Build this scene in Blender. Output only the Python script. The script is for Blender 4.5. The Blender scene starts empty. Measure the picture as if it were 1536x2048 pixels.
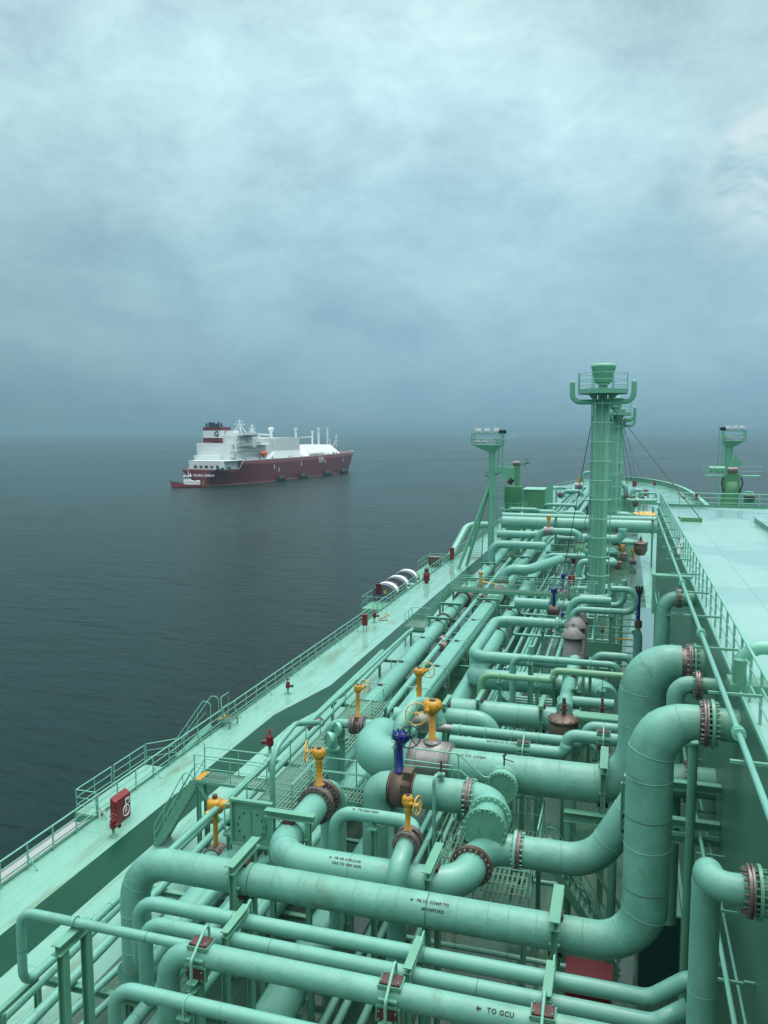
import bpy, math, random
from mathutils import Vector as V, Matrix, Quaternion
random.seed(7)
PI=math.pi
sc=bpy.context.scene; C=sc.collection
# ---------------------------------------------------------------- camera
FPX=1610.0; CAMZ=17.7
CAM=V((0,0,CAMZ)); YAW=math.radians(16.63); PITCH=math.radians(5.69)
RM=(Matrix.Rotation(YAW,3,'Z')@Matrix.Rotation(PI/2-PITCH,3,'X'))
cd=bpy.data.cameras.new('camera'); cam=bpy.data.objects.new('camera',cd); C.objects.link(cam)
cam.location=CAM; cam.rotation_euler=(PI/2-PITCH,0,YAW)
cd.sensor_fit='HORIZONTAL'; cd.sensor_width=36; cd.lens=36*FPX/1536; cd.clip_start=0.3; cd.clip_end=60000
sc.camera=cam
sc.view_settings.view_transform='Standard'; sc.view_settings.look='None'; sc.view_settings.exposure=0; sc.view_settings.gamma=1
# ---------------------------------------------------------------- world: overcast sky
w=bpy.data.worlds.new('World'); sc.world=w; w.use_nodes=True
nt=w.node_tree; nt.nodes.clear(); N=nt.nodes.new; L=nt.links.new
def lin(r,g,b):
    f=lambda c:(c/255/12.92) if c/255<=.04045 else ((c/255+.055)/1.055)**2.4
    return (f(r),f(g),f(b),1)
def mathn(t,op,a,b=None,c=None,clamp=False):
    n=t.nodes.new('ShaderNodeMath'); n.operation=op; n.use_clamp=clamp
    for i,v in enumerate((a,b,c)):
        if v is None: continue
        if isinstance(v,(int,float)): n.inputs[i].default_value=v
        else: t.links.new(v,n.inputs[i])
    return n.outputs[0]
def mixc(t,f,a,b):
    n=t.nodes.new('ShaderNodeMix'); n.data_type='RGBA'
    for k,v in ((0,f),(6,a),(7,b)):
        if isinstance(v,(int,float)): n.inputs[k].default_value=v
        elif isinstance(v,tuple): n.inputs[k].default_value=v
        else: t.links.new(v,n.inputs[k])
    return n.outputs[2]
SUN_EL=math.radians(70); SUN_AZ=math.radians(15)
tc=N('ShaderNodeTexCoord'); sx=N('ShaderNodeSeparateXYZ'); L(tc.outputs['Generated'],sx.inputs[0])
# azimuth measured from the heading of the view, elevation, in radians
rot=N('ShaderNodeVectorRotate'); rot.rotation_type='Z_AXIS'; rot.inputs['Angle'].default_value=-YAW
L(tc.outputs['Generated'],rot.inputs[0]); s2=N('ShaderNodeSeparateXYZ'); L(rot.outputs[0],s2.inputs[0])
az=mathn(nt,'ARCTAN2',s2.outputs[0],s2.outputs[1]); el=mathn(nt,'ARCSINE',s2.outputs[2])
ramp=N('ShaderNodeValToRGB'); cr=ramp.color_ramp
L(mathn(nt,'DIVIDE',el,1.2,clamp=True),ramp.inputs[0])
stops=[(0,(122,163,181)),(.04,(136,178,196)),(.085,(152,193,209)),(.17,(160,200,213)),(.28,(178,212,220)),(.4,(188,220,227)),(.62,(225,240,245)),(1,(255,255,255))]
while len(cr.elements)<len(stops): cr.elements.new(.5)
for e,(p,c) in zip(cr.elements,stops): e.position=p; e.color=lin(*c)
# cloud noise stretched along the horizon
cv=N('ShaderNodeCombineXYZ')
L(mathn(nt,'MULTIPLY',az,1.0),cv.inputs[0]); L(mathn(nt,'MULTIPLY',el,1.75),cv.inputs[1]); cv.inputs[2].default_value=3.7
def noise(t,vec,scale,det=6,rough=.55,dist=0):
    n=t.nodes.new('ShaderNodeTexNoise'); n.inputs['Scale'].default_value=scale; n.inputs['Detail'].default_value=det
    n.inputs['Roughness'].default_value=rough; n.inputs['Distortion'].default_value=dist
    if vec is not None: t.links.new(vec,n.inputs['Vector'])
    return n.outputs[0]
n1=noise(nt,cv.outputs[0],3.6,9,.58,.25); n2=noise(nt,cv.outputs[0],11.0,9,.66,.35); n3=noise(nt,cv.outputs[0],17.0,8,.6,.6)
cl=mathn(nt,'ADD',mathn(nt,'MULTIPLY',n1,.62),mathn(nt,'MULTIPLY',n2,.38))
cl=mathn(nt,'MULTIPLY',mathn(nt,'SUBTRACT',cl,.5),1.8)     # about -0.5..0.5
fade=mathn(nt,'MULTIPLY_ADD',mathn(nt,'DIVIDE',el,.3,clamp=True),.8,.2)
def blob(a0,e0,sa,se):
    da=mathn(nt,'DIVIDE',mathn(nt,'SUBTRACT',az,a0),sa); de=mathn(nt,'DIVIDE',mathn(nt,'SUBTRACT',el,e0),se)
    q=mathn(nt,'ADD',mathn(nt,'MULTIPLY',da,da),mathn(nt,'MULTIPLY',de,de))
    return mathn(nt,'EXPONENT',mathn(nt,'MULTIPLY',q,-1))
brt=mathn(nt,'MULTIPLY_ADD',cl,fade,1.05)
brt=mathn(nt,'SUBTRACT',brt,mathn(nt,'MULTIPLY',blob(-.55,.07,.42,.2),.27))       # the darker bank on the left
brt=mathn(nt,'ADD',brt,mathn(nt,'MULTIPLY',blob(.0,.24,.36,.1),.15))
brt=mathn(nt,'ADD',brt,mathn(nt,'MULTIPLY',blob(-.25,.42,.3,.09),.14))
brt=mathn(nt,'ADD',brt,mathn(nt,'MULTIPLY',blob(.08,.34,.26,.09),.22))
brt=mathn(nt,'SUBTRACT',brt,mathn(nt,'MULTIPLY',blob(.36,.47,.16,.06),.12))
pt=mathn(nt,'MULTIPLY',mathn(nt,'MULTIPLY',blob(.43,.285,.06,.065),1.5,clamp=True),mathn(nt,'MULTIPLY',mathn(nt,'SUBTRACT',n3,.36,clamp=True),4.5,clamp=True))
tint=mixc(nt,mathn(nt,'MULTIPLY_ADD',cl,1.6,.5,clamp=True),(.93,.97,1.03,1),(1.05,1.0,.955,1))
mixw=N('ShaderNodeVectorMath'); mixw.operation='SCALE'; L(ramp.outputs[0],mixw.inputs[0]); L(brt,mixw.inputs['Scale'])
tm=N('ShaderNodeVectorMath'); tm.operation='MULTIPLY'; L(mixw.outputs[0],tm.inputs[0]); L(tint,tm.inputs[1])
skyc=mixc(nt,mathn(nt,'MULTIPLY',pt,.85),tm.outputs[0],lin(220,240,243))
sky=N('ShaderNodeTexSky'); sky.sky_type='NISHITA'; sky.sun_disc=False; sky.sun_elevation=SUN_EL; sky.sun_rotation=SUN_AZ
bgn=N('ShaderNodeBackground'); bgn.inputs[1].default_value=.06; L(sky.outputs[0],bgn.inputs[0])
bgc=N('ShaderNodeBackground'); bgc.inputs[1].default_value=1.0; L(skyc,bgc.inputs[0])
L(mathn(nt,'MULTIPLY_ADD',mathn(nt,'MULTIPLY',mathn(nt,'SUBTRACT',el,.52,clamp=True),2.2,clamp=True),2.1,1.0),bgc.inputs[1])   # the zenith of an overcast sky is the brightest part
mx=N('ShaderNodeMixShader'); mx.inputs[0].default_value=.93; L(bgn.outputs[0],mx.inputs[1]); L(bgc.outputs[0],mx.inputs[2])
out=N('ShaderNodeOutputWorld'); L(mx.outputs[0],out.inputs[0])
sd=bpy.data.lights.new('sun','SUN'); sd.energy=1.45; sd.angle=math.radians(24); sd.color=(1,.97,.92)
so=bpy.data.objects.new('sun',sd); C.objects.link(so)
so.rotation_euler=V((math.sin(SUN_AZ)*math.cos(SUN_EL),math.cos(SUN_AZ)*math.cos(SUN_EL),math.sin(SUN_EL))).to_track_quat('Z','Y').to_euler()
# ---------------------------------------------------------------- surveying: pixel + one known coordinate -> point
def ray(px,py): return RM@V(((px-768)/FPX,-(py-1024)/FPX,-1))
def PZ(px,py,z): d=ray(px,py); return CAM+d*((z-CAMZ)/d.z)
def PX(px,py,x): d=ray(px,py); return CAM+d*(x/d.x)
def PY(px,py,y): d=ray(px,py); return CAM+d*(y/d.y)
AX={'x':V((1,0,0)),'y':V((0,1,0)),'z':V((0,0,1))}
RT=RM.transposed()
def proj(P):
    a=RT@(V(P)-CAM); return (768-a.x/a.z*FPX,1024+a.y/a.z*FPX)
def mv(P,ax,px=None,py=None):
    a=RT@(P-CAM); b=RT@AX[ax]
    if px is not None: k=(px-768)/FPX; t=-(a.x+k*a.z)/(b.x+k*b.z)
    else: k=-(py-1024)/FPX; t=-(a.y+k*a.z)/(b.y+k*b.z)
    return P+AX[ax]*t
def route(P,*toks):
    pts=[V(P)]
    for t in toks:
        k,v=t[0],t[1]; p=pts[-1].copy()
        if k=='x': p=mv(p,'x',px=v)
        elif k in 'yz': p=mv(p,k,py=v)
        elif k in('xp','yp','zp'): p=mv(p,k[0],py=v) if k=='xp' else mv(p,k[0],px=v)
        elif k=='X': p.x=v
        elif k=='Y': p.y=v
        elif k=='Z': p.z=v
        elif k=='dx': p.x+=v
        elif k=='dy': p.y+=v
        elif k=='dz': p.z+=v
        elif k=='q': p=PZ(v,t[2],p.z)
        elif k=='P': p=V(v)
        pts.append(p)
    return pts
# ---------------------------------------------------------------- materials
MATS={}
def mat(name,col,rough=.5,metal=0,col2=None,nscale=1.5,bump=0,bscale=20,rvar=0,spec=.5,stain=None):
    if name in MATS: return MATS[name]
    m=bpy.data.materials.new(name); m.use_nodes=True; t=m.node_tree; b=t.nodes['Principled BSDF']
    b.inputs['Base Color'].default_value=(*col,1); b.inputs['Roughness'].default_value=rough; b.inputs['Metallic'].default_value=metal
    b.inputs['Specular IOR Level'].default_value=spec
    tcn=t.nodes.new('ShaderNodeTexCoord'); vec=tcn.outputs['Object']
    base=None
    if col2:
        n=noise(t,vec,nscale,5,.6,.3)
        base=mixc(t,mathn(t,'MULTIPLY',mathn(t,'SUBTRACT',n,.3,clamp=True),2.5,clamp=True),(*col,1),(*col2,1))
    if stain:
        scol,sscale,thr,amt=stain
        n=noise(t,vec,sscale,6,.65,.6)
        f=mathn(t,'MULTIPLY',mathn(t,'MULTIPLY',mathn(t,'SUBTRACT',n,thr,clamp=True),8,clamp=True),amt)
        base=mixc(t,f,base if base is not None else (*col,1),(*scol,1))
    if base is not None: t.links.new(base,b.inputs['Base Color'])
    if rvar:
        n=noise(t,vec,nscale*2.3,4,.6)
        t.links.new(mathn(t,'MULTIPLY_ADD',mathn(t,'SUBTRACT',n,.5),rvar*2,rough,clamp=True),b.inputs['Roughness'])
    if bump:
        n=noise(t,vec,bscale,4,.6); bn=t.nodes.new('ShaderNodeBump'); bn.inputs['Strength'].default_value=bump; bn.inputs['Distance'].default_value=.02
        t.links.new(n,bn.inputs['Height']); t.links.new(bn.outputs[0],b.inputs['Normal'])
    MATS[name]=m; return m
PIPE=mat('pipe_paint',(.138,.370,.295),.34,col2=(.120,.332,.262),nscale=.9,bump=.25,bscale=7,rvar=.08,stain=((.10,.22,.15),1.1,.56,.55))
WRAP=mat('wrapped_insulation_paint',(.146,.382,.300),.44,col2=(.104,.290,.222),nscale=1.4,bump=.9,bscale=4,rvar=.08,stain=((.095,.21,.14),.9,.55,.6))
STEEL=mat('structure_paint',(.112,.315,.215),.42,col2=(.094,.28,.186),nscale=1.2,bump=.15,bscale=9,rvar=.08,stain=((.13,.12,.05),2.6,.64,.6))
RAILM=mat('rail_paint',(.16,.42,.315),.4)
SEAM=mat('seam_paint',(.045,.14,.10),.6)
MAST=mat('mast_paint',(.14,.39,.26),.42,col2=(.12,.35,.23),nscale=.5,bump=.2,bscale=3)
CRANE=mat('crane_paint',(.085,.27,.125),.45,col2=(.075,.24,.11),nscale=.6)
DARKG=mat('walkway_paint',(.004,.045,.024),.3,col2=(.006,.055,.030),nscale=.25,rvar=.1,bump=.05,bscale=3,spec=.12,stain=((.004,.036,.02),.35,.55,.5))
GRATE=mat('grating_paint',(.12,.26,.19),.6)
YEL=mat('yellow_paint',(.50,.26,.012),.42,col2=(.40,.20,.015),nscale=4)
YELP=mat('pale_yellow_paint',(.55,.36,.09),.5)
BLUE=mat('navy_paint',(.008,.015,.16),.25)
RED=mat('red_paint',(.20,.008,.012),.4,col2=(.14,.007,.010),nscale=2)
REDB=mat('dark_red_paint',(.10,.005,.009),.4)
RUST=mat('rusty_steel',(.085,.060,.050),.42,.45,col2=(.24,.21,.19),nscale=7)
BROWN=mat('bronze_casting',(.10,.07,.05),.42,.35,col2=(.15,.10,.075),nscale=3,bump=.3,bscale=15)
PAD=mat('brown_pad',(.045,.014,.012),.5,col2=(.10,.03,.027),nscale=5)
BARE=mat('bare_steel',(.30,.30,.28),.42,.6,col2=(.16,.155,.14),nscale=2.2,rvar=.12)
GALV=mat('galvanised_steel',(.20,.205,.195),.6,.2,col2=(.13,.13,.12),nscale=2)
BLK=mat('black_fitting',(.015,.018,.018),.5)
WHITE=mat('white_paint',(.78,.80,.80),.5)
WHITE2=mat('ship_white_paint',(.74,.78,.76),.5,col2=(.64,.70,.68),nscale=.06)
HULLR=mat('ship_red_hull',(.150,.010,.020),.4,col2=(.120,.009,.018),nscale=.03)
BLKR=mat('black_rubber',(.008,.012,.014),.6)
GREYC=mat('grey_cover',(.09,.11,.13),.6)
BLUEC=mat('blue_canvas',(.012,.08,.18),.5)
ORANGE=mat('orange_paint',(.65,.09,.015),.4)
TUGR=mat('tug_red_paint',(.42,.035,.02),.4)
GLASS=mat('dark_window_glass',(.01,.015,.02),.1)
INK=mat('stencil_black',(.008,.015,.012),.6)
SHIPGREY=mat('distant_grey_paint',(.42,.48,.52),.6)
NAVY=mat('funnel_dark_blue',(.012,.02,.05),.5)
# ---------------------------------------------------------------- mesh builder
def frame(d):
    d=d.normalized(); u=V((0,0,1)) if abs(d.z)<.95 else V((0,1,0))
    a=d.cross(u).normalized(); return d,a,a.cross(d).normalized()
class MB:
    def __init__(s): s.v=[]; s.f=[]; s.m=[]; s.s=[]; s.mats=[]
    def mi(s,m):
        if m not in s.mats: s.mats.append(m)
        return s.mats.index(m)
    def add(s,vs,fs,m,smooth=False):
        o=len(s.v); s.v+= [tuple(x) for x in vs]; i=s.mi(m)
        for f in fs: s.f.append([o+k for k in f]); s.m.append(i); s.s.append(smooth)
    def box(s,c,sz,m,R=None,taper=1.0):
        hx,hy,hz=sz[0]/2,sz[1]/2,sz[2]/2; vs=[]
        for z in(-1,1):
            k=taper if z>0 else 1
            for a,b in((-1,-1),(1,-1),(1,1),(-1,1)):
                p=V((a*hx*k,b*hy*k,z*hz)); vs.append(V(c)+(R@p if R else p))
        s.add(vs,[(3,2,1,0),(4,5,6,7),(0,1,5,4),(1,2,6,5),(2,3,7,6),(3,0,4,7)],m); return s
    def bar(s,a,b,wd,ht,m,up=None):
        a=V(a);b=V(b); d=(b-a); l=d.length; 
        if l<1e-6: return s
        d,x,y=frame(d) if up is None else (d.normalized(),)+(lambda dd:(dd.cross(V(up)).normalized(),))(d.normalized())+(None,)
        if y is None: y=x.cross(d).normalized()
        R=Matrix((x,d,y)).transposed(); return s.box((a+b)/2,(wd,l,ht),m,R)
    def ibeam(s,a,b,wd,ht,m,up=(0,0,1),t=.025):
        a=V(a);b=V(b);u=V(up).normalized(); d=(b-a).normalized()
        u=(u-d*u.dot(d)).normalized()
        s.bar(a+u*(ht/2-t/2),b+u*(ht/2-t/2),wd,t,m,up); s.bar(a-u*(ht/2-t/2),b-u*(ht/2-t/2),wd,t,m,up)
        s.bar(a,b,t,ht-2*t-.002,m,up); return s
    def cyl(s,a,b,r,m,r2=None,n=16,cap=True,smooth=True):
        a=V(a);b=V(b); r2=r if r2 is None else r2; d,x,y=frame(b-a)
        ring=[x*math.cos(2*PI*i/n)+y*math.sin(2*PI*i/n) for i in range(n)]
        s.add([a+q*r for q in ring]+[b+q*r2 for q in ring],[(i,(i+1)%n,n+(i+1)%n,n+i) for i in range(n)],m,smooth)
        if cap: s.add([a+q*r for q in ring],[tuple(range(n-1,-1,-1))],m); s.add([b+q*r2 for q in ring],[tuple(range(n))],m)
        return s
    def lathe(s,c,ax,prof,m,n=20,smooth=True):   # prof: (dist along axis, radius)
        d,x,y=frame(V(ax)); c=V(c); vs=[];fs=[]
        for h,r in prof:
            for i in range(n): vs.append(c+d*h+(x*math.cos(2*PI*i/n)+y*math.sin(2*PI*i/n))*max(r,.0005))
        for j in range(len(prof)-1):
            for i in range(n): fs.append((j*n+i,j*n+(i+1)%n,(j+1)*n+(i+1)%n,(j+1)*n+i))
        s.add(vs,fs,m,smooth); return s
    def tube(s,pts,r,m,n=12,cap=True,closed=False):
        pts=[V(p) for p in pts]; k=len(pts)
        if k<2: return s
        tans=[]
        for i in range(k):
            if closed: t=pts[(i+1)%k]-pts[i-1]
            else: t=pts[min(i+1,k-1)]-pts[max(i-1,0)]
            tans.append(t.normalized())
        d,x,y=frame(tans[0]); vs=[]; prev=tans[0]
        rr=r if isinstance(r,(list,tuple)) else [r]*k
        for i in range(k):
            q=prev.rotation_difference(tans[i]); x=q@x; prev=tans[i]
            x=(x-tans[i]*x.dot(tans[i])).normalized(); y=tans[i].cross(x)
            for j in range(n): vs.append(pts[i]+(x*math.cos(2*PI*j/n)+y*math.sin(2*PI*j/n))*rr[i])
        fs=[]
        for i in range(k if closed else k-1):
            a=i*n; b=((i+1)%k)*n
            for j in range(n): fs.append((a+j,a+(j+1)%n,b+(j+1)%n,b+j))
        s.add(vs,fs,m,True)
        if cap and not closed:
            s.add(vs[:n],[tuple(range(n-1,-1,-1))],m); s.add(vs[-n:],[tuple(range(n))],m)
        return s
    def ring(s,c,ax,R,r,m,n=24,k=6):
        d,x,y=frame(V(ax)); c=V(c)
        return s.tube([c+(x*math.cos(2*PI*i/n)+y*math.sin(2*PI*i/n))*R for i in range(n)],r,m,n=k,closed=True)
    def sphere(s,c,r,m,n=12,sz=1):
        return s.lathe(V(c),(0,0,1),[(-r*math.cos(PI*i/8)*sz,r*math.sin(PI*i/8)) for i in range(9)],m,n)
    def poly(s,pts,z0,z1,m,mside=None):
        n=len(pts); a=sum(pts[i][0]*pts[(i+1)%n][1]-pts[(i+1)%n][0]*pts[i][1] for i in range(n))
        if a<0: pts=pts[::-1]
        s.add([(p[0],p[1],z1) for p in pts],[tuple(range(n))],m)
        s.add([(p[0],p[1],z0) for p in pts],[tuple(range(n-1,-1,-1))],m)
        vs=[(p[0],p[1],z0) for p in pts]+[(p[0],p[1],z1) for p in pts]
        s.add(vs,[(i,(i+1)%n,n+(i+1)%n,n+i) for i in range(n)],mside or m); return s
    def build(s,name,parent=None,loc=None):
        me=bpy.data.meshes.new(name); me.from_pydata(s.v,[],s.f)
        for m in s.mats: me.materials.append(m)
        me.polygons.foreach_set('material_index',s.m); me.polygons.foreach_set('use_smooth',s.s); me.update()
        o=bpy.data.objects.new(name,me); C.objects.link(o)
        if parent is not None:
            o.parent=parent
            o.matrix_parent_inverse=Matrix.Translation(-parent_loc(parent))
        return o
def parent_loc(p): return V(p.location) if p.type=='EMPTY' else V((0,0,0))
def tag(o,label,cat=None,group=None,kind=None):
    if label: o['label']=label
    if cat: o['category']=cat
    if group: o['group']=group
    if kind: o['kind']=kind
    return o
def thing(name,label,cat,loc=(0,0,0),group=None):
    o=bpy.data.objects.new(name,None); C.objects.link(o); o.location=loc; o.empty_display_size=.2
    return tag(o,label,cat,group)
def fillet(pts,R,seg=8):
    pts=[V(p) for p in pts]; out=[pts[0]]; corners=[]
    for i in range(1,len(pts)-1):
        a,b,c=pts[i-1],pts[i],pts[i+1]; u=(a-b); v=(c-b); lu,lv=u.length,v.length
        if lu<1e-5 or lv<1e-5: continue
        u/=lu; v/=lv; ang=u.angle(v)
        if ang>PI-.02: out.append(b); continue
        Rr=R[i-1] if isinstance(R,(list,tuple)) else R
        t=Rr/math.tan(ang/2); lim=min(lu*(.5 if i>1 else .98),lv*(.5 if i<len(pts)-2 else .98)); t=min(t,lim); Rr=t*math.tan(ang/2)
        cen=b+(u+v).normalized()*(Rr/math.sin(ang/2)); p0=b+u*t; p1=b+v*t
        a0=p0-cen; a1=p1-cen; om=a0.angle(a1)
        for k in range(seg+1):
            f=k/seg; q=(a0*math.sin((1-f)*om)+a1*math.sin(f*om))/math.sin(om); out.append(cen+q)
    out.append(pts[-1]); return out
# ---------------------------------------------------------------- setting: sea and our own deck
SEA=-17.3
sea=MB(); seg=96; RR=13200
sea.add([(0,0,SEA)]+[(RR*math.cos(2*PI*i/seg),RR*math.sin(2*PI*i/seg),SEA) for i in range(seg)],[(0,i+1,(i+1)%seg+1) for i in range(seg)],None)
m=bpy.data.materials.new('sea_water'); m.use_nodes=True; t=m.node_tree; b=t.nodes['Principled BSDF']
b.inputs['Base Color'].default_value=(.001,.017,.014,1); b.inputs['Roughness'].default_value=.16; b.inputs['IOR'].default_value=1.33; b.inputs['Specular IOR Level'].default_value=.2
g=t.nodes.new('ShaderNodeNewGeometry')
mp=t.nodes.new('ShaderNodeMapping'); mp.inputs['Rotation'].default_value=(0,0,.45); mp.inputs['Scale'].default_value=(.55,1.5,1); t.links.new(g.outputs['Position'],mp.inputs[0])
mp2=t.nodes.new('ShaderNodeMapping'); mp2.inputs['Rotation'].default_value=(0,0,.2); mp2.inputs['Scale'].default_value=(.5,1.6,1); t.links.new(g.outputs['Position'],mp2.inputs[0])
h=mathn(t,'ADD',mathn(t,'MULTIPLY',noise(t,mp.outputs[0],.07,3,.5,.6),3.4),mathn(t,'ADD',mathn(t,'MULTIPLY',noise(t,mp2.outputs[0],.28,4,.55,.5),1.7),mathn(t,'MULTIPLY',noise(t,mp.outputs[0],1.1,4,.6,.3),.42)))
bn=t.nodes.new('ShaderNodeBump'); bn.inputs['Strength'].default_value=.78; bn.inputs['Distance'].default_value=1.0; t.links.new(h,bn.inputs['Height']); t.links.new(bn.outputs[0],b.inputs['Normal'])
big=noise(t,g.outputs['Position'],.004,4,.6,.5)
t.links.new(mathn(t,'MULTIPLY_ADD',big,.42,.0,clamp=True),b.inputs['Roughness'])
sea.mats=[m]; sea.m=[0]*len(sea.f); tag(sea.build('sea'),'dark teal sea with small ripples',kind='structure')
# deck paints (wet)
def deckmat(name,c1,c2,r0,scale,puddle=0,dirt=.3):
    m=bpy.data.materials.new(name); m.use_nodes=True; t=m.node_tree; b=t.nodes['Principled BSDF']
    tcn=t.nodes.new('ShaderNodeTexCoord'); vec=tcn.outputs['Object']
    a=noise(t,vec,scale,5,.6,.4); base=mixc(t,mathn(t,'MULTIPLY',mathn(t,'SUBTRACT',a,.35,clamp=True),3,clamp=True),(*c1,1),(*c2,1))
    mpp=t.nodes.new('ShaderNodeMapping'); mpp.inputs['Scale'].default_value=(1.6,.25,1); t.links.new(vec,mpp.inputs[0])
    d=noise(t,mpp.outputs[0],.5,6,.7,.5)
    base=mixc(t,mathn(t,'MULTIPLY',mathn(t,'MULTIPLY',mathn(t,'SUBTRACT',d,.52,clamp=True),7,clamp=True),dirt),base,(.12,.19,.10,1))
    p=noise(t,vec,scale*.9,3,.45,.2)
    pf=mathn(t,'MULTIPLY',mathn(t,'SUBTRACT',p,.47,clamp=True),16,clamp=True)
    if puddle: base=mixc(t,mathn(t,'MULTIPLY',pf,puddle),base,(c1[0]*.72,c1[1]*.80,c1[2]*.84,1))
    # plate seams
    sp=t.nodes.new('ShaderNodeSeparateXYZ'); t.links.new(vec,sp.inputs[0])
    def line(o,per,wd):
        f=mathn(t,'ABSOLUTE',mathn(t,'SUBTRACT',mathn(t,'FRACT',mathn(t,'DIVIDE',o,per)),.5)); return mathn(t,'LESS_THAN',f,wd/per)
    ln=mathn(t,'MAXIMUM',line(sp.outputs[0],3.1,.025),line(sp.outputs[1],8.3,.03))
    base=mixc(t,mathn(t,'MULTIPLY',ln,.5),base,(c1[0]*.5,c1[1]*.55,c1[2]*.5,1))
    t.links.new(base,b.inputs['Base Color'])
    t.links.new(mathn(t,'SUBTRACT',r0,mathn(t,'MULTIPLY',pf,r0*.7)),b.inputs['Roughness'])
    bn=t.nodes.new('ShaderNodeBump'); bn.inputs['Strength'].default_value=.12; bn.inputs['Distance'].default_value=.03
    t.links.new(noise(t,vec,1.3,3,.5),bn.inputs['Height']); t.links.new(bn.outputs[0],b.inputs['Normal'])
    return m
DECK=deckmat('wet_deck_paint',(.175,.38,.305),(.155,.345,.272),.17,.35,0,.75)
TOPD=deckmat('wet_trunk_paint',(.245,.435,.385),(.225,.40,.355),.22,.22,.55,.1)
HULLG=mat('own_hull_paint',(.2,.45,.34),.5)
XL=-22.9; XR=18.6; XC=(XL+XR)/2; HB=(XR-XL)/2
def side(y):                     # half beam at station y
    if y<215: return HB
    k=(y-215)/(306-215); return HB*math.sqrt(max(0,1-k**2.3))
ys=[-40,0,60,120,180,215]+[215+ (306-215)*math.sin(PI/2*i/16) for i in range(1,17)]
outl=[(XC-side(y),y) for y in ys]+[(XC+side(y),y) for y in reversed(ys[:-1])]
d=MB()
d.add([(x,y,0) for x,y in outl],[tuple(range(len(outl)-1,-1,-1))],DECK)
n=len(outl); d.add([(x,y,SEA-1) for x,y in outl]+[(x,y,0) for x,y in outl],[(i,(i+1)%n,n+(i+1)%n,n+i) for i in range(n)],HULLG)
tag(d.build('deck'),'wet pale green main deck',kind='structure')
DECK2=deckmat('inner_deck_paint_shaded',(.036,.100,.066),(.030,.088,.056),.24,.3,.3,.6)  # darker inner paint, deepened further to put gap shade into the colour
d=MB(); d.add([(-15.9,-30,.004),(2.5,-30,.004),(2.5,200,.004),(-15.9,200,.004)],[(0,1,2,3)],DECK2); tag(d.build('deck_inner_shaded'),'darker green deck beneath the piping',kind='structure')
# painted walkway with its sidestep
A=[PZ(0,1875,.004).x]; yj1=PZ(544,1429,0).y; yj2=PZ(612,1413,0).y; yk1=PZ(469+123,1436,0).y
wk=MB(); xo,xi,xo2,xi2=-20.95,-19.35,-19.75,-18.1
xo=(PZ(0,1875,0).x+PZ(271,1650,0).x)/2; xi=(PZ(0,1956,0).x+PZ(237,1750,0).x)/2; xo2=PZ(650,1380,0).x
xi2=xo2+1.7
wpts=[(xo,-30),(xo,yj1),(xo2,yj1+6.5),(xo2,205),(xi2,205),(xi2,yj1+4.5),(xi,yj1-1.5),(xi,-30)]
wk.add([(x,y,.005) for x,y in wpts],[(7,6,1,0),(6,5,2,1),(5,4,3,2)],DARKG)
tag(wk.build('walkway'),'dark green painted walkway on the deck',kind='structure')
# yellow landing mark on the fore deck
ym=MB(); pc=PZ(1300,1027,.010); ym.add([pc+V((3.6*math.cos(a*PI/12),4.5*math.sin(a*PI/12),0)) for a in range(24)],[tuple(range(24))],YELP)
tag(ym.build('deck_marking'),'yellow patch painted on the fore deck beside the raised deck',kind='structure')
# grey non-skid patch near the big bend
gp=MB(); q=[PZ(*p,0.010) for p in((1268,1215),(1318,1215),(1318,1330),(1245,1330))]; gp.add(q,[(3,2,1,0)],mat('grey_deck_paint',(.10,.20,.20),.3)); tag(gp.build('deck_patch'),'grey patch on the main deck',kind='structure')
# ---------------------------------------------------------------- small builders
def pipe(label,pts,r,m=None,bend=1.5,seam=1.6,n=None,ends=None,group=None,name='pipe',cat='pipe',bendR=None,seamr=None,rf=None):
    m=m or PIPE; b=MB(); R=bendR or bend*2*r*.92
    fp=fillet(pts,R,10 if r>.3 else 6); n=n or (28 if r>.35 else 18 if r>.15 else 10)
    b.tube(fp,[rf(q) for q in fp] if rf else r,m,n=n)
    if rf: r0=r; 
    if seam:
        acc=0; rnd=random.Random(int(r*1000)+len(fp)); nxt=seam*rnd.uniform(.3,1); pv=fp[0]
        for q in fp[1:]:
            l=(q-pv).length
            while acc+l>nxt and l>1e-6:
                c=pv+(q-pv)*((nxt-acc)/l); b.ring(c,q-pv,(rf(c) if rf else r)-.006,(.018 if m is WRAP else .012) if r>.3 else .012,m if rnd.random()<(.86 if m is WRAP else .4) else SEAM,n=max(n,16),k=6); nxt+=seam*rnd.uniform(.6,1.4)
            acc+=l; pv=q
    o=b.build(name); tag(o,label,cat,group); return o
def bolts(b,c,ax,R,cnt,br,ln,m):
    d,x,y=frame(V(ax))
    for i in range(cnt):
        a=2*PI*i/cnt; p=V(c)+(x*math.cos(a)+y*math.sin(a))*R; b.cyl(p-d*ln/2,p+d*ln/2,br,m,n=6,smooth=False)
def flange(parent,c,ax,r,m=RUST,t=.09,over=.22,cnt=20,gap=True,name='flange',bm=None):
    b=MB(); d=V(ax).normalized(); c=V(c); R=r+over
    if gap:
        b.cyl(c-d*(t*.65+.012),c-d*.012,R,m,n=32); b.cyl(c+d*.012,c+d*(t*.65+.012),R,m,n=32); b.cyl(c-d*.03,c+d*.03,R*.86,BARE,n=28)
    else: b.cyl(c-d*t/2,c+d*t/2,R,m,n=32)
    bolts(b,c,d,r+over*.55,cnt,.028 if r>.3 else .018,t*2+.13,bm or m); o=b.build(name,parent); return o
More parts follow.
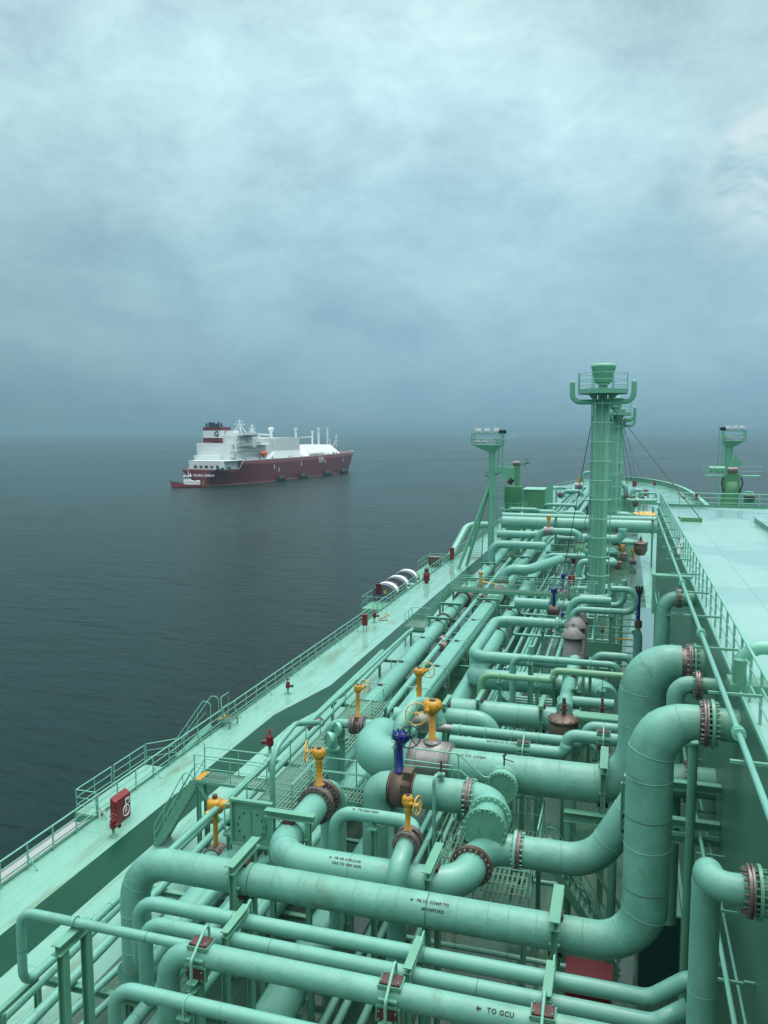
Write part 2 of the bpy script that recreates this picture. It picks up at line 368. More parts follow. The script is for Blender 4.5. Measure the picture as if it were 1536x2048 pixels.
def handwheel(parent,c,ax,R,m,name='handwheel',k=.022):
    b=MB(); d,x,y=frame(V(ax)); c=V(c); b.ring(c,d,R,k,m,n=28,k=8)
    for i in range(5):
        a=2*PI*i/5+.3; b.cyl(c,c+(x*math.cos(a)+y*math.sin(a))*R,k*.7,m,n=6)
    b.cyl(c-d*.06,c+d*.05,k*3,m,n=12); b.cyl(c-d*.22,c,k*1.2,m,n=8); return b.build(name,parent)
def gear_valve(label,c,ax,r,h,col,bodym,wheel=(-1,0,0),bl=.5,sr=.10,R=.36,name='valve',body=True,flanges=True,cat='valve'):
    """butterfly valve: body in the pipe, stem of height h, gearbox, handwheel"""
    t=thing(name,label,cat,c); c=V(c); d=V(ax).normalized()
    if body:
        b=MB(); b.cyl(c-d*bl/2,c+d*bl/2,r*1.04,bodym,n=28); b.cyl(c+V((0,0,r*.9)),c+V((0,0,r+.14)),sr*1.7,bodym,n=16); b.build('body',t)
        if flanges:
            flange(t,c-d*bl/2,d,r,RUST,.12,.17,24); flange(t,c+d*bl/2,d,r,RUST,.12,.17,24)
    top=c+V((0,0,r+.12+h))
    b=MB(); b.lathe(c+V((0,0,r+.1)),(0,0,1),[(0,.001),(0,sr*1.5),(.06,sr*1.5),(.07,sr),(h-.12,sr),(h,sr*1.5),(h+.02,.001)],col,18); b.build('stem',t)
    b=MB(); G=sr*2.05; b.lathe(top,(0,0,1),[(-.02,.001),(-.02,sr*1.5),(.05,G*.9),(.08,G),(.2,G),(.23,G*.92),(.3,G*.85),(.31,.001)],col,14)
    for i in range(6):
        a=PI/3*i; b.cyl(top+V((G*.93*math.cos(a),G*.93*math.sin(a),.06)),top+V((G*.93*math.cos(a),G*.93*math.sin(a),.25)),.03,col,n=6)
    b.cyl(top+V((0,0,.3)),top+V((0,0,.34)),G*.38,BLK,n=14); wv=V(wheel).normalized(); sd_=wv.cross(V((0,0,1))).normalized()
    b.cyl(top+V((0,0,.14))+sd_*G*.7-wv*G*.5,top+V((0,0,.14))+sd_*G*.7+wv*G*1.25,sr*.75,col,n=12); b.build('gearbox',t)
    wc=top+V((0,0,.14))+sd_*G*.7+wv*(G*1.25+.16)
    handwheel(t,wc,wv,R*.86,(YELP if col is YEL else col if col is not BLUE else NAVY)); return t
def globe_valve(label,c,r,h,m=BROWN,name='valve',stem=True,wheel=False):
    t=thing(name,label,'valve',c); c=V(c)
    b=MB(); b.lathe(c,(0,0,1),[(-r*1.1,.001),(-r*1.1,r*.5),(-r*.9,r*.75),(-r*.3,r),(r*.35,r*1.0),(r*.6,r*.85),(r*.62,r*1.08),(r*.78,r*1.08),(r*.8,r*.7),(r*1.05,r*.35),(r*1.1,.001)],m,24); bolts(b,c+V((0,0,r*.7)),(0,0,1),r*.98,12,.03,r*.35,m); b.build('body',t)
    b=MB(); b.cyl(c+V((0,0,r)),c+V((0,0,r+h)),r*.13,m,n=10); b.cyl(c+V((0,0,r+h*.3)),c+V((0,0,r+h*.42)),r*.3,m,n=12)
    b.cyl(c+V((0,0,r+h*.55)),c+V((0,0,r+h*.62)),r*.24,m,n=10); b.build('stem',t)
    if wheel: handwheel(t,c+V((0,0,r+h)),(0,0,1),r*.7,m)
    return t
def goalpost(label,c,r,along,zb=0.0,bw=.2,bh=.2,clear=.10,group=None,pads=True,over=.28,legw=.16,seat=True,legs=True):
    """portal frame round a pipe running in direction along ('x' or 'y')"""
    t=thing('pipe_support',label,'pipe support',(c[0],c[1],zb),group); c=V(c); s=AX['y' if along=='x' else 'x']; dd=AX[along]
    e=r+over; zt=c.z+r+clear+bh/2
    b=MB(); b.ibeam(V((c.x,c.y,zt))-s*(e+.22),V((c.x,c.y,zt))+s*(e+.22),bw,bh,STEEL); b.build('top_beam',t)
    if legs:
        for q in(-1,1):
            b=MB(); b.ibeam(V((c.x,c.y,zb))+s*q*e,V((c.x,c.y,zt-bh/2-.003))+s*q*e,legw,legw,STEEL,up=dd); b.build('leg',t)
    if seat:
        b=MB(); b.ibeam(V((c.x,c.y,c.z-r-clear-.09))-s*(e-legw/2-.003),V((c.x,c.y,c.z-r-clear-.09))+s*(e-legw/2-.003),.16,.16,STEEL); b.build('seat_beam',t)
    if pads:
        b=MB(); k=bw*.9
        b.box((c.x,c.y,c.z+r+clear/2),(.34 if along=='x' else .5*r+.1,.34 if along=='y' else .5*r+.1,clear-.006),PAD); b.build('pad',t); b=MB(); b.box((c.x,c.y,c.z-r-clear/2),(.34,.34,clear-.006),PAD); b.build('pad',t)
        b=MB(); b.ring(c,dd,r+.012,.016,STEEL,n=26,k=6)
        b.box(c+s*(r+.09),(.26 if along=='x' else .1,.26 if along=='y' else .1,.05),STEEL); b.box(c-s*(r+.09),(.26 if along=='x' else .1,.26 if along=='y' else .1,.05),STEEL); b.build('clamp',t)
    return t
def upost(label,c,r,along,zb=0.0,group=None,w=.16,hook=True,pads=False):
    """post under a pipe with a saddle plate and a U-bolt over it"""
    t=thing('pipe_support',label,'pipe support',(c[0],c[1],zb),group); c=V(c); dd=AX[along]; s=AX['y' if along=='x' else 'x']
    b=MB(); b.ibeam(V((c.x,c.y,zb)),V((c.x,c.y,c.z-r-.12)),w,w,STEEL,up=dd); b.build('post',t)
    b=MB(); b.box((c.x,c.y,c.z-r-.10),((.3 if along=='x' else 2.4*r+.1),(.3 if along=='y' else 2.4*r+.1),.03),STEEL); b.box((c.x,c.y,c.z-r-.045),((.1 if along=='x' else r),(.1 if along=='y' else r),.075),STEEL); b.build('saddle_plate',t)
    if hook:
        b=MB(); k=.022 if not pads else .035
        arc=[c+s*((r+k)*math.cos(a))+V((0,0,(r+k)*math.sin(a))) for a in [PI*i/12 for i in range(13)]]
        b.tube([arc[0]-V((0,0,r+.2))]+arc+[arc[-1]-V((0,0,r+.2))],k,RAILM,n=8); b.build('u_bolt',t)
    return t
def padbox(label,c,r,along='x',zb=0):
    """boxed clamp with brown pads on top and on the near side and a tall bent hoop"""
    t=thing('pipe_support',label,'pipe support',(c[0],c[1],zb)); c=V(c); L_=.24
    b=MB(); b.cyl(c-V((L_,0,0)),c+V((L_,0,0)),r*.9,STEEL,n=24)
    for sgn in(-1,1):
        b.box(c+V((0,sgn*(r+.0),.06)),(.40,.14,.05),STEEL); b.box(c+V((0,sgn*(r+.0),-.06)),(.40,.14,.05),STEEL)
    b.box(c+V((0,-(r*.92+.01),-.26)),(.52,.10,.34),STEEL); b.box(c+V((0,0,r*.92+.02)),(.50,.40,.08),STEEL); b.build('clamp',t)
    for top in(0,1):
        b=MB(); b.box(c+(V((0,0,r+.06)) if top else V((0,-(r+.035),-.26))),((.44,.34,.045) if top else (.44,.05,.26)),PAD)
        for i in(-1,1):
            for j in(-1,1):
                if top: b.cyl(c+V((i*.18,j*.13,r+.06)),c+V((i*.18,j*.13,r+.12)),.018,STEEL,n=6)
                else: b.cyl(c+V((i*.18,-(r+.04),-.26+j*.09)),c+V((i*.18,-(r+.09),-.26+j*.09)),.018,STEEL,n=6)
        b.build('pad',t)
    b=MB(); y0=-(r+.20); y1=r+.16
    b.tube(fillet([c+V((0,y0,-r-.25)),c+V((0,y0,r*.55)),c+V((0,y1-.1,r+.34)),c+V((0,y1,-.2))],.12,5),.035,RAILM,n=8); b.build('hoop',t)
    b=MB(); b.ibeam(V((c.x,c.y-r-.25,c.z-r-.2)),V((c.x,c.y+r+.35,c.z-r-.2)),.22,.2,STEEL); b.ibeam(V((c.x,c.y-r+.1,zb)),V((c.x,c.y-r+.1,c.z-r-.303)),.2,.2,STEEL,up=(1,0,0)); b.build('post',t)
    return t
def railing(label,pts,h=1.1,step=1.5,rails=(1.0,.66,.33),pr=.028,rr=.024,zoff=0,m=None,group=None,loop=False,cat='railing',endpost=True,braces=False,flat=False):
    m=m or RAILM; pts=[V(p) for p in pts]; t=thing('railing',label,cat,pts[0],group)
    for k in rails:
        b=MB(); b.tube(fillet([p+V((0,0,h*k)) for p in pts],.12,4) if len(pts)>2 else [p+V((0,0,h*k)) for p in pts],rr*(1.15 if k==1.0 else .75),m,n=8); b.build('rail',t)
    cnt=0
    for i in range(len(pts)-1):
        a,c=pts[i],pts[i+1]; l=(c-a).length; k=max(1,round(l/step))
        for j in range(k+1 if i==len(pts)-2 else k):
            if cnt>98: break
            p=a+(c-a)*(j/k); b=MB()
            if flat: b.box(p+V((0,0,h/2)),(.05,.09,h),m)
            else: b.cyl(p,p+V((0,0,h)),pr,m,n=8)
            if braces and j%3==1: b.cyl(p+V((0,0,h*.55)),p+V((.45,0,.01)),pr*.8,m,n=6)
            b.build('post',t); cnt+=1
    return t
def grating(label,poly_,z,th=.12,name='platform',legs=(),zb=0,holes=None,cat='platform',brace=()):
    c=poly_[0]; t=thing(name,label,cat,(c[0],c[1],z))
    b=MB(); xs=[p[0] for p in poly_]; ysx=[p[1] for p in poly_]
    b.poly(poly_,z-.03,z,GRATM); b.build('grating',t)
    b=MB(); n=len(poly_)
    for i in range(n):
        a=V((*poly_[i],z-th/2+.012)); q=V((*poly_[(i+1)%n],z-th/2+.012)); b.bar(a,q,.03,th,STEEL,(0,0,1))
    b.build('edge_frame',t)
    for l in legs:
        b=MB(); b.ibeam((l[0],l[1],zb),(l[0],l[1],z-.035),.15,.15,STEEL,up=(1,0,0)); b.build('leg',t)
    for a,q in brace:
        b=MB(); b.bar(a,q,.09,.09,STEEL); b.build('brace',t)
    return t
GRATM=bpy.data.materials.new('steel_grating'); GRATM.use_nodes=True
def _gr():
    t=GRATM.node_tree; b=t.nodes['Principled BSDF']; tcn=t.nodes.new('ShaderNodeTexCoord'); sp=t.nodes.new('ShaderNodeSeparateXYZ'); t.links.new(tcn.outputs['Object'],sp.inputs[0])
    def bars(o,per,duty):
        return mathn(t,'LESS_THAN',mathn(t,'FRACT',mathn(t,'DIVIDE',o,per)),duty)
    solid=mathn(t,'MAXIMUM',bars(sp.outputs[0],.15,.42),bars(sp.outputs[1],.5,.14))
    b.inputs['Base Color'].default_value=(.085,.20,.135,1); b.inputs['Roughness'].default_value=.55
    tr=t.nodes.new('ShaderNodeBsdfTransparent'); mxs=t.nodes.new('ShaderNodeMixShader'); o=t.nodes['Material Output']
    t.links.new(solid,mxs.inputs[0]); t.links.new(tr.outputs[0],mxs.inputs[1]); t.links.new(b.outputs[0],mxs.inputs[2]); t.links.new(mxs.outputs[0],o.inputs[0])
_gr()
def stairs(label,top,bot,wd,side_,rails=True,steps=None,yel=True,name='stairs',hh=1.0):
    """top and bot: centre line end points; side_: unit vector across the flight"""
    top=V(top);bot=V(bot);s=V(side_).normalized(); t=thing(name,label,'stairs',bot)
    for q in(-1,1):
        b=MB(); b.bar(top+s*q*wd/2,bot+s*q*wd/2,.03,.26,STEEL,(0,0,1)); b.build('stringer',t)
    k=steps or max(3,int(abs(top.z-bot.z)/.23)); run=(top-bot); run.z=0; run=run.normalized()
    for i in range(1,k):
        p=bot+(top-bot)*(i/k); b=MB(); R=Matrix((s,run,V((0,0,1)))).transposed(); b.box(p,(wd-.034,.24,.03),STEEL,R); b.build('tread',t)
    if yel:
        for p in(bot+(top-bot)*.03+V((0,0,.05)),):
            b=MB(); R=Matrix((s,run,V((0,0,1)))).transposed(); b.box(p,(wd-.034,.22,.03),YEL,R); b.build('yellow_step',t)
    if rails:
        for q in(-1,1):
            b=MB(); o=s*q*wd/2; a=top+o; c=bot+o; u=V((0,0,hh)); u2=V((0,0,hh*.55))
            b.tube(fillet([a,a+u,c+u+V((0,0,-.05)),c+(bot-top).normalized()*.0+V((0,0,.1))],.25,5),.024,RAILM,n=8)
            b.tube([a+u2,c+u2],.018,RAILM,n=6)
            for f in(.25,.5,.75): p=c+(a-c)*f; b.cyl(p,p+u,.02,RAILM,n=6)
            b.build('handrail',t)
    return t
def text_on(parent,txt,c,size,along,normal,m=INK,name='lettering',R=None,arrow=False,axis_c=None,align='CENTER',bold=.004):
    """stencilled writing; R bends it round a pipe whose centre line passes axis_c"""
    cu=bpy.data.curves.new('t','FONT'); cu.body=txt; cu.size=size; cu.align_x=align; cu.align_y='CENTER'; cu.offset=bold; cu.resolution_u=2; cu.space_character=1.12
    o=bpy.data.objects.new('t',cu); C.objects.link(o); dg=bpy.context.evaluated_depsgraph_get(); dg.update()
    me=bpy.data.meshes.new_from_object(o.evaluated_get(dg)); bpy.data.objects.remove(o,do_unlink=True)
    vs=[v.co.copy() for v in me.vertices]; fs=[tuple(p.vertices) for p in me.polygons]; bpy.data.meshes.remove(me)
    a=V(along).normalized(); nn=V(normal).normalized(); up=nn.cross(a).normalized(); b=MB()
    if arrow:
        x0=min(v.x for v in vs)-size*1.3; k=len(vs); s_=size*.42
        vs+=[V((x0-s_,0,0)),V((x0,s_,0)),V((x0,s_*.35,0)),V((x0+s_,s_*.35,0)),V((x0+s_,-s_*.35,0)),V((x0,-s_*.35,0)),V((x0,-s_,0))]; ar=(vs[k:],[tuple(range(6,-1,-1))]); vs=vs[:k]
    def wrap(v):
        if R: th=v.y/R; return V(c)+a*v.x+(nn*math.cos(th)+up*math.sin(th))*(R+.006)
        return V(c)+a*v.x+up*v.y+nn*.006
    if arrow: q=MB(); q.add([wrap(v) for v in ar[0]],ar[1],m); q.build('arrow',parent)
    par=list(range(len(vs)))
    def fd(i):
        while par[i]!=i: par[i]=par[par[i]]; i=par[i]
        return i
    for f in fs:
        for k in f[1:]: par[fd(k)]=fd(f[0])
    isl={}
    for f in fs: isl.setdefault(fd(f[0]),[]).append(f)
    L_=sorted((min(vs[k].x for f in v for k in f),max(vs[k].x for f in v for k in f),v) for v in isl.values()) if len(isl)>1 else [(0,0,list(isl.values())[0])]
    words=[]; hi=-1e9
    for x0,x1,v in L_:
        if x0-hi>size*.30: words.append([])
        words[-1]+=v; hi=max(hi,x1)
    for wf in words:
        used=sorted({k for f in wf for k in f}); ix={k:i for i,k in enumerate(used)}
        b=MB(); b.add([wrap(vs[k]) for k in used],[tuple(ix[k] for k in f) for f in wf],m); o=b.build(name,parent)
    return o

# our own bridge front, just behind the view point
t=thing('bridge_house','white front of our own bridge house standing behind the piping','deckhouse',(-2,-3,0)); b=MB()
b.box((-2,-12,9.5),(44,18,19),mat('bridge_white',(.62,.64,.62),.6)); b.build('wall',t); b=MB(); b.box((-2,-12,19.2),(46,19,.3),MATS['bridge_white']); b.box((-2,-12,21.4),(30,16,4.0),MATS['bridge_white']); b.build('upper_wall',t)
# ---------------------------------------------------------------- raised deck on the right
XT=2.62; ZT=11.83; YT=PZ(1351,1013,ZT).y
t=thing('raised_deck','raised deck block with wet pale top beside the piping','deck block',(XT,0,0))
b=MB(); x0,x1,y0,y1=XT,17.5,-25,YT
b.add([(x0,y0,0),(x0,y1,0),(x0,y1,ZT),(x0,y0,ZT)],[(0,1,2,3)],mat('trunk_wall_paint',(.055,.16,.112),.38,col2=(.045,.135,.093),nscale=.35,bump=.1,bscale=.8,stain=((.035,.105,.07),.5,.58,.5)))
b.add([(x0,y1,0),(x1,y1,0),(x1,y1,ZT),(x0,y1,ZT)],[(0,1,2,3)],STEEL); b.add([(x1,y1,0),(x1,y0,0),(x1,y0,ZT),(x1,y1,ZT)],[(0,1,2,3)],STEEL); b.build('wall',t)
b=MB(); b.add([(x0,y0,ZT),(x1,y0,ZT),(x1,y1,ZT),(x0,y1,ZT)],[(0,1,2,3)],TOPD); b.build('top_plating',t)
b=MB(); b.box((x0+.02,(y0+y1)/2,ZT+.02),(.05,y1-y0,.10),RAILM); b.box(((x0+x1)/2,y1-.03,ZT+.09),(x1-x0,.08,.22),STEEL); b.build('coaming',t)
b=MB()
for k in range(16):
    y=4+k*3.6
    for z in (2.9,5.2,7.4): b.box((x0-.10,y+(z*.37)%1,z),(.2,.05,.05),STEEL)
b.build('stiffener',t)
# rail of the raised deck
railing('railing of flat posts along the edge of the raised deck',[(XT+.14,3,ZT),(XT+.14,YT-.15,ZT),(17.2,YT-.15,ZT)],h=1.1,step=1.42,flat=True,rails=(1.0,.68,.34),pr=.035,rr=.03)
# pipe along the wall on brackets: follows the wall top
pA=PX(1316,1075,1.62); pB=PX(1536,1670,1.62); wz=PX(1440,1370,1.62).z
px_=1.9; zz=PX(1430,1340,px_).z
wl=thing('pipe','slender flanged pipe running on brackets just below the raised deck edge','pipe',(px_,10,zz))
b=MB(); b.tube([(px_,2,zz),(px_,56,zz),(px_,56.4,zz-.5)],.05,PIPE,n=12); b.build('tube',wl)
for k in range(14):
    y=6+k*3.4; b=MB(); b.box(((px_+XT)/2-.12,y,zz-.10),(XT-px_+.24,.06,.05),STEEL); b.build('bracket',wl)
    if k%2==0: b=MB(); b.cyl((px_,y+.9,zz),(px_,y+.95,zz),.11,RAILM,n=16); b.cyl((px_,y+1.0,zz),(px_,y+1.05,zz),.11,RAILM,n=16); b.build('flange',wl)
zz2=7.4; x2=2.12
wl=thing('pipe','thin lower pipe on brackets halfway down the raised deck wall','pipe',(x2,10,zz2))
b=MB(); b.tube([(x2,2,zz2),(x2,56,zz2)],.05,PIPE,n=10); b.tube([(x2+.25,2,zz2-.3),(x2+.25,56,zz2-.3)],.03,PIPE,n=8); b.build('tube',wl)
for k in range(20):
    y=6+k*2.4; b=MB(); b.box(((x2-.1+XT)/2,y,zz2-.08),(XT-x2+.2,.05,.05),STEEL); b.build('bracket',wl)
# ---------------------------------------------------------------- ship side rail
rl=railing('three-bar railing along the outer edge of the main deck',[(XL+.12,6,0),(XL+.12,150,0)],h=1.1,step=1.52,braces=True,pr=.034,rr=.032)
yy=[150,180,215]+[215+(306-215)*math.sin(PI/2*i/12) for i in range(1,12)]
railing('distant railing curving round the port bow',[(XC-side(y)+.3,y,0) for y in yy],h=1.1,step=6,rails=(1.0,.5),pr=.05,rr=.045)
ck=MB(); ck.box((XL+.03,70,.06),(.05,152,.12),STEEL); tag(ck.build('kerb'),'low steel kerb under the outer railing',kind='structure')
# bulwark on the starboard bow
bw=MB()
ysb=[120,150,180,215]+[215+(306-215)*math.sin(PI/2*i/12) for i in range(1,12)]
for i in range(len(ysb)-1):
    a=V((XC+side(ysb[i])-.3,ysb[i],.7)); c=V((XC+side(ysb[i+1])-.3,ysb[i+1],.7)); bw.bar(a,c,.2,1.4,STEEL,(0,0,1)); bw.bar(a+V((-.3,0,.72)),c+V((-.3,0,.72)),.9,.06,RAILM,(0,0,1))
tag(bw.build('bulwark'),'bulwark along the starboard bow with flat top rail','bulwark')
# ================================================================ foreground pipes
# A: compressor to manifold
ZW=.004
A0=PX(1418,1447,2.0); Apts=route(A0,('x',1303),('z',1895),('x',269)); YA=A0.y; ZA=Apts[-1].z; Apts.append(V((Apts[-1].x,YA,2.2)))
RA=.43
start=V((1.78,YA,A0.z))
A=pipe('large pipe stencilled FR.VR COMP.TO MANIFORD crossing the foreground then rising to the wall',[start]+Apts[1:],RA,WRAP,bendR=1.15,seam=.8,rf=lambda p:(.43+.10*min(1,max(0,(p.z-ZA)/1.0)) if p.x<Apts[1].x+.3 else .53-.14*min(1,(p.x-Apts[1].x-.3)/.6)))
b=MB(); b.cyl((1.76,YA,A0.z),(1.97,YA,A0.z),RA*.8,RUST,n=28); b.cyl((2.05,YA,A0.z),(XT+.02,YA,A0.z),.37,STEEL,n=28); b.build('wall_stub',A)
flange(A,(1.92,YA,A0.z),(1,0,0),.37,RUST,.06,.16,24,bm=BARE); flange(A,(2.06,YA,A0.z),(1,0,0),.37,STEEL,.07,.18,24,gap=False)
pt=mv(V((0,YA-RA,ZA)),'x',px=862); nrm=V((0,-.62,.78))
axc=V((pt.x,YA,ZA))
text_on(A,'FR.VR COMP.TO',axc+V((0,0,0)),.105,(1,0,0),V((0,-.55,.83)),R=RA,arrow=True); text_on(A,'MANIFORD',axc+V((.03,0,0)),.105,(1,0,0),V((0,-.83,.55)),R=RA)
ax_=lambda px: mv(V((0,YA,ZA)),'x',px=px)
c=ax_(487); goalpost('portal frame over the left end of the large foreground pipe',c,RA,'x',zb=3.0,bw=.26,bh=.24,over=.18)
c=ax_(1112); goalpost('portal frame over the large foreground pipe near its bend up the wall',c,RA,'x',zb=0,bw=.26,bh=.24,over=.18)
# K: vapour to compressor
K0=PX(1387,1330,2.33); Kp=route(K0,('x',1287),('z',1578),('x',733)); YK=K0.y; ZK=Kp[-1].z
RK=.64
Kp2=route(Kp[-1],('y',1458)); Kp2.append(Kp2[-1]+V((0,0,-4.4)))
K=pipe('fat pipe stencilled VAP TO COMP. with a tall bend up the wall',[V((1.95,YK,K0.z))]+Kp[1:]+Kp2[1:],RK,WRAP,seam=.9,bendR=1.6,rf=lambda p:(.64+.11*min(1,max(0,(p.z-ZK)/1.2)) if p.x<Kp[1].x+.3 else .75-.15*min(1,(p.x-Kp[1].x-.3)/.8)))
b=MB(); b.cyl((1.9,YK,K0.z),(2.24,YK,K0.z),RK*.82,RUST,n=28); b.cyl((2.2,YK,K0.z),(XT+.02,YK,K0.z),RK*.86,STEEL,n=28); b.build('wall_stub',K)
flange(K,(2.22,YK,K0.z),(1,0,0),.56,RUST,.06,.13,24,bm=BARE); flange(K,(2.35,YK,K0.z),(1,0,0),.56,STEEL,.06,.15,24,gap=False)
b=MB(); kb=mv(V((0,YK,ZK)),'x',px=822); b.tube(fillet([kb,mv(V((0,YK,ZK)),'x',px=733),Kp2[1],Kp2[1]+V((0,0,-2.4))],1.15,12),RK+.13,PIPE,n=32); b.build('swollen_bend',K)
kx=mv(V((0,YK,ZK)),'x',px=945); text_on(K,'VAP TO COMP.',V((kx.x,YK,ZK)),.15,(1,0,0),V((0,-.45,.9)),R=RK,bold=.003)
c=mv(V((0,YK,ZK)),'x',px=1207); goalpost('slim frame over the fat compressor pipe beside its bend',c,RK,'x',zb=2.0,bw=.26,bh=.24,over=.1)
c=mv(V((0,YK,ZK)),'x',px=806); goalpost('slanting-looking frame between the swollen bend and the bare steel valve',c,RK+.13,'x',zb=2.0,bw=.26,bh=.24,over=.1)
# bare steel valve with yellow gear
c=mv(V((0,YK,ZK)),'x',px=864); sv=thing('valve','large bare steel valve under a tall yellow gearbox','valve',c)
xl=mv(V((0,YK,ZK)),'x',px=822).x; xr=mv(V((0,YK,ZK)),'x',px=903).x
b=MB(); b.lathe((xl,YK,ZK),(1,0,0),[(0,RK*.5),(0,RK+.16),(.05,RK+.19),(xr-xl-.12,RK+.19),(xr-xl-.1,RK+.14),(xr-xl-.04,RK+.14),(xr-xl-.03,RK+.17),(xr-xl,RK+.17),(xr-xl,RK*.5)],BARE,36); b.ring((xl+.32,YK,ZK),(1,0,0),RK+.19,.012,GALV,36,4); b.build('body',sv)
st=V((c.x,YK,ZK+RK+.19)); b=MB(); b.lathe(st,(0,0,1),[(0,.3),(.03,.3),(.04,.16),(.14,.15),(.15,.13),(1.0,.12),(1.02,.001)],YEL,20); b.build('stem',sv)
b=MB(); b.lathe(st,(0,0,1),[(-.02,.32),(.04,.32),(.05,.2),(.1,.17)],BARE,24); b.build('collar',sv)
g0=st+V((0,0,1.0)); b=MB(); b.lathe(g0,(0,0,1),[(0,.12),(.1,.2),(.22,.30),(.25,.36),(.42,.36),(.46,.32),(.52,.3),(.53,.001)],YEL,14); b.cyl(g0+V((-.1,-.25,.3)),g0+V((-.1,-.62,.3)),.09,YEL,n=12); b.cyl(g0+V((0,0,.53)),g0+V((0,0,.56)),.12,BLK,n=16); bolts(b,g0+V((0,0,.4)),(0,0,1),.33,8,.03,.14,YEL); b.build('gearbox',sv)
handwheel(sv,g0+V((-.42,-.62,.2)),(.35,-1,0),.4,YELP)
# B with its valve flange
ZB=5.3; B0=PZ(1100,1712,ZB); YB=B0.y; RB=.46
Pw=PY(1395,1565,YB); zw=Pw.z; xw=1.9
xa=mv(B0,'x',px=1188).x
B1=[V((1.8,YB,zw)),V((1.0,YB,zw)),V((xa,YB,ZB)),mv(B0,'x',px=1048)]
Bq=pipe('insulated pipe rising at a slant to the wall behind the foreground riser',B1,RB,WRAP,bend=1.6,seam=1.4)
b=MB(); b.cyl((1.75,YB,zw),(XT+.02,YB,zw),RB*.92,STEEL,n=28); b.build('wall_stub',Bq); flange(Bq,(1.95,YB,zw),(1,0,0),RB,RUST,.06,.14,22)
c1=mv(B0,'x',px=957); Bb=route(mv(B0,'x',px=1030),('X',c1.x),('y',1778),('x',545),('y',1600)); Bb.append(Bb[-1]+V((0,1.0,0)))
Bm=pipe('pipe stencilled FR.VR HTR/LNG VAP.TO VAP HDR with a bend at each end',Bb[:-1],RB,PIPE,bend=1.3,seam=3.2)
yb2=Bb[2].y
fl=flange(Bq,mv(B0,'x',px=1037),(1,0,0),RB,RUST,.1,.12,22,bm=RAILM)
b=MB(); fx=mv(B0,'x',px=1037); b.cyl(fx+V((.06,0,0)),fx+V((.3,0,0)),RB*.93,RUST,n=28); b.cyl(fx+V((-.12,0,0)),fx+V((-.05,0,0)),RB+.13,RAILM,n=28); b.build('bare_neck',Bq)
fm=(Bb[1]+(Bb[2]-Bb[1])*.5); flange(Bm,fm,(0,1,0),RB,BROWN,.1,.14,20,bm=BARE)
tx=mv(V((0,yb2,ZB)),'x',px=700); text_on(Bm,'FR.VR HTR/LNG',V((tx.x,yb2,ZB)),.10,(1,0,0),V((0,-.42,.9)),R=RB,arrow=True); text_on(Bm,'VAP.TO VAP HDR',V((tx.x,yb2,ZB)),.10,(1,0,0),V((0,-.68,.73)),R=RB)
c=mv(V((0,yb2,ZB)),'x',px=866); goalpost('portal frame over the vapour header pipe beside the grated walkway',c,RB,'x',zb=0,bw=.24,bh=.22,over=.15)
# valve C on the header
cv_=Bb[3]+(Bb[4]-Bb[3])*.93
gear_valve('yellow-geared valve with rusty bolted flanges beside the left walkway',V((Bb[4].x,Bb[4].y-.1,ZB)),(0,1,0),RB,.95,YEL,RUST,wheel=(-1,-.25,0),bl=.62,sr=.11,R=.42)
pipe('down bend behind the rusty flanged valve',[Bb[4]+V((0,.25,0)),Bb[4]+V((0,1.25,0)),Bb[4]+V((0,1.25,-3.4))],RB,PIPE,bend=1.1,seam=0)
c=(Bb[3]+Bb[4])/2; goalpost('portal frame over the short pipe leading to the rusty flanged valve',V((Bb[3].x,Bb[3].y+1.3,ZB)),RB,'y',zb=0,bw=.24,bh=.22,over=.14)
# J: brown valve line
ZJ=6.0; J0=PZ(880,1588,ZJ); YJ=J0.y; RJ=.53
xj0=mv(J0,'x',px=757).x; xj1=mv(J0,'x',px=990).x
Jl=pipe('tall left bend of the line with the brown cast valve',[V((xj0,YJ,2.6)),V((xj0,YJ,ZJ)),mv(J0,'x',px=780)],RJ,WRAP,bend=1.2,seam=1.0)
Jp=pipe('insulated pipe between the brown cast valve and the blind flange bend',[mv(J0,'x',px=832),mv(J0,'x',px=928)],RJ,WRAP,seam=0)
flange(Jp,mv(J0,'x',px=940),(1,0,0),RJ,RUST,.1,.1,22,bm=RAILM); b=MB(); b.cyl(mv(J0,'x',px=926),mv(J0,'x',px=940),RJ*.93,RUST,n=28); b.build('bare_neck',Jp)
jc=V((xj1,YJ,ZJ)); Je=route(mv(J0,'x',px=945),('X',xj1),('y',1640)); Je[-1]=V((xj1,YJ-1.9,ZJ))
Jb=pipe('bolted bend ending in a round blind flange above the grated walkway',Je,RJ*.96,PIPE,bend=1.25,seam=0)
flange(Jb,(xj1,YJ-1.05,ZJ),(0,1,0),RJ,RAILM,.1,.13,20,bm=RAILM); b=MB(); b.cyl((xj1,YJ-1.98,ZJ),(xj1,YJ-1.86,ZJ),RJ+.14,STEEL,n=32); bolts(b,(xj1,YJ-1.92,ZJ),(0,1,0),RJ+.08,20,.035,.2,RAILM); b.tube(fillet([V((xj1-.12,YJ-2.0,ZJ+.42)),V((xj1-.12,YJ-2.0,ZJ+.66)),V((xj1+.12,YJ-2.0,ZJ+.66)),V((xj1+.12,YJ-2.0,ZJ+.42))],.03,3),.02,RAILM,n=6); b.box((xj1-.2,YJ-2.03,ZJ),(.02,.06,.2),RAILM); b.box((xj1+.2,YJ-2.03,ZJ),(.02,.06,.2),RAILM); b.build('blind_flange',Jb)
c=mv(J0,'x',px=806); jv=thing('valve','brown cast valve with a navy blue stem and handwheel','valve',c)
x0_=mv(J0,'x',px=782).x; x1_=mv(J0,'x',px=831).x
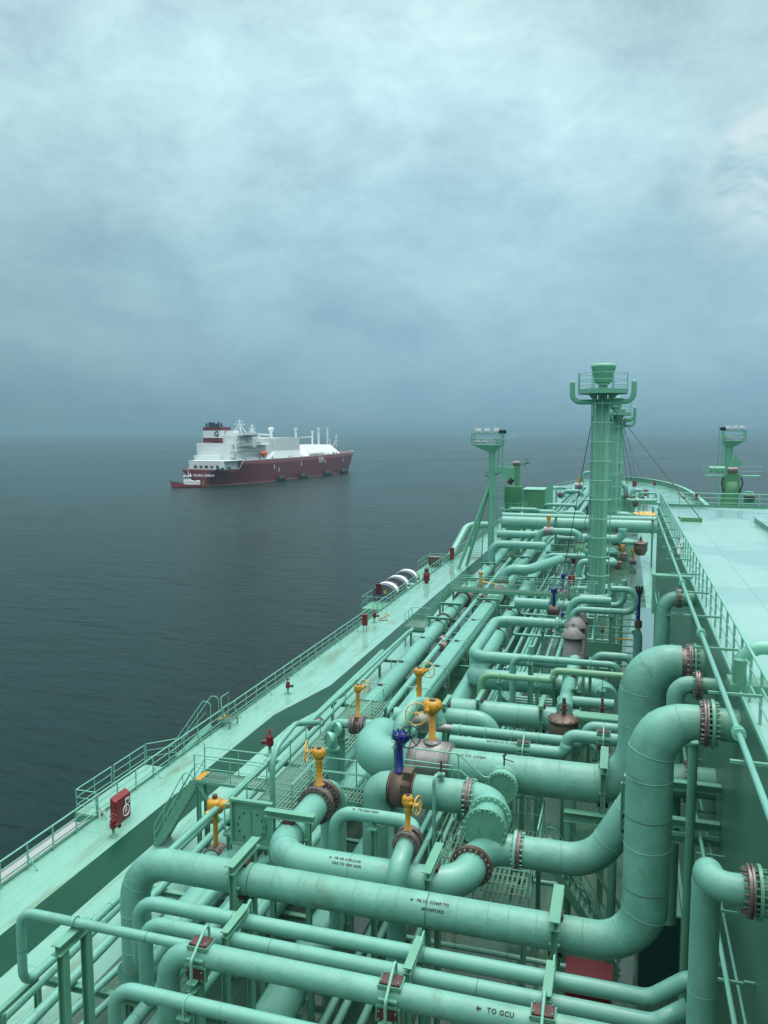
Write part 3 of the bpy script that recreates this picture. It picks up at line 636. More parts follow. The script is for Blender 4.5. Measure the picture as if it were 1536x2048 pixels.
b=MB(); b.lathe((x0_,YJ,ZJ),(1,0,0),[(0,.2),(0,RJ+.02),(.05,RJ+.02),(.06,RJ-.04),(.1,RJ-.04),(.11,RJ+.05),(x1_-x0_-.11,RJ+.05),(x1_-x0_-.1,RJ-.04),(x1_-x0_-.06,RJ-.04),(x1_-x0_-.05,RJ+.02),(x1_-x0_,RJ+.02),(x1_-x0_,.2)],BROWN,32)
b.box((c.x+.22,YJ-.15,ZJ+RJ+.02),(.26,.42,.34),BROWN,taper=.9); b.box((c.x+.22,YJ-.15,ZJ+RJ+.2),(.33,.52,.07),BROWN); b.box((c.x+.2,YJ-RJ*.9,ZJ+.15),(.24,.2,.5),BROWN,taper=1.2); b.build('body',jv)
st=V((c.x-.12,YJ,ZJ+RJ+.05)); b=MB(); b.lathe(st,(0,0,1),[(0,.17),(.06,.17),(.08,.12),(1.0,.115),(1.05,.16),(1.06,.001)],BLUE,18); b.build('stem',jv)
b=MB(); g0=st+V((0,0,1.05)); b.lathe(g0,(0,0,1),[(0,.13),(.08,.24),(.22,.26),(.28,.22),(.3,.001)],BLUE,16); b.cyl(g0+V((.1,0,.15)),g0+V((.32,-.3,.2)),.1,BLUE,n=12); bolts(b,g0+V((0,0,.2)),(0,0,1),.2,6,.03,.28,BLUE); b.build('gearbox',jv)
handwheel(jv,g0+V((.42,-.32,.3)),(.5,-1,.1),.36,NAVY)
# G: to gas header
ZG=6.15; G0=PZ(736,1631,ZG); RG=.2
Gp=route(G0,('x',836)); gc=Gp[-1]; YG=G0.y; gl=mv(G0,'x',px=670)
G_=pipe('pipe stencilled TO GAS HDR bending down at its left end',[V((gl.x,YG,2.2)),gl,gc,gc+V((0,-.95,0))],RG,PIPE,bend=1.6,seam=3)
tx=mv(G0,'x',px=738); text_on(G_,'TO GAS HDR',tx,.10,(1,0,0),V((0,-.42,.9)),R=RG,arrow=True)
gv=V((gc.x,YG-1.18,ZG)); gear_valve('small yellow-geared valve beside the TO GAS HDR pipe',gv,(0,1,0),.22,.72,YEL,BARE,wheel=(1,-.2,0),bl=.34,sr=.075,R=.3)
pipe('insulated pipe below the small yellow-geared valve heading under the header',[gv+V((0,-.2,0)),gv+V((0,-1.15,-.25)),gv+V((0,-1.15,-3.5))],.27,PIPE,seam=0,bendR=.3)
c=mv(G0,'x',px=748); upost('short post with a stub beam under the TO GAS HDR pipe',c,RG,'x',zb=0,hook=False)
# E1, E2: twin pipes under A
ZE=5.4; RE=.185
E1=PZ(913,1923,ZE); e1l=mv(E1,'x',px=277); e1r=mv(E1,'x',px=1300)
P1=pipe('upper of the twin pipes crossing the foreground',[e1l+V((0,6,-2.0)),e1l+V((0,0,-2.0)),e1l,e1r,e1r+V((.75,0,.6)),V((1.75,e1r.y,ZE+.6))],RE,PIPE,bend=1.5,seam=4)
E2=PZ(913,1968,ZE); e2l=mv(E2,'x',px=290); e2r=mv(E2,'x',px=1310)
P2=pipe('lower of the twin pipes crossing the foreground',[e2l+V((0,5,-2.3)),e2l+V((0,0,-2.3)),e2l,e2r,e2r+V((.7,0,.55)),V((1.6,e2r.y,ZE+.55))],RE,PIPE,bend=1.5,seam=4)
for pxs,lb in((462,'left'),(822,'middle'),(1095,'right')):
    c=mv(E2,'x',px=pxs); c2=V((c.x,(E1.y+E2.y)/2,ZE))
    t=thing('pipe_support',f'{lb} twin-pipe clamp frame with a bent hook, under the large foreground pipe','pipe support',(c2.x,c2.y,0))
    b=MB(); b.ibeam(V((c2.x,E2.y-.35,ZE+RE+.13)),V((c2.x,E1.y+.1,ZE+RE+.13)),.2,.16,STEEL); b.build('top_beam',t)
    b=MB(); b.ibeam((c2.x,E2.y-.28,0),(c2.x,E2.y-.28,ZE+RE+.045),.16,.16,STEEL,up=(1,0,0)); b.build('leg',t); b=MB(); b.ibeam((c2.x,E1.y+.3,0),(c2.x,E1.y+.3,ZE+RE-.2),.16,.16,STEEL,up=(1,0,0)); b.build('leg',t)
    b=MB(); b.ibeam((c2.x,E2.y-.19,ZE-RE-.09),(c2.x,E1.y+.21,ZE-RE-.09),.16,.16,STEEL); b.build('seat_beam',t)
    b=MB(); b.tube(fillet([V((c2.x+.06,E1.y-.1,ZE+RE+.2)),V((c2.x+.06,E1.y+.25,ZE+RE+.28)),V((c2.x+.06,E1.y+.32,ZE-.3))],.06,4),.025,RAILM,n=8); b.build('hook',t)
# GCU pipe
ZU=6.0; U0=PZ(762,1984,ZU); RU=.262; ul=mv(U0,'x',px=335)
U=pipe('pipe stencilled TO GCU crossing the bottom of the view',[V((ul.x,U0.y,1.4)),ul,mv(U0,'x',px=1180),V((1.2,U0.y,ZU))],RU,WRAP,bend=1.5,seam=5)
tx=mv(U0,'x',px=1003); text_on(U,'TO GCU',tx,.13,(1,0,0),V((0,-.62,.78)),R=RU,arrow=True)
for pxs,lb in((403,'beside the left bend of'),(783,'in the middle of'),(1086,'next to the lettering on')):
    padbox(f'brown-padded clamp with bent hoop {lb} the TO GCU pipe',mv(U0,'x',px=pxs),RU)
# H bottom pipe, F1 top left pipe
ZH=6.1; H0=PZ(298,1989,ZH); hl=mv(H0,'x',px=229)
Hh=pipe('small pipe with a left down bend at the very bottom of the view',[V((hl.x,H0.y,1)),hl,mv(H0,'x',px=760)],.15,PIPE,bend=1.7,seam=3)
upost('clamp post on the small bottom pipe',mv(H0,'x',px=374),.13,'x',zb=0)
ZF=5.9; F0=PZ(260,1867,ZF); fl_=mv(F0,'x',px=40); 
zlow=mv(fl_,'z',py=1972).z
F=pipe('thin pipe at the left edge bending down and away along the deck',[V((fl_.x,53,zlow)),V((fl_.x,F0.y,zlow)),fl_,mv(F0,'x',px=420)],.115,PIPE,bend=1.9,seam=4)
c=mv(F0,'x',px=152); t=thing('pipe_support','twin-legged table frame under the thin pipe at the left edge','pipe support',(c.x,c.y,0))
b=MB(); b.ibeam(c+V((0,-.75,-.26)),c+V((0,.45,-.26)),.26,.26,STEEL); b.build('top_beam',t)
for q in(-.5,.35): b=MB(); b.ibeam((c.x,c.y+q,0),(c.x,c.y+q,c.z-.395),.2,.2,STEEL,up=(1,0,0)); b.build('leg',t)
b=MB(); b.tube([c+V((0,-.14*math.cos(a),.14*math.sin(a))) for a in [PI*i/10 for i in range(11)]],.016,STEEL,n=6); b.build('u_bolt',t)
c=V((fl_.x-.12,F0.y-.1,0)); t=thing('pipe_support','angled bar bracket beside the down leg of the left thin pipe','pipe support',c)
b=MB(); b.ibeam((c.x,c.y-.55,0),(c.x,c.y-.55,3.6),.16,.16,STEEL,up=(1,0,0)); b.build('leg',t); b=MB(); b.bar((c.x,c.y-.8,3.7),(c.x,c.y+.7,3.7),.14,.12,STEEL,(0,0,1)); b.build('arm',t)
# right riser Q
Q0=PX(1506,1783,2.1); YQ=Q0.y; RQ=.235
ql=mv(Q0,'x',px=1440)
qz=Q0.z; xq=PZ(1425,1800,qz).x
Qb=[V((1.95,YQ,qz)),V((xq+.02,YQ,qz)),V((xq+.02,YQ+.62,qz+.0)),V((xq+.02,YQ+.62,0.2))]
Q=pipe('thick riser at the lower right turning into a flange on the wall',Qb,RQ,WRAP,bendR=.42,seam=1.8)
b=MB(); b.cyl((1.9,YQ,qz),(XT+.02,YQ,qz),RQ*.93,STEEL,n=26); b.build('wall_stub',Q); flange(Q,(2.05,YQ,qz),(1,0,0),RQ,RUST,.05,.17,20); flange(Q,(2.18,YQ,qz),(1,0,0),RQ,STEEL,.05,.18,20,gap=False)
print('YA',YA,ZA,'YK',YK,ZK,'YB',YB,zw,'B1',B1,'YJ',YJ,'Q',Q0,'wallpipe z',zz)
print('K2',Kp2,'YT',YT,'E',e1l,e1r,'U',U0,ul,'F',fl_,zlow)
# K2 small riser by the wall
k2=PX(1392,1348,2.15); KK=pipe('slimmer riser standing in front of the fat riser with its own wall flange',[V((1.95,k2.y-1.1,k2.z)),mv(V((1.95,k2.y-1.1,k2.z)),'x',px=1352),mv(V((1.95,k2.y-1.1,k2.z)),'x',px=1352)+V((0,0,-7))],.24,WRAP,bendR=.5,seam=1.2)
b=MB(); b.cyl((1.9,k2.y-1.1,k2.z),(XT+.02,k2.y-1.1,k2.z),.23,STEEL,n=24); b.build('wall_stub',KK); flange(KK,(2.1,k2.y-1.1,k2.z),(1,0,0),.24,RUST,.06,.16,20)
# ================================================================ longitudinal headers
def yline(label,p1,p2,z,r,m=None,ext=None,back=9,seam=5,name='pipe'):
    a=PZ(*p1,z); b_=PZ(*p2,z); a=a+(a-b_).normalized()*back
    if ext: b_=a+(b_-a)*ext
    x=(a.x+b_.x)/2
    return pipe(label,[a,b_],r,m,seam=seam,name=name),a,b_
L1,l1a,l1b=yline('outer thick header pipe running forward along the deck',proj(V((Apts[-1].x,YA-.2,2.0))),(1007,1104),2.0,.56,back=0)
L2,l2a,l2b=yline('thickest header pipe in the middle of the pipe rack',(500,1843),(1062,1105),2.0,.66,back=0)
L3,l3a,l3b=yline('header pipe inboard of the thickest one',(545,2035),(1100,1095),2.0,.55)
for i,(p1,p2,lb) in enumerate((((380,1905),(1020,1118),'outer'),((408,1925),(1036,1118),'middle'),((440,1930),(1050,1122),'inner'))):
    yline(f'{lb} one of the three slim parallel pipes between the two thick headers',p1,p2,2.4,.19,seam=4)
yline('outboard slim pipe ending beside the dark walkway',(20,2020),(765,1303),1.7,.165)
yline('second slim pipe inboard of the walkway passing the foreground supports',(105,1998),(825,1258),1.5,.155)
for (p1,p2,lb) in (((660,2020),(1010,1336),'first'),((700,1995),(1024,1336),'second'),((748,1990),(1040,1336),'third'),((800,1960),(1056,1336),'fourth')): yline(f'{lb} from the left of four low pipes seen beneath the lettered foreground pipe',p1,p2,1.2,.12)
yline('thin low pipe with black bracket clamps near the bottom left',(146,2022),(330,1850),1.6,.11)
yline('thin low pipe beside the black bracket clamps, inner one',(178,2040),(350,1880),1.6,.11)
# ================================================================ platforms and access on the left
def PP(pts,z): return [(PZ(a,b_,z).x,PZ(a,b_,z).y) for a,b_ in pts]
ZP=3.2
a=PZ(405,1545,ZP); b0=PZ(546,1557,ZP); c_=PZ(393,1559,ZP); e=PZ(519,1580,ZP)
X0=min(a.x,c_.x); Y1=(a.y+b0.y)/2; Y0=(c_.y+e.y)/2; XA=b0.x; XB=PZ(578,1605,ZP).x
YN=PZ(437,1665,ZP).y; XN=PZ(437,1665,ZP).x; YF=PZ(735,1400,ZP).y
XA=PZ(560,1548,ZP).x
XB=XA+1.9
Y2=Y0
poly1=[(X0,Y0),(XN+.2,Y0),(XN+.2,YN),(XB,YN),(XB,YF),(XA,YF),(XA,Y1),(X0,Y1)]
pl=grating('L-shaped grated platform over the slim pipes, reached by stairs from the walkway',poly1,ZP,legs=[(X0+.15,Y0+.15),(X0+.15,Y1-.15),(XN+.35,YN+.15),(XB-.15,YN+.15),(XA+.15,YF-.2),(XB-.15,YF-.2),(XA+.1,Y1+4)],brace=[((X0+.1,Y0+.08,ZP-.1),(X0+1.4,Y0+.08,1.2)),((XN+.4,YN+.1,1.3),(XN+1.3,YN+.1,ZP-.1))])
b=MB(); b.box((X0+.16,(Y0+Y1)/2,ZP+.012),(.26,Y1-Y0-.1,.012),YEL); b.build('yellow_step',pl)
railing('near railing of the L-shaped platform beside the boxed valve plate',[(X0+.05,Y0+.03,ZP),(XN+.2,Y0+.03,ZP),(XN+.24,YN+.05,ZP),(XN+1.0,YN+.05,ZP)],rails=(1,.5))
railing('far railing of the L-shaped platform above the dark walkway',[(X0+.05,Y1-.03,ZP),(XA,Y1-.03,ZP),(XA+.03,YF,ZP)],rails=(1,.5),step=1.9)
railing('inner railing of the L-shaped platform behind the rusty flanged valve',[(XB-.03,YN+2.2,ZP),(XB-.03,YF-1,ZP)],rails=(1,.5),step=2)
# vertical plate box with round hatch
bx=thing('hatch_plate','square steel box plate with a round bolted hatch on the platform end','box',(XN+1.25,YN,ZP))
b=MB(); cx=XN+1.35; b.box((cx,YN-.02,ZP+.55),(1.5,.04,1.5),STEEL)
for q in(-.76,.76): b.box((cx+q,YN-.06,ZP+.6),(.09,.16,1.66),STEEL)
b.box((cx,YN-.06,ZP+1.38),(1.66,.18,.09),STEEL); b.box((cx,YN-.06,ZP-.24),(1.66,.18,.09),STEEL); b.build('plate',bx)
b=MB(); b.cyl((cx,YN-.10,ZP+.5),(cx,YN-.045,ZP+.5),.58,STEEL,n=28); bolts(b,(cx,YN-.11,ZP+.5),(0,1,0),.51,12,.035,.04,BLK); b.box((cx,YN-.12,ZP+.5),(.04,.03,1.1),STEEL); b.build('hatch',bx)
# stairs from deck to platform
ft=PZ(318,1682,0)
st_w=.85; s_top=V((X0,(Y0+Y1)/2,ZP)); s_bot=V((X0-2.6,(Y0+Y1)/2,0))
stairs('broad stairs with yellow edge from the dark walkway up to the L-shaped platform',V((X0,(Y0+Y1)/2,ZP-.05)),V((ft.x+.1,(Y0+Y1)/2,.02)),1.0,(0,1,0))
# second platform: behind valve, running right
zq=3.2; q1=PZ(650,1570,zq); q2=PZ(760,1612,zq)
p2=grating('short grated walkway between the rusty flanged valve and the brown valve line',[(XB+.05,q2.y),(mv(q2,'x',px=775).x,q2.y),(mv(q2,'x',px=775).x,q1.y),(XB+.05,q1.y)],zq,legs=[(mv(q2,'x',px=765).x,q2.y+.1)])
zr=ZP+.55
r1=[PZ(660,1503+62,ZP),PZ(762,1528+62,ZP)]
railing('low railing dipping in front of the swollen pipe bend',[V((XB+.1,q1.y+.2,ZP)),V((mv(q2,'x',px=765).x,q1.y+.2,ZP)),V((mv(q2,'x',px=800).x,q1.y+1.6,ZP+.2)),V((mv(q2,'x',px=900).x,q1.y+1.6,ZP+.2))],rails=(1,.5),step=1.7)
railing('near railing of the short grated walkway',[V((XB+.1,q2.y+.05,ZP)),V((mv(q2,'x',px=735).x,q2.y+.05,ZP))],rails=(1,.5),step=1.6)
# centre grating
ZC=3.9; g=[PZ(911,1643,ZC),PZ(1078,1672,ZC),PZ(1062,1812,ZC),PZ(852,1775,ZC)]
x0_=(g[0].x+g[3].x)/2-.1; x1_=(g[1].x+g[2].x)/2; y0_=g[3].y-.2; y1_=g[0].y
cg=grating('central grated walkway under the blind flange bend',[(x0_,y0_),(x1_,y0_),(x1_,y1_),(x0_,y1_)],ZC,legs=[(x0_+.1,y0_+.1),(x1_-.1,y0_+.1),(x0_+.1,y1_-.1),(x1_-.1,y1_-.1)])
railing('left railing of the central grated walkway',[(x0_-.02,y0_+1.0,ZC),(x0_-.02,y1_+.3,ZC)],rails=(1,.5),step=1.9)
railing('right railing of the central grated walkway beside the yellow plate',[(x1_+.02,y0_+2.6,ZC),(x1_+.02,y1_+.2,ZC),(x1_-1.3,y1_+.2,ZC)],rails=(1,.5),step=1.9)
railing('bent handrail at the near end of the central grated walkway',[(x1_-1.6,y0_+.02,ZC),(x1_+.02,y0_+.02,ZC),(x1_+.02,y0_+1.2,ZC)],rails=(1,.5),step=1.6)
stairs('stairs going down to the right from the central grated walkway',V((x1_+.05,y1_-.6,ZC-.03)),V((x1_+2.6,y1_-.6,.02)),.8,(0,1,0),yel=False)
b=MB(); b.box((x1_+.25,y0_+2.9,ZC+.45),(.22,.03,.5),YEL); tag(b.build('sign_plate'),'narrow plain yellow plate standing by the central grated walkway','plate')
upost('short post with a square plate on the central grated walkway',(mv(PZ(930,1690,ZC),'x',px=933).x,PZ(930,1690,ZC).y+.2,ZC+1.2),.1,'x',zb=ZC,hook=False)
# blind branch on K facing the viewer
kx=mv(V((0,YK,ZK)),'x',px=1012); kb=thing('blind_branch','stubby branch with a bolted round blind flange on the fat compressor pipe','pipe branch',(kx.x,YK,ZK))
b=MB(); b.tube([(kx.x,YK,ZK),(kx.x,YK-1.0,ZK-.05)],.5,WRAP,n=32); b.ring((kx.x,YK-.72,ZK-.04),(0,1,0),.5,.02,SEAM,32,4); b.build('tube',kb)
b=MB(); b.cyl((kx.x,YK-1.0,ZK-.05),(kx.x,YK-1.08,ZK-.05),.56,RAILM,n=32); b.cyl((kx.x,YK-1.1,ZK-.05),(kx.x,YK-1.18,ZK-.05),.56,STEEL,n=32); bolts(b,(kx.x,YK-1.09,ZK-.05),(0,1,0),.51,24,.032,.26,RAILM); b.box((kx.x-.16,YK-1.2,ZK),(.02,.06,.2),RAILM); b.box((kx.x+.16,YK-1.2,ZK),(.02,.06,.2),RAILM); b.build('blind_flange',kb)
b=MB(); b.cyl((kx.x,YK-.5,ZK+.48),(kx.x,YK-.5,ZK+.85),.03,BLK,n=8); b.cyl((kx.x-.04,YK-.5,ZK+.72),(kx.x+.35,YK-.55,ZK+.66),.018,BLK,n=6); b.cyl((kx.x-.05,YK-.5,ZK+.8),(kx.x+.06,YK-.5,ZK+.88),.035,BLK,n=6); b.build('drain_cock',kb)
for pl_,lb in (([(824,1496),(918,1508),(967,1554),(978,1555)],'upper'),([(808,1519),(905,1532)],'middle'),([(808,1530),(905,1540),(920,1541),(962,1578)],'lower')):
    b=MB(); b.tube(fillet([PY(x_,y_,YK-1.25) for x_,y_ in pl_],.2,4) if len(pl_)>2 else [PY(x_,y_,YK-1.25) for x_,y_ in pl_],.028,RAILM,n=8); tag(b.build('handrail'),f'{lb} thin handrail in front of the bare steel valve','handrail')
for x_,y0_,y1_,lb in ((905,1532,1568,'left'),(917,1508,1564,'middle'),(978,1555,1575,'right')):
    b=MB(); b.cyl(PY(x_,y0_,YK-1.25),PY(x_,y1_,YK-1.25),.026,RAILM,n=8); tag(b.build('rail_post'),f'{lb} thin rail post in front of the fat compressor pipe','post')
pj=PY(868,1555,YJ-RJ-.15); b=MB(); b.tube(fillet([PY(882,1548,YJ-.1),PY(868,1552,YJ-RJ-.15),PY(868,1700,YJ-RJ-.15)],.2,5),.06,PIPE,n=10); b.cyl(PY(882,1548,YJ-.1)-V((0,0,.1)),PY(882,1548,YJ-.1)+V((0,0,.02)),.14,STEEL,n=12); b.cyl(PY(882,1548,YJ-.1),PY(882,1548,YJ-.1)+V((0,0,.45)),.04,BROWN,n=8); tag(b.build('drain_pipe'),'small drain pipe dropping in front of the brown valve line','pipe')
# small loop pipe above K's left end (goose neck) and vent pipe by the platform
z1=ZK+1.2; gA=PY(795,1478,YK)
gn=[V((gA.x,YK,ZK+.4)),PY(800,1450,YK+.2),PY(828,1408,YK+1.4),PY(862,1408,YK+2.2),PY(880,1450,YK+2.2)]
pipe('wrapped goose-neck pipe arching from the swollen bend over the bare valve',gn,.27,WRAP,bendR=.6,seam=.5)
v0=PZ(607,1640,ZP); v0=V((XB-.28,YN+1.0,ZP)); vt=mv(v0,'z',py=1505)
vp=pipe('thick vent pipe standing through the platform and curving away at its top',[v0+V((0,0,-2)),vt+V((0,0,0)),vt+V((0,2.2,.3)),vt+V((0,4.6,-.5))],.11,PIPE,bendR=.9,seam=0)
b=MB(); b.cyl(v0+V((0,0,.02)),v0+V((0,0,.06)),.28,STEEL,n=20); b.build('collar',vp)
# ================================================================ second tier of cross pipes
def xpipe(label,p0,z,r,toks,m=None,seam=3,bend=1.5,bendR=None,name='pipe'):
    P=PZ(*p0,z); pts=route(P,*toks); return pipe(label,pts,r,m,seam=seam,bend=bend,bendR=bendR,name=name),pts
# R9/R8 gas header to comp
R9,r9=xpipe('pipe stencilled GAS HDR TO VR COMP. behind the fat compressor pipe',(900,1482),5.4,.24,[('x',1133),('z',1470),('x',1290)],seam=4)
tx=mv(V(r9[0]),'x',px=1005); text_on(R9,'GAS HDR TO VR COMP.',tx,.105,(1,0,0),V((0,-.45,.9)),R=.24,bold=.005)
R8,r8=xpipe('pipe with a bare coupling at its left end behind the lettered gas pipe',(905,1458),4.9,.22,[('x',1172),('z',1452),('x',1290)],seam=4)
b=MB(); c=V(r8[0]); b.cyl(c+V((-.8,0,0)),c+V((.02,0,0)),.19,BARE,n=20); b.cyl(c+V((-.84,0,0)),c+V((-.8,0,0)),.25,RUST,n=20); b.build('coupling',R8)
padbox('brown-padded clamp on the GAS HDR TO VR COMP. pipe',mv(V(r9[0]),'x',px=1047),.24); 
padbox('brown-padded clamp on the raised right end of the gas pipes',V((mv(V(r9[-1]),'x',px=1207).x,r9[-1].y,r9[-1].z)),.24)
# R7 and R6
xpipe('thick pipe ending in a down bend left of the brown globe valves',(880,1432),4.6,.42,[('x',985),('Z',2.0)],seam=3,bendR=.8)
R6,r6=xpipe('dull green fat header running across toward the brown globe valve',(905,1418),4.1,.56,[('x',1160)],seam=4)
for px_q,lb in((1084,'right part'),(960,'left part')):
    c=mv(V(r6[0]),'x',px=px_q); goalpost(f'tall slim frame on the {lb} of the dull green fat header',c,.56,'x',bw=.2,bh=.2,over=.08)
c=mv(PZ(905,1430,4.6),'x',px=893); goalpost('tilted frame beside the yellow-topped steel valve',V((c.x,PZ(905,1430,4.6).y,4.6)),.42,'x',over=.1)
# silver valve behind with hidden body, its yellow top at (835,1385)
sv2=PZ(838,1440,4.6); gear_valve('bare steel valve with a yellow gearbox half hidden by the goose-neck pipe',sv2,(1,0,0),.5,1.5,YEL,BARE,wheel=(.3,1,0),bl=1.4,sr=.12,R=.42,flanges=False)
xpipe('pipe stub joining the half hidden steel valve',(790,1432),4.6,.42,[('x',812)],seam=0)
# branch line at left: (690,1440)
SV=PZ(716,1450,5.2); gear_valve('small yellow-topped valve on a short horizontal branch left of the swollen bend',SV,(1,0,0),.24,1.1,YEL,RUST,wheel=(.5,1,.2),bl=.4,sr=.075,R=.32)
bl_=pipe('short branch pipe right of the small yellow-topped valve',[SV+V((.25,0,0)),SV+V((2.6,0,0))],.29,PIPE,seam=1.5)
pipe('short bent stub left of the small yellow-topped valve',[SV+V((-.25,0,0)),SV+V((-1.3,0,0)),SV+V((-1.3,0,-3))],.2,PIPE,seam=0)
for P_,lb in(((680,1452),'upper'),((664,1472),'lower')):
    p=PZ(*P_,5.0); t=thing('blind_flange',f'{lb} small round blind flange on a standpipe by the left platform','blind flange',p)
    b=MB(); b.cyl(p+V((-.05,-.42,0)),p+V((.05,-.36,0))+V((0,.06,0)),.3,RAILM,n=24); bolts(b,p+V((0,-.42,0)),(.1,1,0),.24,8,.03,.16,STEEL); b.build('plate',t)
    b=MB(); b.tube(fillet([p+V((0,-.36,0)),p+V((0,.1,0)),p+V((0,.1,-5))],.25,5),.19,PIPE,n=16); b.cyl(p+V((0,.1,-.55)),p+V((0,.1,-.62)),.3,STEEL,n=20); b.build('standpipe',t)
# V1 toward viewer
V1,v1=xpipe('stout pipe running toward the viewer down to the brown globe valve',(1150,1322),4.9,.36,[('y',1420)],seam=2)
c=PZ(1147,1365,4.9); goalpost('portal frame over the stout pipe above the brown globe valve',c,.36,'y',zb=0,over=.12)
xpipe('right branch of the stout pipe under a wide flat plate',(1145,1402),4.9,.25,[('x',1228)],seam=2)
GV=PZ(1127,1458,5.0); globe_valve('brown globe valve with a tall stem behind the gas pipes',GV,.62,.75)
c=PZ(1203,1455,4.8); globe_valve('second brown globe valve, partly hidden right of the first one',c+V((0,.4,0)),.45,.75)
t=thing('cover_plate','wide flat cover plate above the second globe valve','plate',PZ(1195,1432,5.2)); c=PZ(1195,1432,5.5); b=MB(); b.box(c,(1.9,.7,.05),STEEL); b.box(c+V((0,-.38,-.06)),(2.0,.05,.14),STEEL); b.build('plate',t); 
for q in(-.85,.85): b=MB(); b.box(c+V((q,0,-2.8)),(.12,.12,5.5),STEEL); b.build('leg',t)
# R3, R4, R5
R3,_=xpipe('light green pipe with a small step crossing between the masts and the fat riser',(1010,1353),5.6,.165,[('x',1107),('z',1341),('x',1262)],mat('light_pipe_paint',(.135,.33,.19),.4),seam=4)
c=PZ(1010,1353,5.6); l_=mv(c,'x',px=962); pipe('light green down leg of the stepped pipe',[c+V((.02,0,0)),l_,l_+V((0,0,-4))],.165,MATS['light_pipe_paint'],seam=0,bend=1.6)
c=PZ(1100,1320,5.9); l_=mv(c,'x',px=1026); r_=mv(c,'x',px=1237)
pipe('pipe with a down leg at each end crossing above the light green one',[l_+V((0,0,-4.5)),l_,r_,mv(r_,'z',py=1362),mv(mv(r_,'z',py=1362),'x',px=1262)],.165,PIPE,bend=1.6,seam=4)
for k,(px_q,lb) in enumerate(((1060,'left'),(1181,'right'))): upost(f'{lb} clamp post of the pipe crossing above the light green one',mv(c,'x',px=px_q),.165,'x',zb=0)
c=PZ(1060,1298,5.9); pipe('vertical pipe standing beside the left clamp post',[c+V((0,.6,.0)),c+V((0,.6,-5.9))],.15,PIPE,seam=2)
# R2 big low cross pipe and R1
R2,r2=xpipe('fat low cross pipe with a rounded left end below the U-shaped pipe',(1040,1364),3.0,.60,[('x',1213),('y',1395)],seam=3,bendR=1.0)
c=V(r2[0]); l_=mv(c,'x',px=950); pipe('rounded left end of the fat low cross pipe',[c,l_,l_+V((0,1.4,0)),l_+V((0,1.4,1.2))],.60,PIPE,seam=0,bendR=1.1)
ZR=4.9
u1=PZ(1020,1318,ZR); ul1=mv(u1,'x',px=943); uf=route(ul1,('y',1240))[-1]; ur=mv(uf,'x',px=1122)
U1=pipe('U-shaped pipe turning back on itself in front of the second walkway',[mv(u1,'x',px=1142),ul1,uf,ur],.34,PIPE,seam=2.5,bendR=1.0)
flange(U1,mv(uf,'x',px=1115),(1,0,0),.34,RAILM,.08,.14,18)
zt1=mv(ur,'z',py=1212); pipe('S-shaped continuation of the U-shaped pipe toward the vent mast',[ur,mv(ur,'x',px=1140),mv(mv(ur,'x',px=1140),'z',py=1198),mv(mv(mv(ur,'x',px=1140),'z',py=1198),'x',px=1222)],.27,PIPE,seam=0,bendR=.8)
c=mv(uf,'x',px=1086); upost('post with a white-topped clamp on the U-shaped pipe',c,.34,'x')
Zt=6.0
for k,(py,pxl,pxr,pyu,lb) in enumerate(((1209,1166,1247,1160,'middle'),(1221,1145,1270,1180,'nearest'))):
    p=PZ(1200,py,Zt+.2*k); l_=mv(p,'x',px=pxl); r_=mv(p,'x',px=pxr); yb_=r_+V((0,2.2,0)); up=mv(r_,'z',py=pyu)
    pts=[l_+V((0,0,-1.6 if k else -.6)),l_,r_,up] if k else [l_+V((0,0,-1)),l_,r_,up]
    if k: pts+= [mv(up,'x',px=1222)]
    pipe(f'{lb} of the pipes leading right and up to the vent mast foot',pts,.20,PIPE,seam=3,bend=1.7)
p=PZ(1200,1196,6.0); r_=mv(p,'x',px=1224); pipe('farthest of the pipes leading right and up to the vent mast foot',[mv(p,'x',px=1160),r_,mv(r_,'z',py=1168)],.2,PIPE,seam=3)
# clamp posts
upost('clamp post near the nearest mast foot pipe',mv(PZ(1200,1221,6.2),'x',px=1222),.2,'x')
# grey conical cowls
for k,(px_q,py,lb) in enumerate(((1146,1272,'nearest'),(1152,1252,'middle'),(1158,1240,'farthest'))):
    z=5.4; c=PZ(px_q,py,z); c.x+= .0; t=thing('cowl_ventilator',f'{lb} of three grey steel ventilators with conical hats','ventilator',(c.x,c.y,0))
    b=MB(); b.lathe(c,(0,0,1),[(-5.4,.56),(-.05,.56),(-.05,.5)],GALV,24); b.lathe(c,(0,0,1),[(-2.4,.56),(-2.35,.66),(-2.3,.56)],GALV,24); b.build('drum',t)
    b=MB(); b.lathe(c,(0,0,1),[(-.06,.5),(-.04,.74),(0,.74),(.55,.22),(.56,.12),(.7,.1)],GALV,28); b.build('hat',t)
# small bore bundle on deck in the middle
for k,(xb,xt_) in enumerate(((975,1088),(998,1101),(1016,1113),(1033,1125))):
    p1=PZ(xb,1370,1.3); p2_=PZ(xt_-10,1180,1.3); pts=[p1,p2_] if k%2 else [p1+V((1.6,0,0)),p1,p2_]
    pipe(f'thin low pipe number {k+1} counted from the left in the bundle beneath the U-shaped pipe' if 0 else ['leftmost','second from left','third from left','rightmost'][k]+' thin low pipe in the bundle beneath the U-shaped pipe',pts,.12,PIPE,seam=3)
for k,py in enumerate((1392,1398,1404,1412)):
    p=PZ(1000+k*6,py,1.6); pipe(['farthest','second farthest','second nearest','nearest'][k]+' of four thin low pipes crossing in front of the dull green header',[p+V((0,5-k*.7,0)),p,mv(p,'x',px=1110+6*k)],.13,PIPE,seam=3)
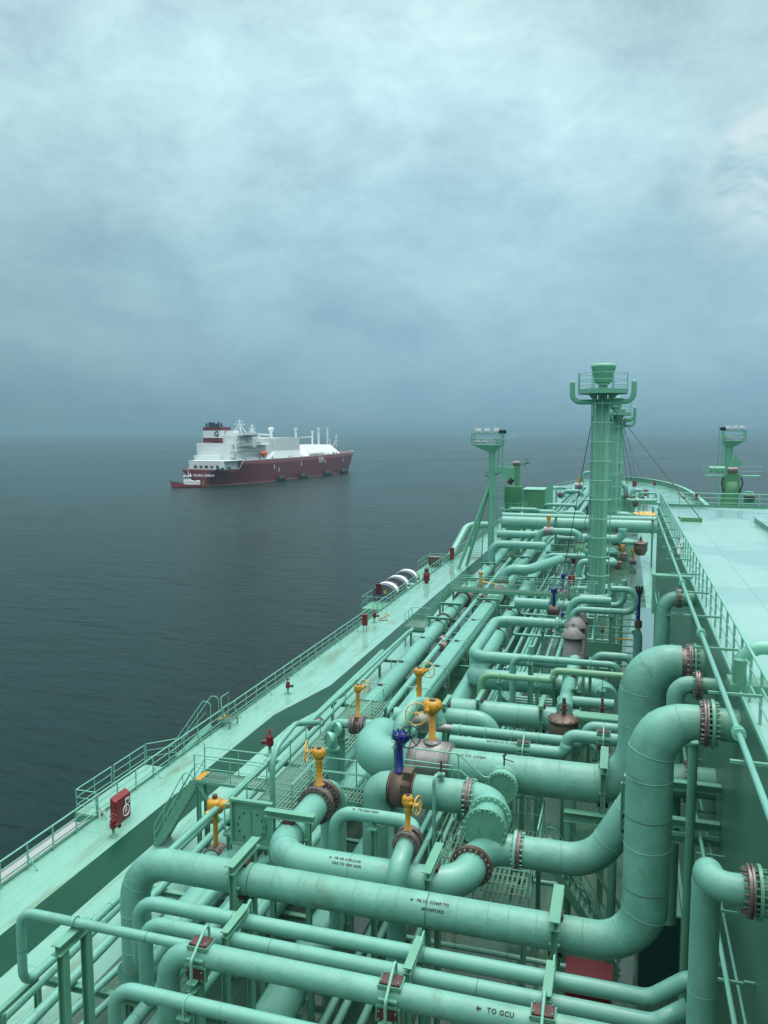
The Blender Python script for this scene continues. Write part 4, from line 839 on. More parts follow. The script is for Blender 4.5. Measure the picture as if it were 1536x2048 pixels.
# more right side bits
c=PZ(1243,1375,5.5); pipe('small S pipe beside the fat riser',[c+V((.8,0,0)),c,c+V((0,0,-1.2)),c+V((.8,0,-1.8))],.17,PIPE,seam=0,bendR=.3)
c=PZ(1190,1310,4.0); pipe('arched pipe beside the open ladder tower',[c+V((0,0,-3)),c,c+V((2.2,0,0)),c+V((2.2,0,-3))],.25,PIPE,seam=2,bendR=.5)
# structure behind fat riser A
for (pa,pb,lb,z_) in (((1128,1628),(1340,1666),'upper',4.9),):
    p=PZ(1128,1630,4.9); r_=mv(p,'x',px=1262); t=thing('steel_frame','table frame of I-beams between the slanting pipe and the fat compressor pipe','steel frame',(p.x,p.y,0))
    b=MB(); b.ibeam(p,r_+V((.9,0,0)),.3,.34,STEEL); b.build('top_beam',t)
    for q in(.15,1.6,3.0): b=MB(); b.cyl((p.x+q,p.y,0),(p.x+q,p.y,4.72),.14,STEEL,n=16); b.build('leg',t)
    b=MB(); b.bar((p.x+.2,p.y,4.5),(p.x+1.5,p.y,2.4),.1,.1,STEEL); b.bar((p.x+1.6,p.y,2.4),(p.x+2.9,p.y,.3),.1,.1,STEEL); b.build('brace',t)
fy=YB-1.5
t=thing('steel_frame','frame of horizontal I-beams standing between the foreground riser and the wall','steel frame',(1.0,fy,0))
zA=PY(1400,1575,fy).z; zB=PY(1400,1650,fy).z
for z_,nm in((zA,'beam'),(zB,'beam'),(zB-.42,'beam')):
    b=MB(); b.ibeam((.22,fy+.02*(nm=='x'),z_),(XT-.01,fy,z_),.22,.22,STEEL); b.build(nm,t)
xp=PY(1380,1600,fy).x; b=MB(); b.cyl((xp,fy-.35,0),(xp,fy-.35,zA+1.3),.12,STEEL,n=16); b.cyl((xp,fy-.35,zA+1.3),(xp,fy-.35,zA+1.36),.2,STEEL,n=16); b.build('post',t)
b=MB(); b.ibeam((.98,fy,zB+.115),(.98,fy,zA-.115),.2,.2,STEEL,up=(1,0,0)); b.ibeam((.25,fy,zB-.5),(.25,fy,zA-.115),.16,.2,STEEL,up=(1,0,0)); b.build('upright',t)
# red locker and dark machinery under A at right
p=PZ(1178,1885+40,.0); b=MB(); b.box((PZ(1178,1940,1.2).x,PZ(1178,1940,1.2).y,.6),(1.35,.8,1.2),REDB); t=thing('red_locker','dark red locker on deck under the large foreground pipe','locker',(p.x,p.y,0)); b.build('body',t); b=MB(); b.box((PZ(1178,1940,1.2).x,PZ(1178,1940,1.2).y,1.23),(1.4,.86,.05),REDB); b.build('lid',t)
p=PZ(1300,1950,0); t=thing('machine_cabinet','dark blue-green cabinet on deck beneath the foreground bend','cabinet',p)
DK=mat('dark_teal_paint',(.004,.05,.05),.4); b=MB(); b.box((p.x+.2,p.y+1.4,1.3),(1.2,4.4,2.6),DK); b.build('body',t); b=MB(); b.box((p.x+.2,p.y+1.4,2.63),(1.26,4.46,.06),STEEL); b.build('lid',t)
# Q strap, junction box
c=V((xq+.02,YQ+.62,5.6)); t=thing('pipe_support','padded strap with a curved bar round the thick riser at the lower right','pipe support',c)
b=MB(); b.lathe(c,(0,0,1),[(-.35,RQ+.02),(.35,RQ+.02)],STEEL,24); b.box(c+V((0,-RQ-.05,0)),(.2,.06,.5),PAD); b.build('strap',t)
b=MB(); b.tube(fillet([c+V((-RQ-.1,.1,.35)),c+V((-RQ-.12,-.2,-.1)),c+V((0,-RQ-.3,-.25)),c+V((1.0,-RQ-.2,-.1))],.15,4),.025,RAILM,n=8); b.build('bar',t)
t=thing('junction_box','green steel box fixed to the raised deck wall at the lower right corner','box',(XT-.2,YQ+1,6)); b=MB(); c=V((XT-.32,YQ+.9,5.7)); b.box(c,(.62,1.3,.9),STEEL); b.box(c+V((0,0,.48)),(.7,1.4,.06),STEEL); b.build('body',t)
# ================================================================ far piping, masts, deck gear
U=lambda px,D: (px-1252)*.958*D/1610
# forward continuation of the headers
for i,(x,z,r,lb) in enumerate(((-14.9,2.0,.56,'outer thick'),(-11.5,2.0,.66,'thickest'),(-9.6,2.0,.5,'inboard'))):
    y0=(l1b,l2b,l3b)[i].y; x0=(l1b,l2b,l3b)[i].x
    pipe(f'far forward length of the {lb} header beyond the tall cross pipes',[(x0,y0+.6,z),(x0+1.2,y0+40,z),(x0+2.4,262,z)],r*.9,PIPE,seam=9,n=16,bendR=6)
for i,dx in enumerate((.9,1.8,2.7,4.9)):
    pipe(('outer','middle','inner','innermost')[i]+' slim pipe of the forward group near the bow',[(l1b.x+dx,l1b.y+1,2.5),(l1b.x+dx+2.2,262,2.5)],.2,PIPE,seam=0,n=8)
# portal frames over the headers
ORDW=['first','second','third','fourth','fifth','sixth','seventh','eighth','ninth','tenth','eleventh','twelfth','thirteenth','fourteenth','fifteenth','sixteenth']
ORD=['nearest','second nearest','third nearest','fourth nearest','fifth nearest','sixth nearest','seventh nearest','eighth nearest','ninth nearest','tenth nearest']
def along(a,b,py): 
    q=V(a); d=(V(b)-V(a)); lo,hi=0,1
    for _ in range(40):
        m_=(lo+hi)/2
        if proj(q+d*m_)[1]>py: lo=m_
        else: hi=m_
    return q+d*lo
for k,py in enumerate((1255,1225,1172,1140)): goalpost(f'{ORD[k]} portal frame over the outer thick header',along(l1a,l1b,py),.56,'y',over=.16,bw=.24)
for k,py in enumerate((1218,1160,1128)): goalpost(f'{ORD[k]} portal frame over the thickest header',along(l2a,l2b,py),.66,'y',over=.14,bw=.24)
for k,py in enumerate((1272,1232,1170)): goalpost(f'{ORD[k]} portal frame over the inboard header',along(l3a,l3b,py),.58,'y',over=.14,bw=.24)
def saddle(label,c,r,band=True):
    t=thing('pipe_support',label,'pipe support',(c.x,c.y,0)); b=MB(); e=r+.12
    b.tube(fillet([c+V((-e,0,-r)),c+V((-e,0,r+.08)),c+V((e,0,r+.08)),c+V((e,0,-r))],.15,4),.03,RAILM,n=6); b.build('hoop',t)
    b=MB(); b.box(c+V((0,0,r+.03)),(.26,.3,.1),PAD); b.build('pad',t); b=MB(); b.box((c.x,c.y,(c.z-r)/2),(2*r,.2,c.z-r-.02),STEEL); b.build('saddle',t); return t
for k,py in enumerate((1388,1340,1290)): saddle(f'{ORD[k]} hooped saddle with brown pad on the outer thick header',along(l1a,l1b,py),.56)
for k,py in enumerate((1400,1352,1300,1256)): saddle(f'{ORD[k]} hooped saddle with brown pad on the thickest header',along(l2a,l2b,py),.66)
# cross beams under the slim pipes
for k,py in enumerate((1990,1800,1660,1540,1420,1330,1270,1215,1165,1125)):
    p=PZ(0,py,0); c=along(V((XL,-5,0)),V((XL,180,0)),py); y=along((-15.2,5,1),(-15.2,170,1),py).y; t=thing('pipe_support',f'{ORD[k]} low cross beam carrying the slim outboard pipes','pipe support',(-15.6,y,0))
    b=MB(); b.ibeam((-16.9,y,1.25),(-9.3,y,1.25),.2,.2,STEEL); b.build('beam',t)
    for x in(-16.6,-13.4,-9.6): b=MB(); b.ibeam((x,y,0),(x,y,1.145),.16,.16,STEEL,up=(1,0,0)); b.build('leg',t)
# flanges and couplings in the headers
fz=along(l1a,l1b,1242); t=thing('flange','brown bolted flange pair on the outer thick header beside the small ladder platform','flange',fz); flange(t,fz,(0.02,1,0),.56,RUST,.16,.14,20)
fz=along(l1a,l1b,1194); t=thing('flange','wide pale rusty flange on the outer thick header under the second walkway','flange',fz); b=MB(); b.cyl(fz+V((0,-.8,0)),fz+V((0,.9,0)),.7,mat('pale_rust',(.30,.22,.18),.5,col2=(.2,.13,.1),nscale=2),n=28); b.build('sleeve',t); flange(t,fz+V((0,-.9,0)),(0,1,0),.6,RUST,.14,.2,20)
fz=along(l2a,l2b,1190); t=thing('flange','brown cast sleeve on the thickest header under the second walkway','flange',fz); b=MB(); b.cyl(fz+V((0,-1.0,0)),fz+V((0,1.0,0)),.8,BROWN,n=28); b.build('sleeve',t)
for k,(px_q,py) in enumerate(((883,1280),(885,1292),(966,1196),(632,1450))):
    p=PZ(px_q,py,2.4 if k<3 else 1.5); t=thing('coupling',['upper brown coupling on the slim parallel pipes','lower brown coupling on the slim parallel pipes','brown coupling on the slim pipes next to the second walkway','brown coupling on the slim pipe by the left platform'][k],'coupling',p); b=MB(); d=V((.05,1,0)); b.cyl(p-d*.45,p+d*.45,.25,MATS['pale_rust'],n=18); b.cyl(p-d*.5,p-d*.42,.3,RUST,n=18); b.cyl(p+d*.42,p+d*.5,.3,RUST,n=18); b.build('sleeve',t)
# ---- second walkway across the ship
ZW2=3.3; yw=PZ(1000,1180,ZW2).y; w0=PZ(905,1168,ZW2); w1x=mv(V((0,yw,ZW2)),'x',px=1195).x; w0x=mv(V((0,yw,ZW2)),'x',px=905).x
grating('second walkway crossing above the headers to the foot of the nearest vent mast',[(w0x,yw-.6),(w1x,yw-.6),(w1x,yw+.6),(w0x,yw+.6)],ZW2,th=.3,legs=[(w0x+.1,yw),(w0x+6.2,yw),(w1x-4,yw),(w1x-.2,yw)],brace=[((w1x-5,yw,ZW2-.3),(w1x-4,yw,1)),((w0x+5,yw,ZW2-.3),(w0x+6.2,yw,1.5))])
railing('near railing of the second walkway',[(w0x,yw-.58,ZW2),(w1x,yw-.58,ZW2)],rails=(1,.66,.33),step=1.8)
railing('far railing of the second walkway',[(w0x,yw+.58,ZW2),(w1x,yw+.58,ZW2)],rails=(1,.66,.33),step=1.8)
sb=PZ(869,1216,0); stairs('stairs from the dark walkway up to the second walkway',V((w0x,yw,ZW2-.05)),V((w0x-2.3,yw-.5,.02)),.9,(0,1,0))
# small platform beside L1
pz=1.6; a=PZ(836,1248,pz); g2=thing('platform','small ladder platform with hoop rails beside the outer thick header','platform',a); b=MB(); b.box(a,(1.7,2.4,.08),GRATM); b.box(a+V((0,-1.2,-.1)),(1.7,.04,.2),STEEL); b.build('grating',g2)
for q in(-.8,.8):
    b=MB(); b.box((a.x+q,a.y-1.1,pz/2-.05),(.1,.1,pz-.1),STEEL); b.build('leg',g2)
railing('hoop railing round the small ladder platform',[a+V((-.83,-1.15,.04)),a+V((-.83,1.15,.04)),a+V((.8,1.15,.04))],rails=(1,.5),step=1.2)
# ---- cross pipes further on
ZN=4.6
n=PZ(1040,1090,ZN); nl=mv(n,'x',px=983); pipe('cross pipe with a left down leg just beyond the second walkway',[nl+V((0,0,-2.6)),nl,mv(n,'x',px=1090)],.46,PIPE,bendR=1.2,seam=3)
n=PZ(1030,1139,4.0); nl=mv(n,'x',px=1006); nr=mv(n,'x',px=1055); pipe('offset pipe with a brown actuator directly behind the second walkway rail',[nl+V((0,0,-1.9)),nl,nr,nr+V((2.6,8,0))],.5,PIPE,bendR=1.2,seam=2)
t=thing('valve','yellow lever actuator on a brown drum behind the second walkway rail','valve',nl); b=MB(); b.cyl(nl+V((0,0,-2.1)),nl+V((0,0,-1.0)),.6,BROWN,n=24); b.build('body',t); b=MB(); b.cyl(nl+V((-2.2,-.2,-1.4)),nl+V((-.5,-.2,-1.6)),.14,YEL,n=12); b.cyl(nl+V((-2.2,-.2,-1.8)),nl+V((-2.2,-.2,-.5)),.18,YEL,n=12); b.cyl(nl+V((-2.2,-.2,-.6)),nl+V((-2.2,-.2,-.4)),.26,YEL,n=12); b.build('lever',t)
n=PZ(1120,1063,5.6); nl=mv(n,'x',px=1077); nr=mv(n,'x',px=1161); pipe('arched cross pipe carrying the silver valve left of the vent mast',[nl+V((0,0,-2.6)),nl,nr,nr+V((0,0,-1.2))],.42,PIPE,bendR=1.1,seam=3)
sv3=mv(n,'x',px=1097); t=thing('valve','silver valve with a yellow head left of the vent mast','valve',sv3); b=MB(); b.cyl(sv3+V((-.55,0,0)),sv3+V((.55,0,0)),.54,BARE,n=26); b.build('body',t); b=MB(); b.cyl(sv3+V((0,0,.5)),sv3+V((0,0,1.4)),.13,YEL,n=12); b.cyl(sv3+V((0,0,1.4)),sv3+V((0,0,1.9)),.26,YEL,n=12); b.build('stem',t)
b_=nr+V((0,0,-1.2)); t=thing('filter_drum','dark green tapered drum under the arched cross pipe','filter',b_); b=MB(); b.lathe(b_,(0,0,1),[(.3,.45),(0,.48),(-.3,.5),(-.35,.62),(-1.2,.66),(-2.8,.45),(-3,.3)],CRANE,24); b.build('body',t); b=MB(); b.ring(b_+V((0,0,.1)),(0,0,1),.5,.07,RUST,20,6); b.build('flange',t)
n=PZ(1030,1069,4.8); pipe('short capped cross pipe at the left beyond the light mast',[mv(n,'x',px=995),mv(n,'x',px=1070),mv(n,'x',px=1070)+V((1.2,4,0))],.5,PIPE,bendR=1.2,seam=3)
for k,(py,r,z,lb) in enumerate(((1049,.85,5.2,'nearer and fatter'),(1036,.5,5.6,'farther and slimmer'))):
    n=PZ(1150,py,z); pipe(f'{lb} of the two long cross pipes behind the vent mast foot',[mv(n,'x',px=1003),mv(n,'x',px=1338)],r,PIPE,seam=5)
for k,px_q in enumerate((1112,1305)):
    c=mv(PZ(1150,1049,5.2),'x',px=px_q); goalpost(('left','right')[k]+' slim frame on the two long cross pipes',c,.85,'x',over=.1,bw=.3)
n=PZ(1220,1078,4.2); pipe('pipe behind the vent mast bending up at its right end',[mv(n,'x',px=1150),mv(n,'x',px=1245),mv(mv(n,'x',px=1245),'z',py=1058)],.55,PIPE,bendR=1,seam=3)
for k,(pxa,pxb,py,z,r) in enumerate(((1018,1075,1019,5,.35),(1050,1110,1024,4.6,.45),(1120,1165,1027,4.4,.5),(1200,1262,1030,4.2,.6),(1090,1150,1010,5.2,.3))):
    n=PZ((pxa+pxb)/2,py,z); pa,pb=mv(n,'x',px=pxa),mv(n,'x',px=pxb); pipe(('first','second','third','fourth','fifth')[k]+' of the short bent pipes beyond the long cross pipes, numbered from near',[pa+V((0,3,-1.5)),pa,pb,pb+V((.3,3,-1.5))],r,PIPE,seam=0,n=14,bendR=r*2.2)
# tank and valves right of the mast
tk=PZ(1240,1118,0); tz=2.6; t=thing('tank','low round tank with a flat flanged lid right of the vent mast','tank',tk); b=MB(); b.lathe(tk,(0,0,1),[(0,2.0),(tz,2.0),(tz,.01)],STEEL,36); b.build('shell',t); b=MB(); b.lathe(tk,(0,0,1),[(tz+.003,2.15),(tz+.13,2.15),(tz+.13,.01)],RAILM,36); bolts(b,tk+V((0,0,tz+.15)),(0,0,1),2.05,30,.05,.1,STEEL); b.build('lid',t)
for (px_q,py,z,r,h,lb) in ((1232,1078,3.6,.75,.9,'brown globe valve on the pipe above the low round tank'),(1281,1096,3.0,.85,.6,'brown bowl-shaped valve right of the low round tank')):
    globe_valve(lb,PZ(px_q,py,z),r,h)
p=PZ(1232,1084,3.3); pipe('pale pipe linking the two brown valves near the low tank',[PZ(1236,1084,3.3),PZ(1278,1086,3.3)],.28,PIPE,seam=0)
for (px_q,py,z,lb) in ((1245,1104,2.2,'yellow actuator in front of the low round tank'),(1266,1113,1.4,'yellow and silver valve on deck right of the low round tank')):
    p=PZ(px_q,py,z); t=thing('valve',lb,'valve',p); b=MB(); b.cyl(p+V((0,0,-.6)),p+V((0,0,.8)),.14,YEL,n=12); b.cyl(p+V((0,0,.5)),p+V((0,0,.9)),.3,YEL,n=12); b.build('stem',t); b=MB(); b.cyl(p+V((-.45,0,-.6)),p+V((.45,0,-.6)),.48,BARE if 'silver' in lb else STEEL,n=18); b.build('body',t)
    handwheel(t,p+V((.1,-.5,.3)),(0,-1,0),.42,YEL)
def redbox(label,px_q,py,z,w_,h_,d_=.5,m=RED,post=True,cat='fire locker',name='fire_locker'):
    p=PZ(px_q,py,z); t=thing(name,label,cat,(p.x,p.y,0)); b=MB(); b.box(p,(w_,d_,h_),m); b.box(p+V((0,0,h_/2+.02)),(w_+.08,d_+.08,.04),m); b.build('body',t); b=MB(); b.box(p+V((0,-d_/2-.012,0)),(w_*.84,.024,h_*.86),m); b.cyl(p+V((w_*.3,-d_/2-.06,0)),p+V((w_*.3,-d_/2-.02,0)),.03,BLK,n=8); b.build('door',t)
    if post:
        for q in(-1,1): b=MB(); b.box((p.x+q*w_*.35,p.y,(z-h_/2)/2),(.06,.06,z-h_/2-.003),STEEL); b.build('leg',t)
    return t
redbox('large red locker left of the vent mast foot',1152,1117,2.2,1.5,1.25,.6)
redbox('small red locker behind the second walkway rail',1143,1161,4.2,.6,.8,.4)
redbox('red locker on the fore deck near the yellow patch',1291,986,2.0,1.4,1.5,.6)
redbox('narrow red locker below the other one on the fore deck',1286,1000,1.5,.6,1.6,.6)
redbox('red locker at the far starboard bulwark near the bow',1269,968,2.2,1.2,1.6,.5)
redbox('small red locker on the starboard bulwark',1309,967,2.2,.7,1.2,.5); redbox('red locker where the starboard rail meets the raised deck',1393,992,2.0,.7,1.6,.4)
redbox('red locker by the outer rail below the light mast',904,1107,1.2,.55,1.5,.4)
redbox('red hose box by the outer rail beside the hose reel',730,1240,1.0,.42,.95,.35)
# red stand (hose reel cover) by the rail
p=PZ(853,1166,0); t=thing('fire_monitor','red covered fire monitor with a dark top standing by the outer rail','fire monitor',p); b=MB(); b.lathe(p,(0,0,1),[(0,.22),(.25,.25),(.3,.42),(1.2,.36),(1.35,.2)],RED,14); b.build('body',t); b=MB(); b.lathe(p,(0,0,1),[(1.3,.18),(1.45,.3),(1.7,.26),(1.82,.1),(1.83,.01)],mat('dark_cap',(.03,.04,.07),.6),12); b.build('cap',t)
# ---- vent masts
def vent_mast(label,x,y,ztop=24.4,zb=0,r=.66):
    t=thing('vent_mast',label,'vent mast',(x,y,zb)); zp=ztop-2.3
    b=MB(); b.lathe((x,y,0),(0,0,1),[(zb,r),(zp-1.2,r*.95),(zp-1.1,r*.62),(zp+.5,r*.62)],MAST,28); b.build('column',t)
    b=MB(); b.lathe((x,y,zp),(0,0,1),[(.35,.62),(.5,.62),(.52,.78),(.62,.78),(.66,.8),(1.9,1.1),(2.0,1.15),(2.25,.95),(2.3,.01)],MAST,28); b.build('cowl',t)
    n=8; R=2.35; pts=[V((x+R*math.cos(2*PI*(i+.5)/n),y+R*math.sin(2*PI*(i+.5)/n),zp-.25)) for i in range(n)]
    b=MB(); b.poly([(p.x,p.y) for p in pts],zp-.28,zp-.25,STEEL); 
    for i in range(n): b.bar(pts[i]+V((0,0,-.05)),pts[(i+1)%n]+V((0,0,-.05)),.05,.42,MAST,(0,0,1))
    b.build('platform',t)
    for i in range(4):
        a=PI/4+PI/2*i; b=MB(); d=V((math.cos(a),math.sin(a),0)); o=V((x,y,0))
        b.add([o+d*.8+V((0,0,zp-.3)),o+d*2.1+V((0,0,zp-.3)),o+d*.8+V((0,0,zp-1.35)),o+d*.8+V((0,0,zp-.3))+d.cross(V((0,0,1)))*.06,o+d*2.1+V((0,0,zp-.3))+d.cross(V((0,0,1)))*.06,o+d*.8+V((0,0,zp-1.35))+d.cross(V((0,0,1)))*.06],[(0,1,2),(5,4,3),(0,3,4,1),(1,4,5,2),(2,5,3,0)],MAST); b.build('bracket',t)
    b=MB()
    for k in(.5,1.0,1.6): b.tube([p+V((0,0,k)) for p in pts],.03,RAILM,n=6,closed=True)
    for p in pts: b.cyl(p,p+V((0,0,1.6)),.045,RAILM,n=6)
    b.build('railing',t)
    for s_ in(-1,1):
        b=MB(); b.tube(fillet([V((x+s_*.4,y-.3,zp-1.25)),V((x+s_*2.75,y-.3,zp-1.25)),V((x+s_*2.75,y-.3,zp+.5))],.8,7),.24,MAST,n=14); b.sphere((x+s_*2.75,y-.3,zp+.5),.24,MAST); b.build('side_vent',t)
    # caged ladder facing the camera
    b=MB(); yl=y-r-.25
    for s_ in(-.25,.25): b.cyl((x+s_,yl,zb+1),(x+s_,yl,zp-.4),.035,MAST,n=6)
    k=zb+1.1
    while k<zp-.5: b.cyl((x-.25,yl,k),(x+.25,yl,k),.022,MAST,n=5); k+=.38
    b.build('ladder',t)
    b=MB(); k=zb+2.5
    arc=lambda z_,i,n_:V((x+.95*math.cos(PI+PI*i/n_),y-r*.55-.95*math.sin(PI*i/n_)*1.0,z_))
    while k<zp-1:
        b.tube([arc(k,i,12) for i in range(13)],.075,RAILM,n=6); k+=1.78
    for i in(0,3,6,9,12): b.cyl(arc(zb+2.5,i,12),arc(zp-1,i,12),.05,RAILM,n=6)
    b.build('cage',t); 
    b=MB(); b.cyl((x-r-.12,y-.3,zb),(x-r-.12,y-.3,zp-1.2),.09,MAST,n=8); b.build('side_pipe',t)
    return t
ym1=78; xm=-2.12; vent_mast('nearest vent mast, tallest in view, with a railed cowl platform',xm,ym1,ztop=24.0)
xm2=-1.55; vent_mast('second vent mast half hidden behind the nearest one',xm2,124,ztop=22.9); vent_mast('third vent mast, smallest, behind the other two',-1.15,166,ztop=22.4)
b_=MB(); 
def stay(label,a,c,r=.035): b=MB(); b.cyl(a,c,r,BLK,n=6); m1=V(a)+(V(c)-V(a))*.82; m2=V(a)+(V(c)-V(a))*.86; b.cyl(m1,m2,r*2.6,RUST,n=8); tag(b.build('wire_stay'),label,'wire stay')
pad=PZ(1403,1040,ZT+.15)
stay('long wire stay from the nearest vent mast down to a block on the raised deck',(xm+.6,ym1,20.3),pad)
t=thing('stay_block','low steel block on the raised deck anchoring the wire stays','block',pad); b=MB(); b.box((pad.x-.6,pad.y+.3,ZT+.13),(1.3,.5,.26),CRANE); b.build('body',t)
stay('short low wire stay between the fore deck and the raised deck block',PZ(1275,1005,5),(pad.x-1.2,pad.y+.2,ZT+.2))
stay('upper left wire stay of the nearest vent mast',(xm-.8,ym1,19.5),PZ(1122,1172,3))
stay('second left wire stay of the nearest vent mast',(xm-.8,ym1,12),PZ(1135,1200,3)); stay('crossing wire stay in front of the nearest vent mast foot',(xm-.9,ym1,8.6),PZ(1090,1310,1.5))
for k,(a_,px_q,py) in enumerate((((xm2+.5,124,21),1262,1040),((xm2+.5,124,20),1283,1052),((-.6,166,20),1290,1030),((-.6,166,19),1300,1000),((-.6,166,18),1278,1006),((xm2+.4,124,15),1256,1046))):
    stay(('first','second','third','fourth','fifth','sixth')[k]+' thin wire stay right of the second vent mast, numbered from the left' if 0 else ['leftmost','next to leftmost','middle','upper right','rightmost low','shortest'][k]+' of the thin wire stays right of the far vent masts',a_,PZ(px_q,py,.2),.03)
# ladder tower in front of mast and platform box
tw=PZ(1248,1345,0); t=thing('ladder_tower','open ladder tower with a yellow rung between the mast foot and the fat riser','ladder tower',tw); z1=6.3
b=MB(); 
for q in(-.75,.75): b.box((tw.x+q,tw.y,z1/2),(.14,.14,z1),STEEL)
b.build('upright',t)
for k in range(1,13):
    b=MB(); b.box((tw.x,tw.y,k*.5),(1.36,.12,.09),YEL if k==5 else STEEL); b.build('rung',t)
tb=PZ(1207,1300,2.6); t=thing('platform','box-sided service platform below the mast foot','platform',tb); b=MB(); b.box(tb,(2.2,.08,1.1),STEEL); b.box(tb+V((0,.8,-.5)),(2.2,1.6,.06),STEEL); b.build('side_plate',t)
for q in(-1.02,0,1.02): b=MB(); b.box((tb.x+q,tb.y+.08,(tb.z-.55)/2),(.13,.13,tb.z-.6),STEEL); b.build('leg',t)
railing('railing on top of the box-sided service platform',[tb+V((-1.05,-.02,.55)),tb+V((1.05,-.02,.55))],rails=(1,.5),step=.7)
for k,(px_q,py0,r) in enumerate(((1222,1330,.17),(1238,1330,.19),(1188,1325,.12))):
    p=PZ(px_q,py0,0); pipe(('middle','right','left')[k]+' standing pipe at the foot of the nearest vent mast',[p,p+V((0,0,6.2))],r,PIPE,seam=2)
# riser with boxed elbow at the wall
xw_=2.05; e0=PX(1356,1196,xw_); er=mv(e0,'x',px=1327); pipe('riser with a boxed bend entering the raised deck wall in the middle distance',[e0,er,er+V((0,0,-e0.z+5.5))],.26,WRAP,bendR=.5,seam=2)
t=thing('bend_box','octagonal steel box frame round the bend of the wall riser','frame',er); b=MB(); b.box(er+V((-.35,.3,.1)),(.1,.7,1.5),STEEL); b.box(er+V((.3,.42,.75)),(1.4,.5,.08),STEEL); b.box(er+V((.6,-.0,-.62)),(1.3,.5,.08),STEEL); b.box(er+V((.62,.6,.2)),(.1,.1,1.2),STEEL); b.build('frame',t)
t=thing('flange','rusty flange pair of the boxed wall riser','flange',e0); flange(t,e0+V((.02,0,0)),(1,0,0),.26,RUST,.07,.12,14); b=MB(); b.cyl(e0+V((.05,0,0)),(XT+.02,e0.y,e0.z),.3,STEEL,n=24); b.build('wall_stub',t)
# dark navy valve and black actuator near mast
for (px_q,py,z,m_,lb,s_) in ((1108,1190,4.2,BLUE,'navy blue handwheel valve on the brown body beside the second walkway',1.0),(1126,1160,4,BLUE,'dark blue motor valve behind the second walkway rail',.8),(1175,1020,6,BLUE,'dark blue valve head left of the vent mast on the long cross pipe',1.0)):
    p=PZ(px_q,py,z); t=thing('valve',lb,'valve',p); b=MB(); b.cyl(p+V((0,0,-1.0)),p+V((0,0,.3)),.13*s_,m_,n=12); b.cyl(p+V((0,0,.2)),p+V((0,0,.55)),.28*s_,m_,n=12); b.build('stem',t); b=MB(); b.cyl(p+V((-.5,0,-1.3)),p+V((.5,0,-1.3)),.42,BROWN,n=18); b.build('body',t); handwheel(t,p+V((.55,-.1,.45)),(.2,-1,0),.45,m_)
n=PZ(1060,1207,3.4); pipe('reducer pipe leading to the navy blue handwheel valve',[mv(n,'x',px=1030),mv(n,'x',px=1068),mv(n,'x',px=1098)],.44,PIPE,seam=0); pipe('pipe right of the navy blue handwheel valve',[mv(n,'x',px=1117),mv(n,'x',px=1160)],.4,PIPE,seam=0)
p=PZ(1278,1200,6.4); t=thing('motor_valve','dark upright actuator with finger-like top right of the mast foot pipes','actuator',p); b=MB(); b.cyl(p+V((0,0,-1.5)),p+V((0,0,.4)),.11,BLUE,n=12); b.cyl(p+V((0,0,-1.9)),p+V((0,0,-1.4)),.25,BROWN,n=14); b.build('stem',t); b=MB()
for q in(-.2,0,.2): b.cyl(p+V((q*.4,0,.3)),p+V((q,0,.95)),.07,BLK,n=8)
b.build('head',t); pipe('short thick down pipe under the dark upright actuator',[p+V((-.2,0,-2.0)),p+V((0,0,-2.4)),p+V((0,0,-4.2))],.3,PIPE,seam=0)
# bow clutter: manifold blocks left and right of the far masts
rnd=random.Random(5)
for k in range(14):
    px_q=1090+(k//2)*11+rnd.random()*6 if k%2 else 1255+(k//2)*5+rnd.random()*3; py=975+rnd.random()*35; z=2.5+rnd.random()*1.5; p=PZ(px_q,py,z); l=1.5+rnd.random()*4; r=.18+rnd.random()*.3
    q=p+V((l,0,0)); pts=[p+V((0,0,-z+.1)),p,q,q+V((0,0,-1.2))] if k%3 else [p+V((0,2,0)),p,q,q+V((0,3,0))]
    t=pipe(ORDW[k//2]+' from the left of the bent pipes in the cluster '+('left' if k%2 else 'right')+' of the vent masts',pts,r,PIPE,seam=0,n=12,bendR=r*2,group='bent pipes in the far cluster '+('left' if k%2 else 'right')+' of the vent masts')
for k in range(6):
    px_q=(1212,1253,1262,1271,1120,1140)[k]; py=(1000,992,998,1008,990,984)[k]; p=PZ(px_q,py,3); globe_valve(('brown valve touching the right side of the second mast','first of the brown valves on the fore deck right of the masts','second of the brown valves on the fore deck right of the masts','brown valve nearest the yellow patch','brown valve among the pipes left of the nearest mast','farther brown valve among the pipes left of the nearest mast')[k],p,.6,.5)
p=PZ(1158,972,3.4); t=thing('valve','silver valve with yellow head far forward left of the nearest mast','valve',p); b=MB(); b.cyl(p+V((-1,0,0)),p+V((1,0,0)),.95,BARE,n=20); b.build('body',t); b=MB(); b.cyl(p+V((0,0,.9)),p+V((0,0,2.4)),.35,YEL,n=10); b.build('stem',t)
p=PZ(1176,962,3.5); pipe('tall goose-neck vent far forward left of the nearest mast',[p+V((-1.6,0,-3)),p+V((-1.6,0,2.5)),p+V((1.8,0,2.5)),p+V((1.8,0,-2))],.45,PIPE,seam=0,bendR=1.5)
p=PZ(1250,985,3.6); pipe('S-shaped pipe far forward right of the second mast',[p+V((-3,0,1.8)),p+V((0,0,1.8)),p+V((.5,0,-1.6)),p+V((3.5,0,-1.8))],.55,PIPE,seam=0,bendR=1.2)
p=PZ(1256,1000,2.0); t=thing('tank','small green tank on the fore deck right of the second mast','tank',p); b=MB(); b.lathe((p.x,p.y,0),(0,0,1),[(0,1.6),(3,1.6),(3.1,1.75),(3.2,1.75),(3.21,.01)],STEEL,24); b.build('shell',t)

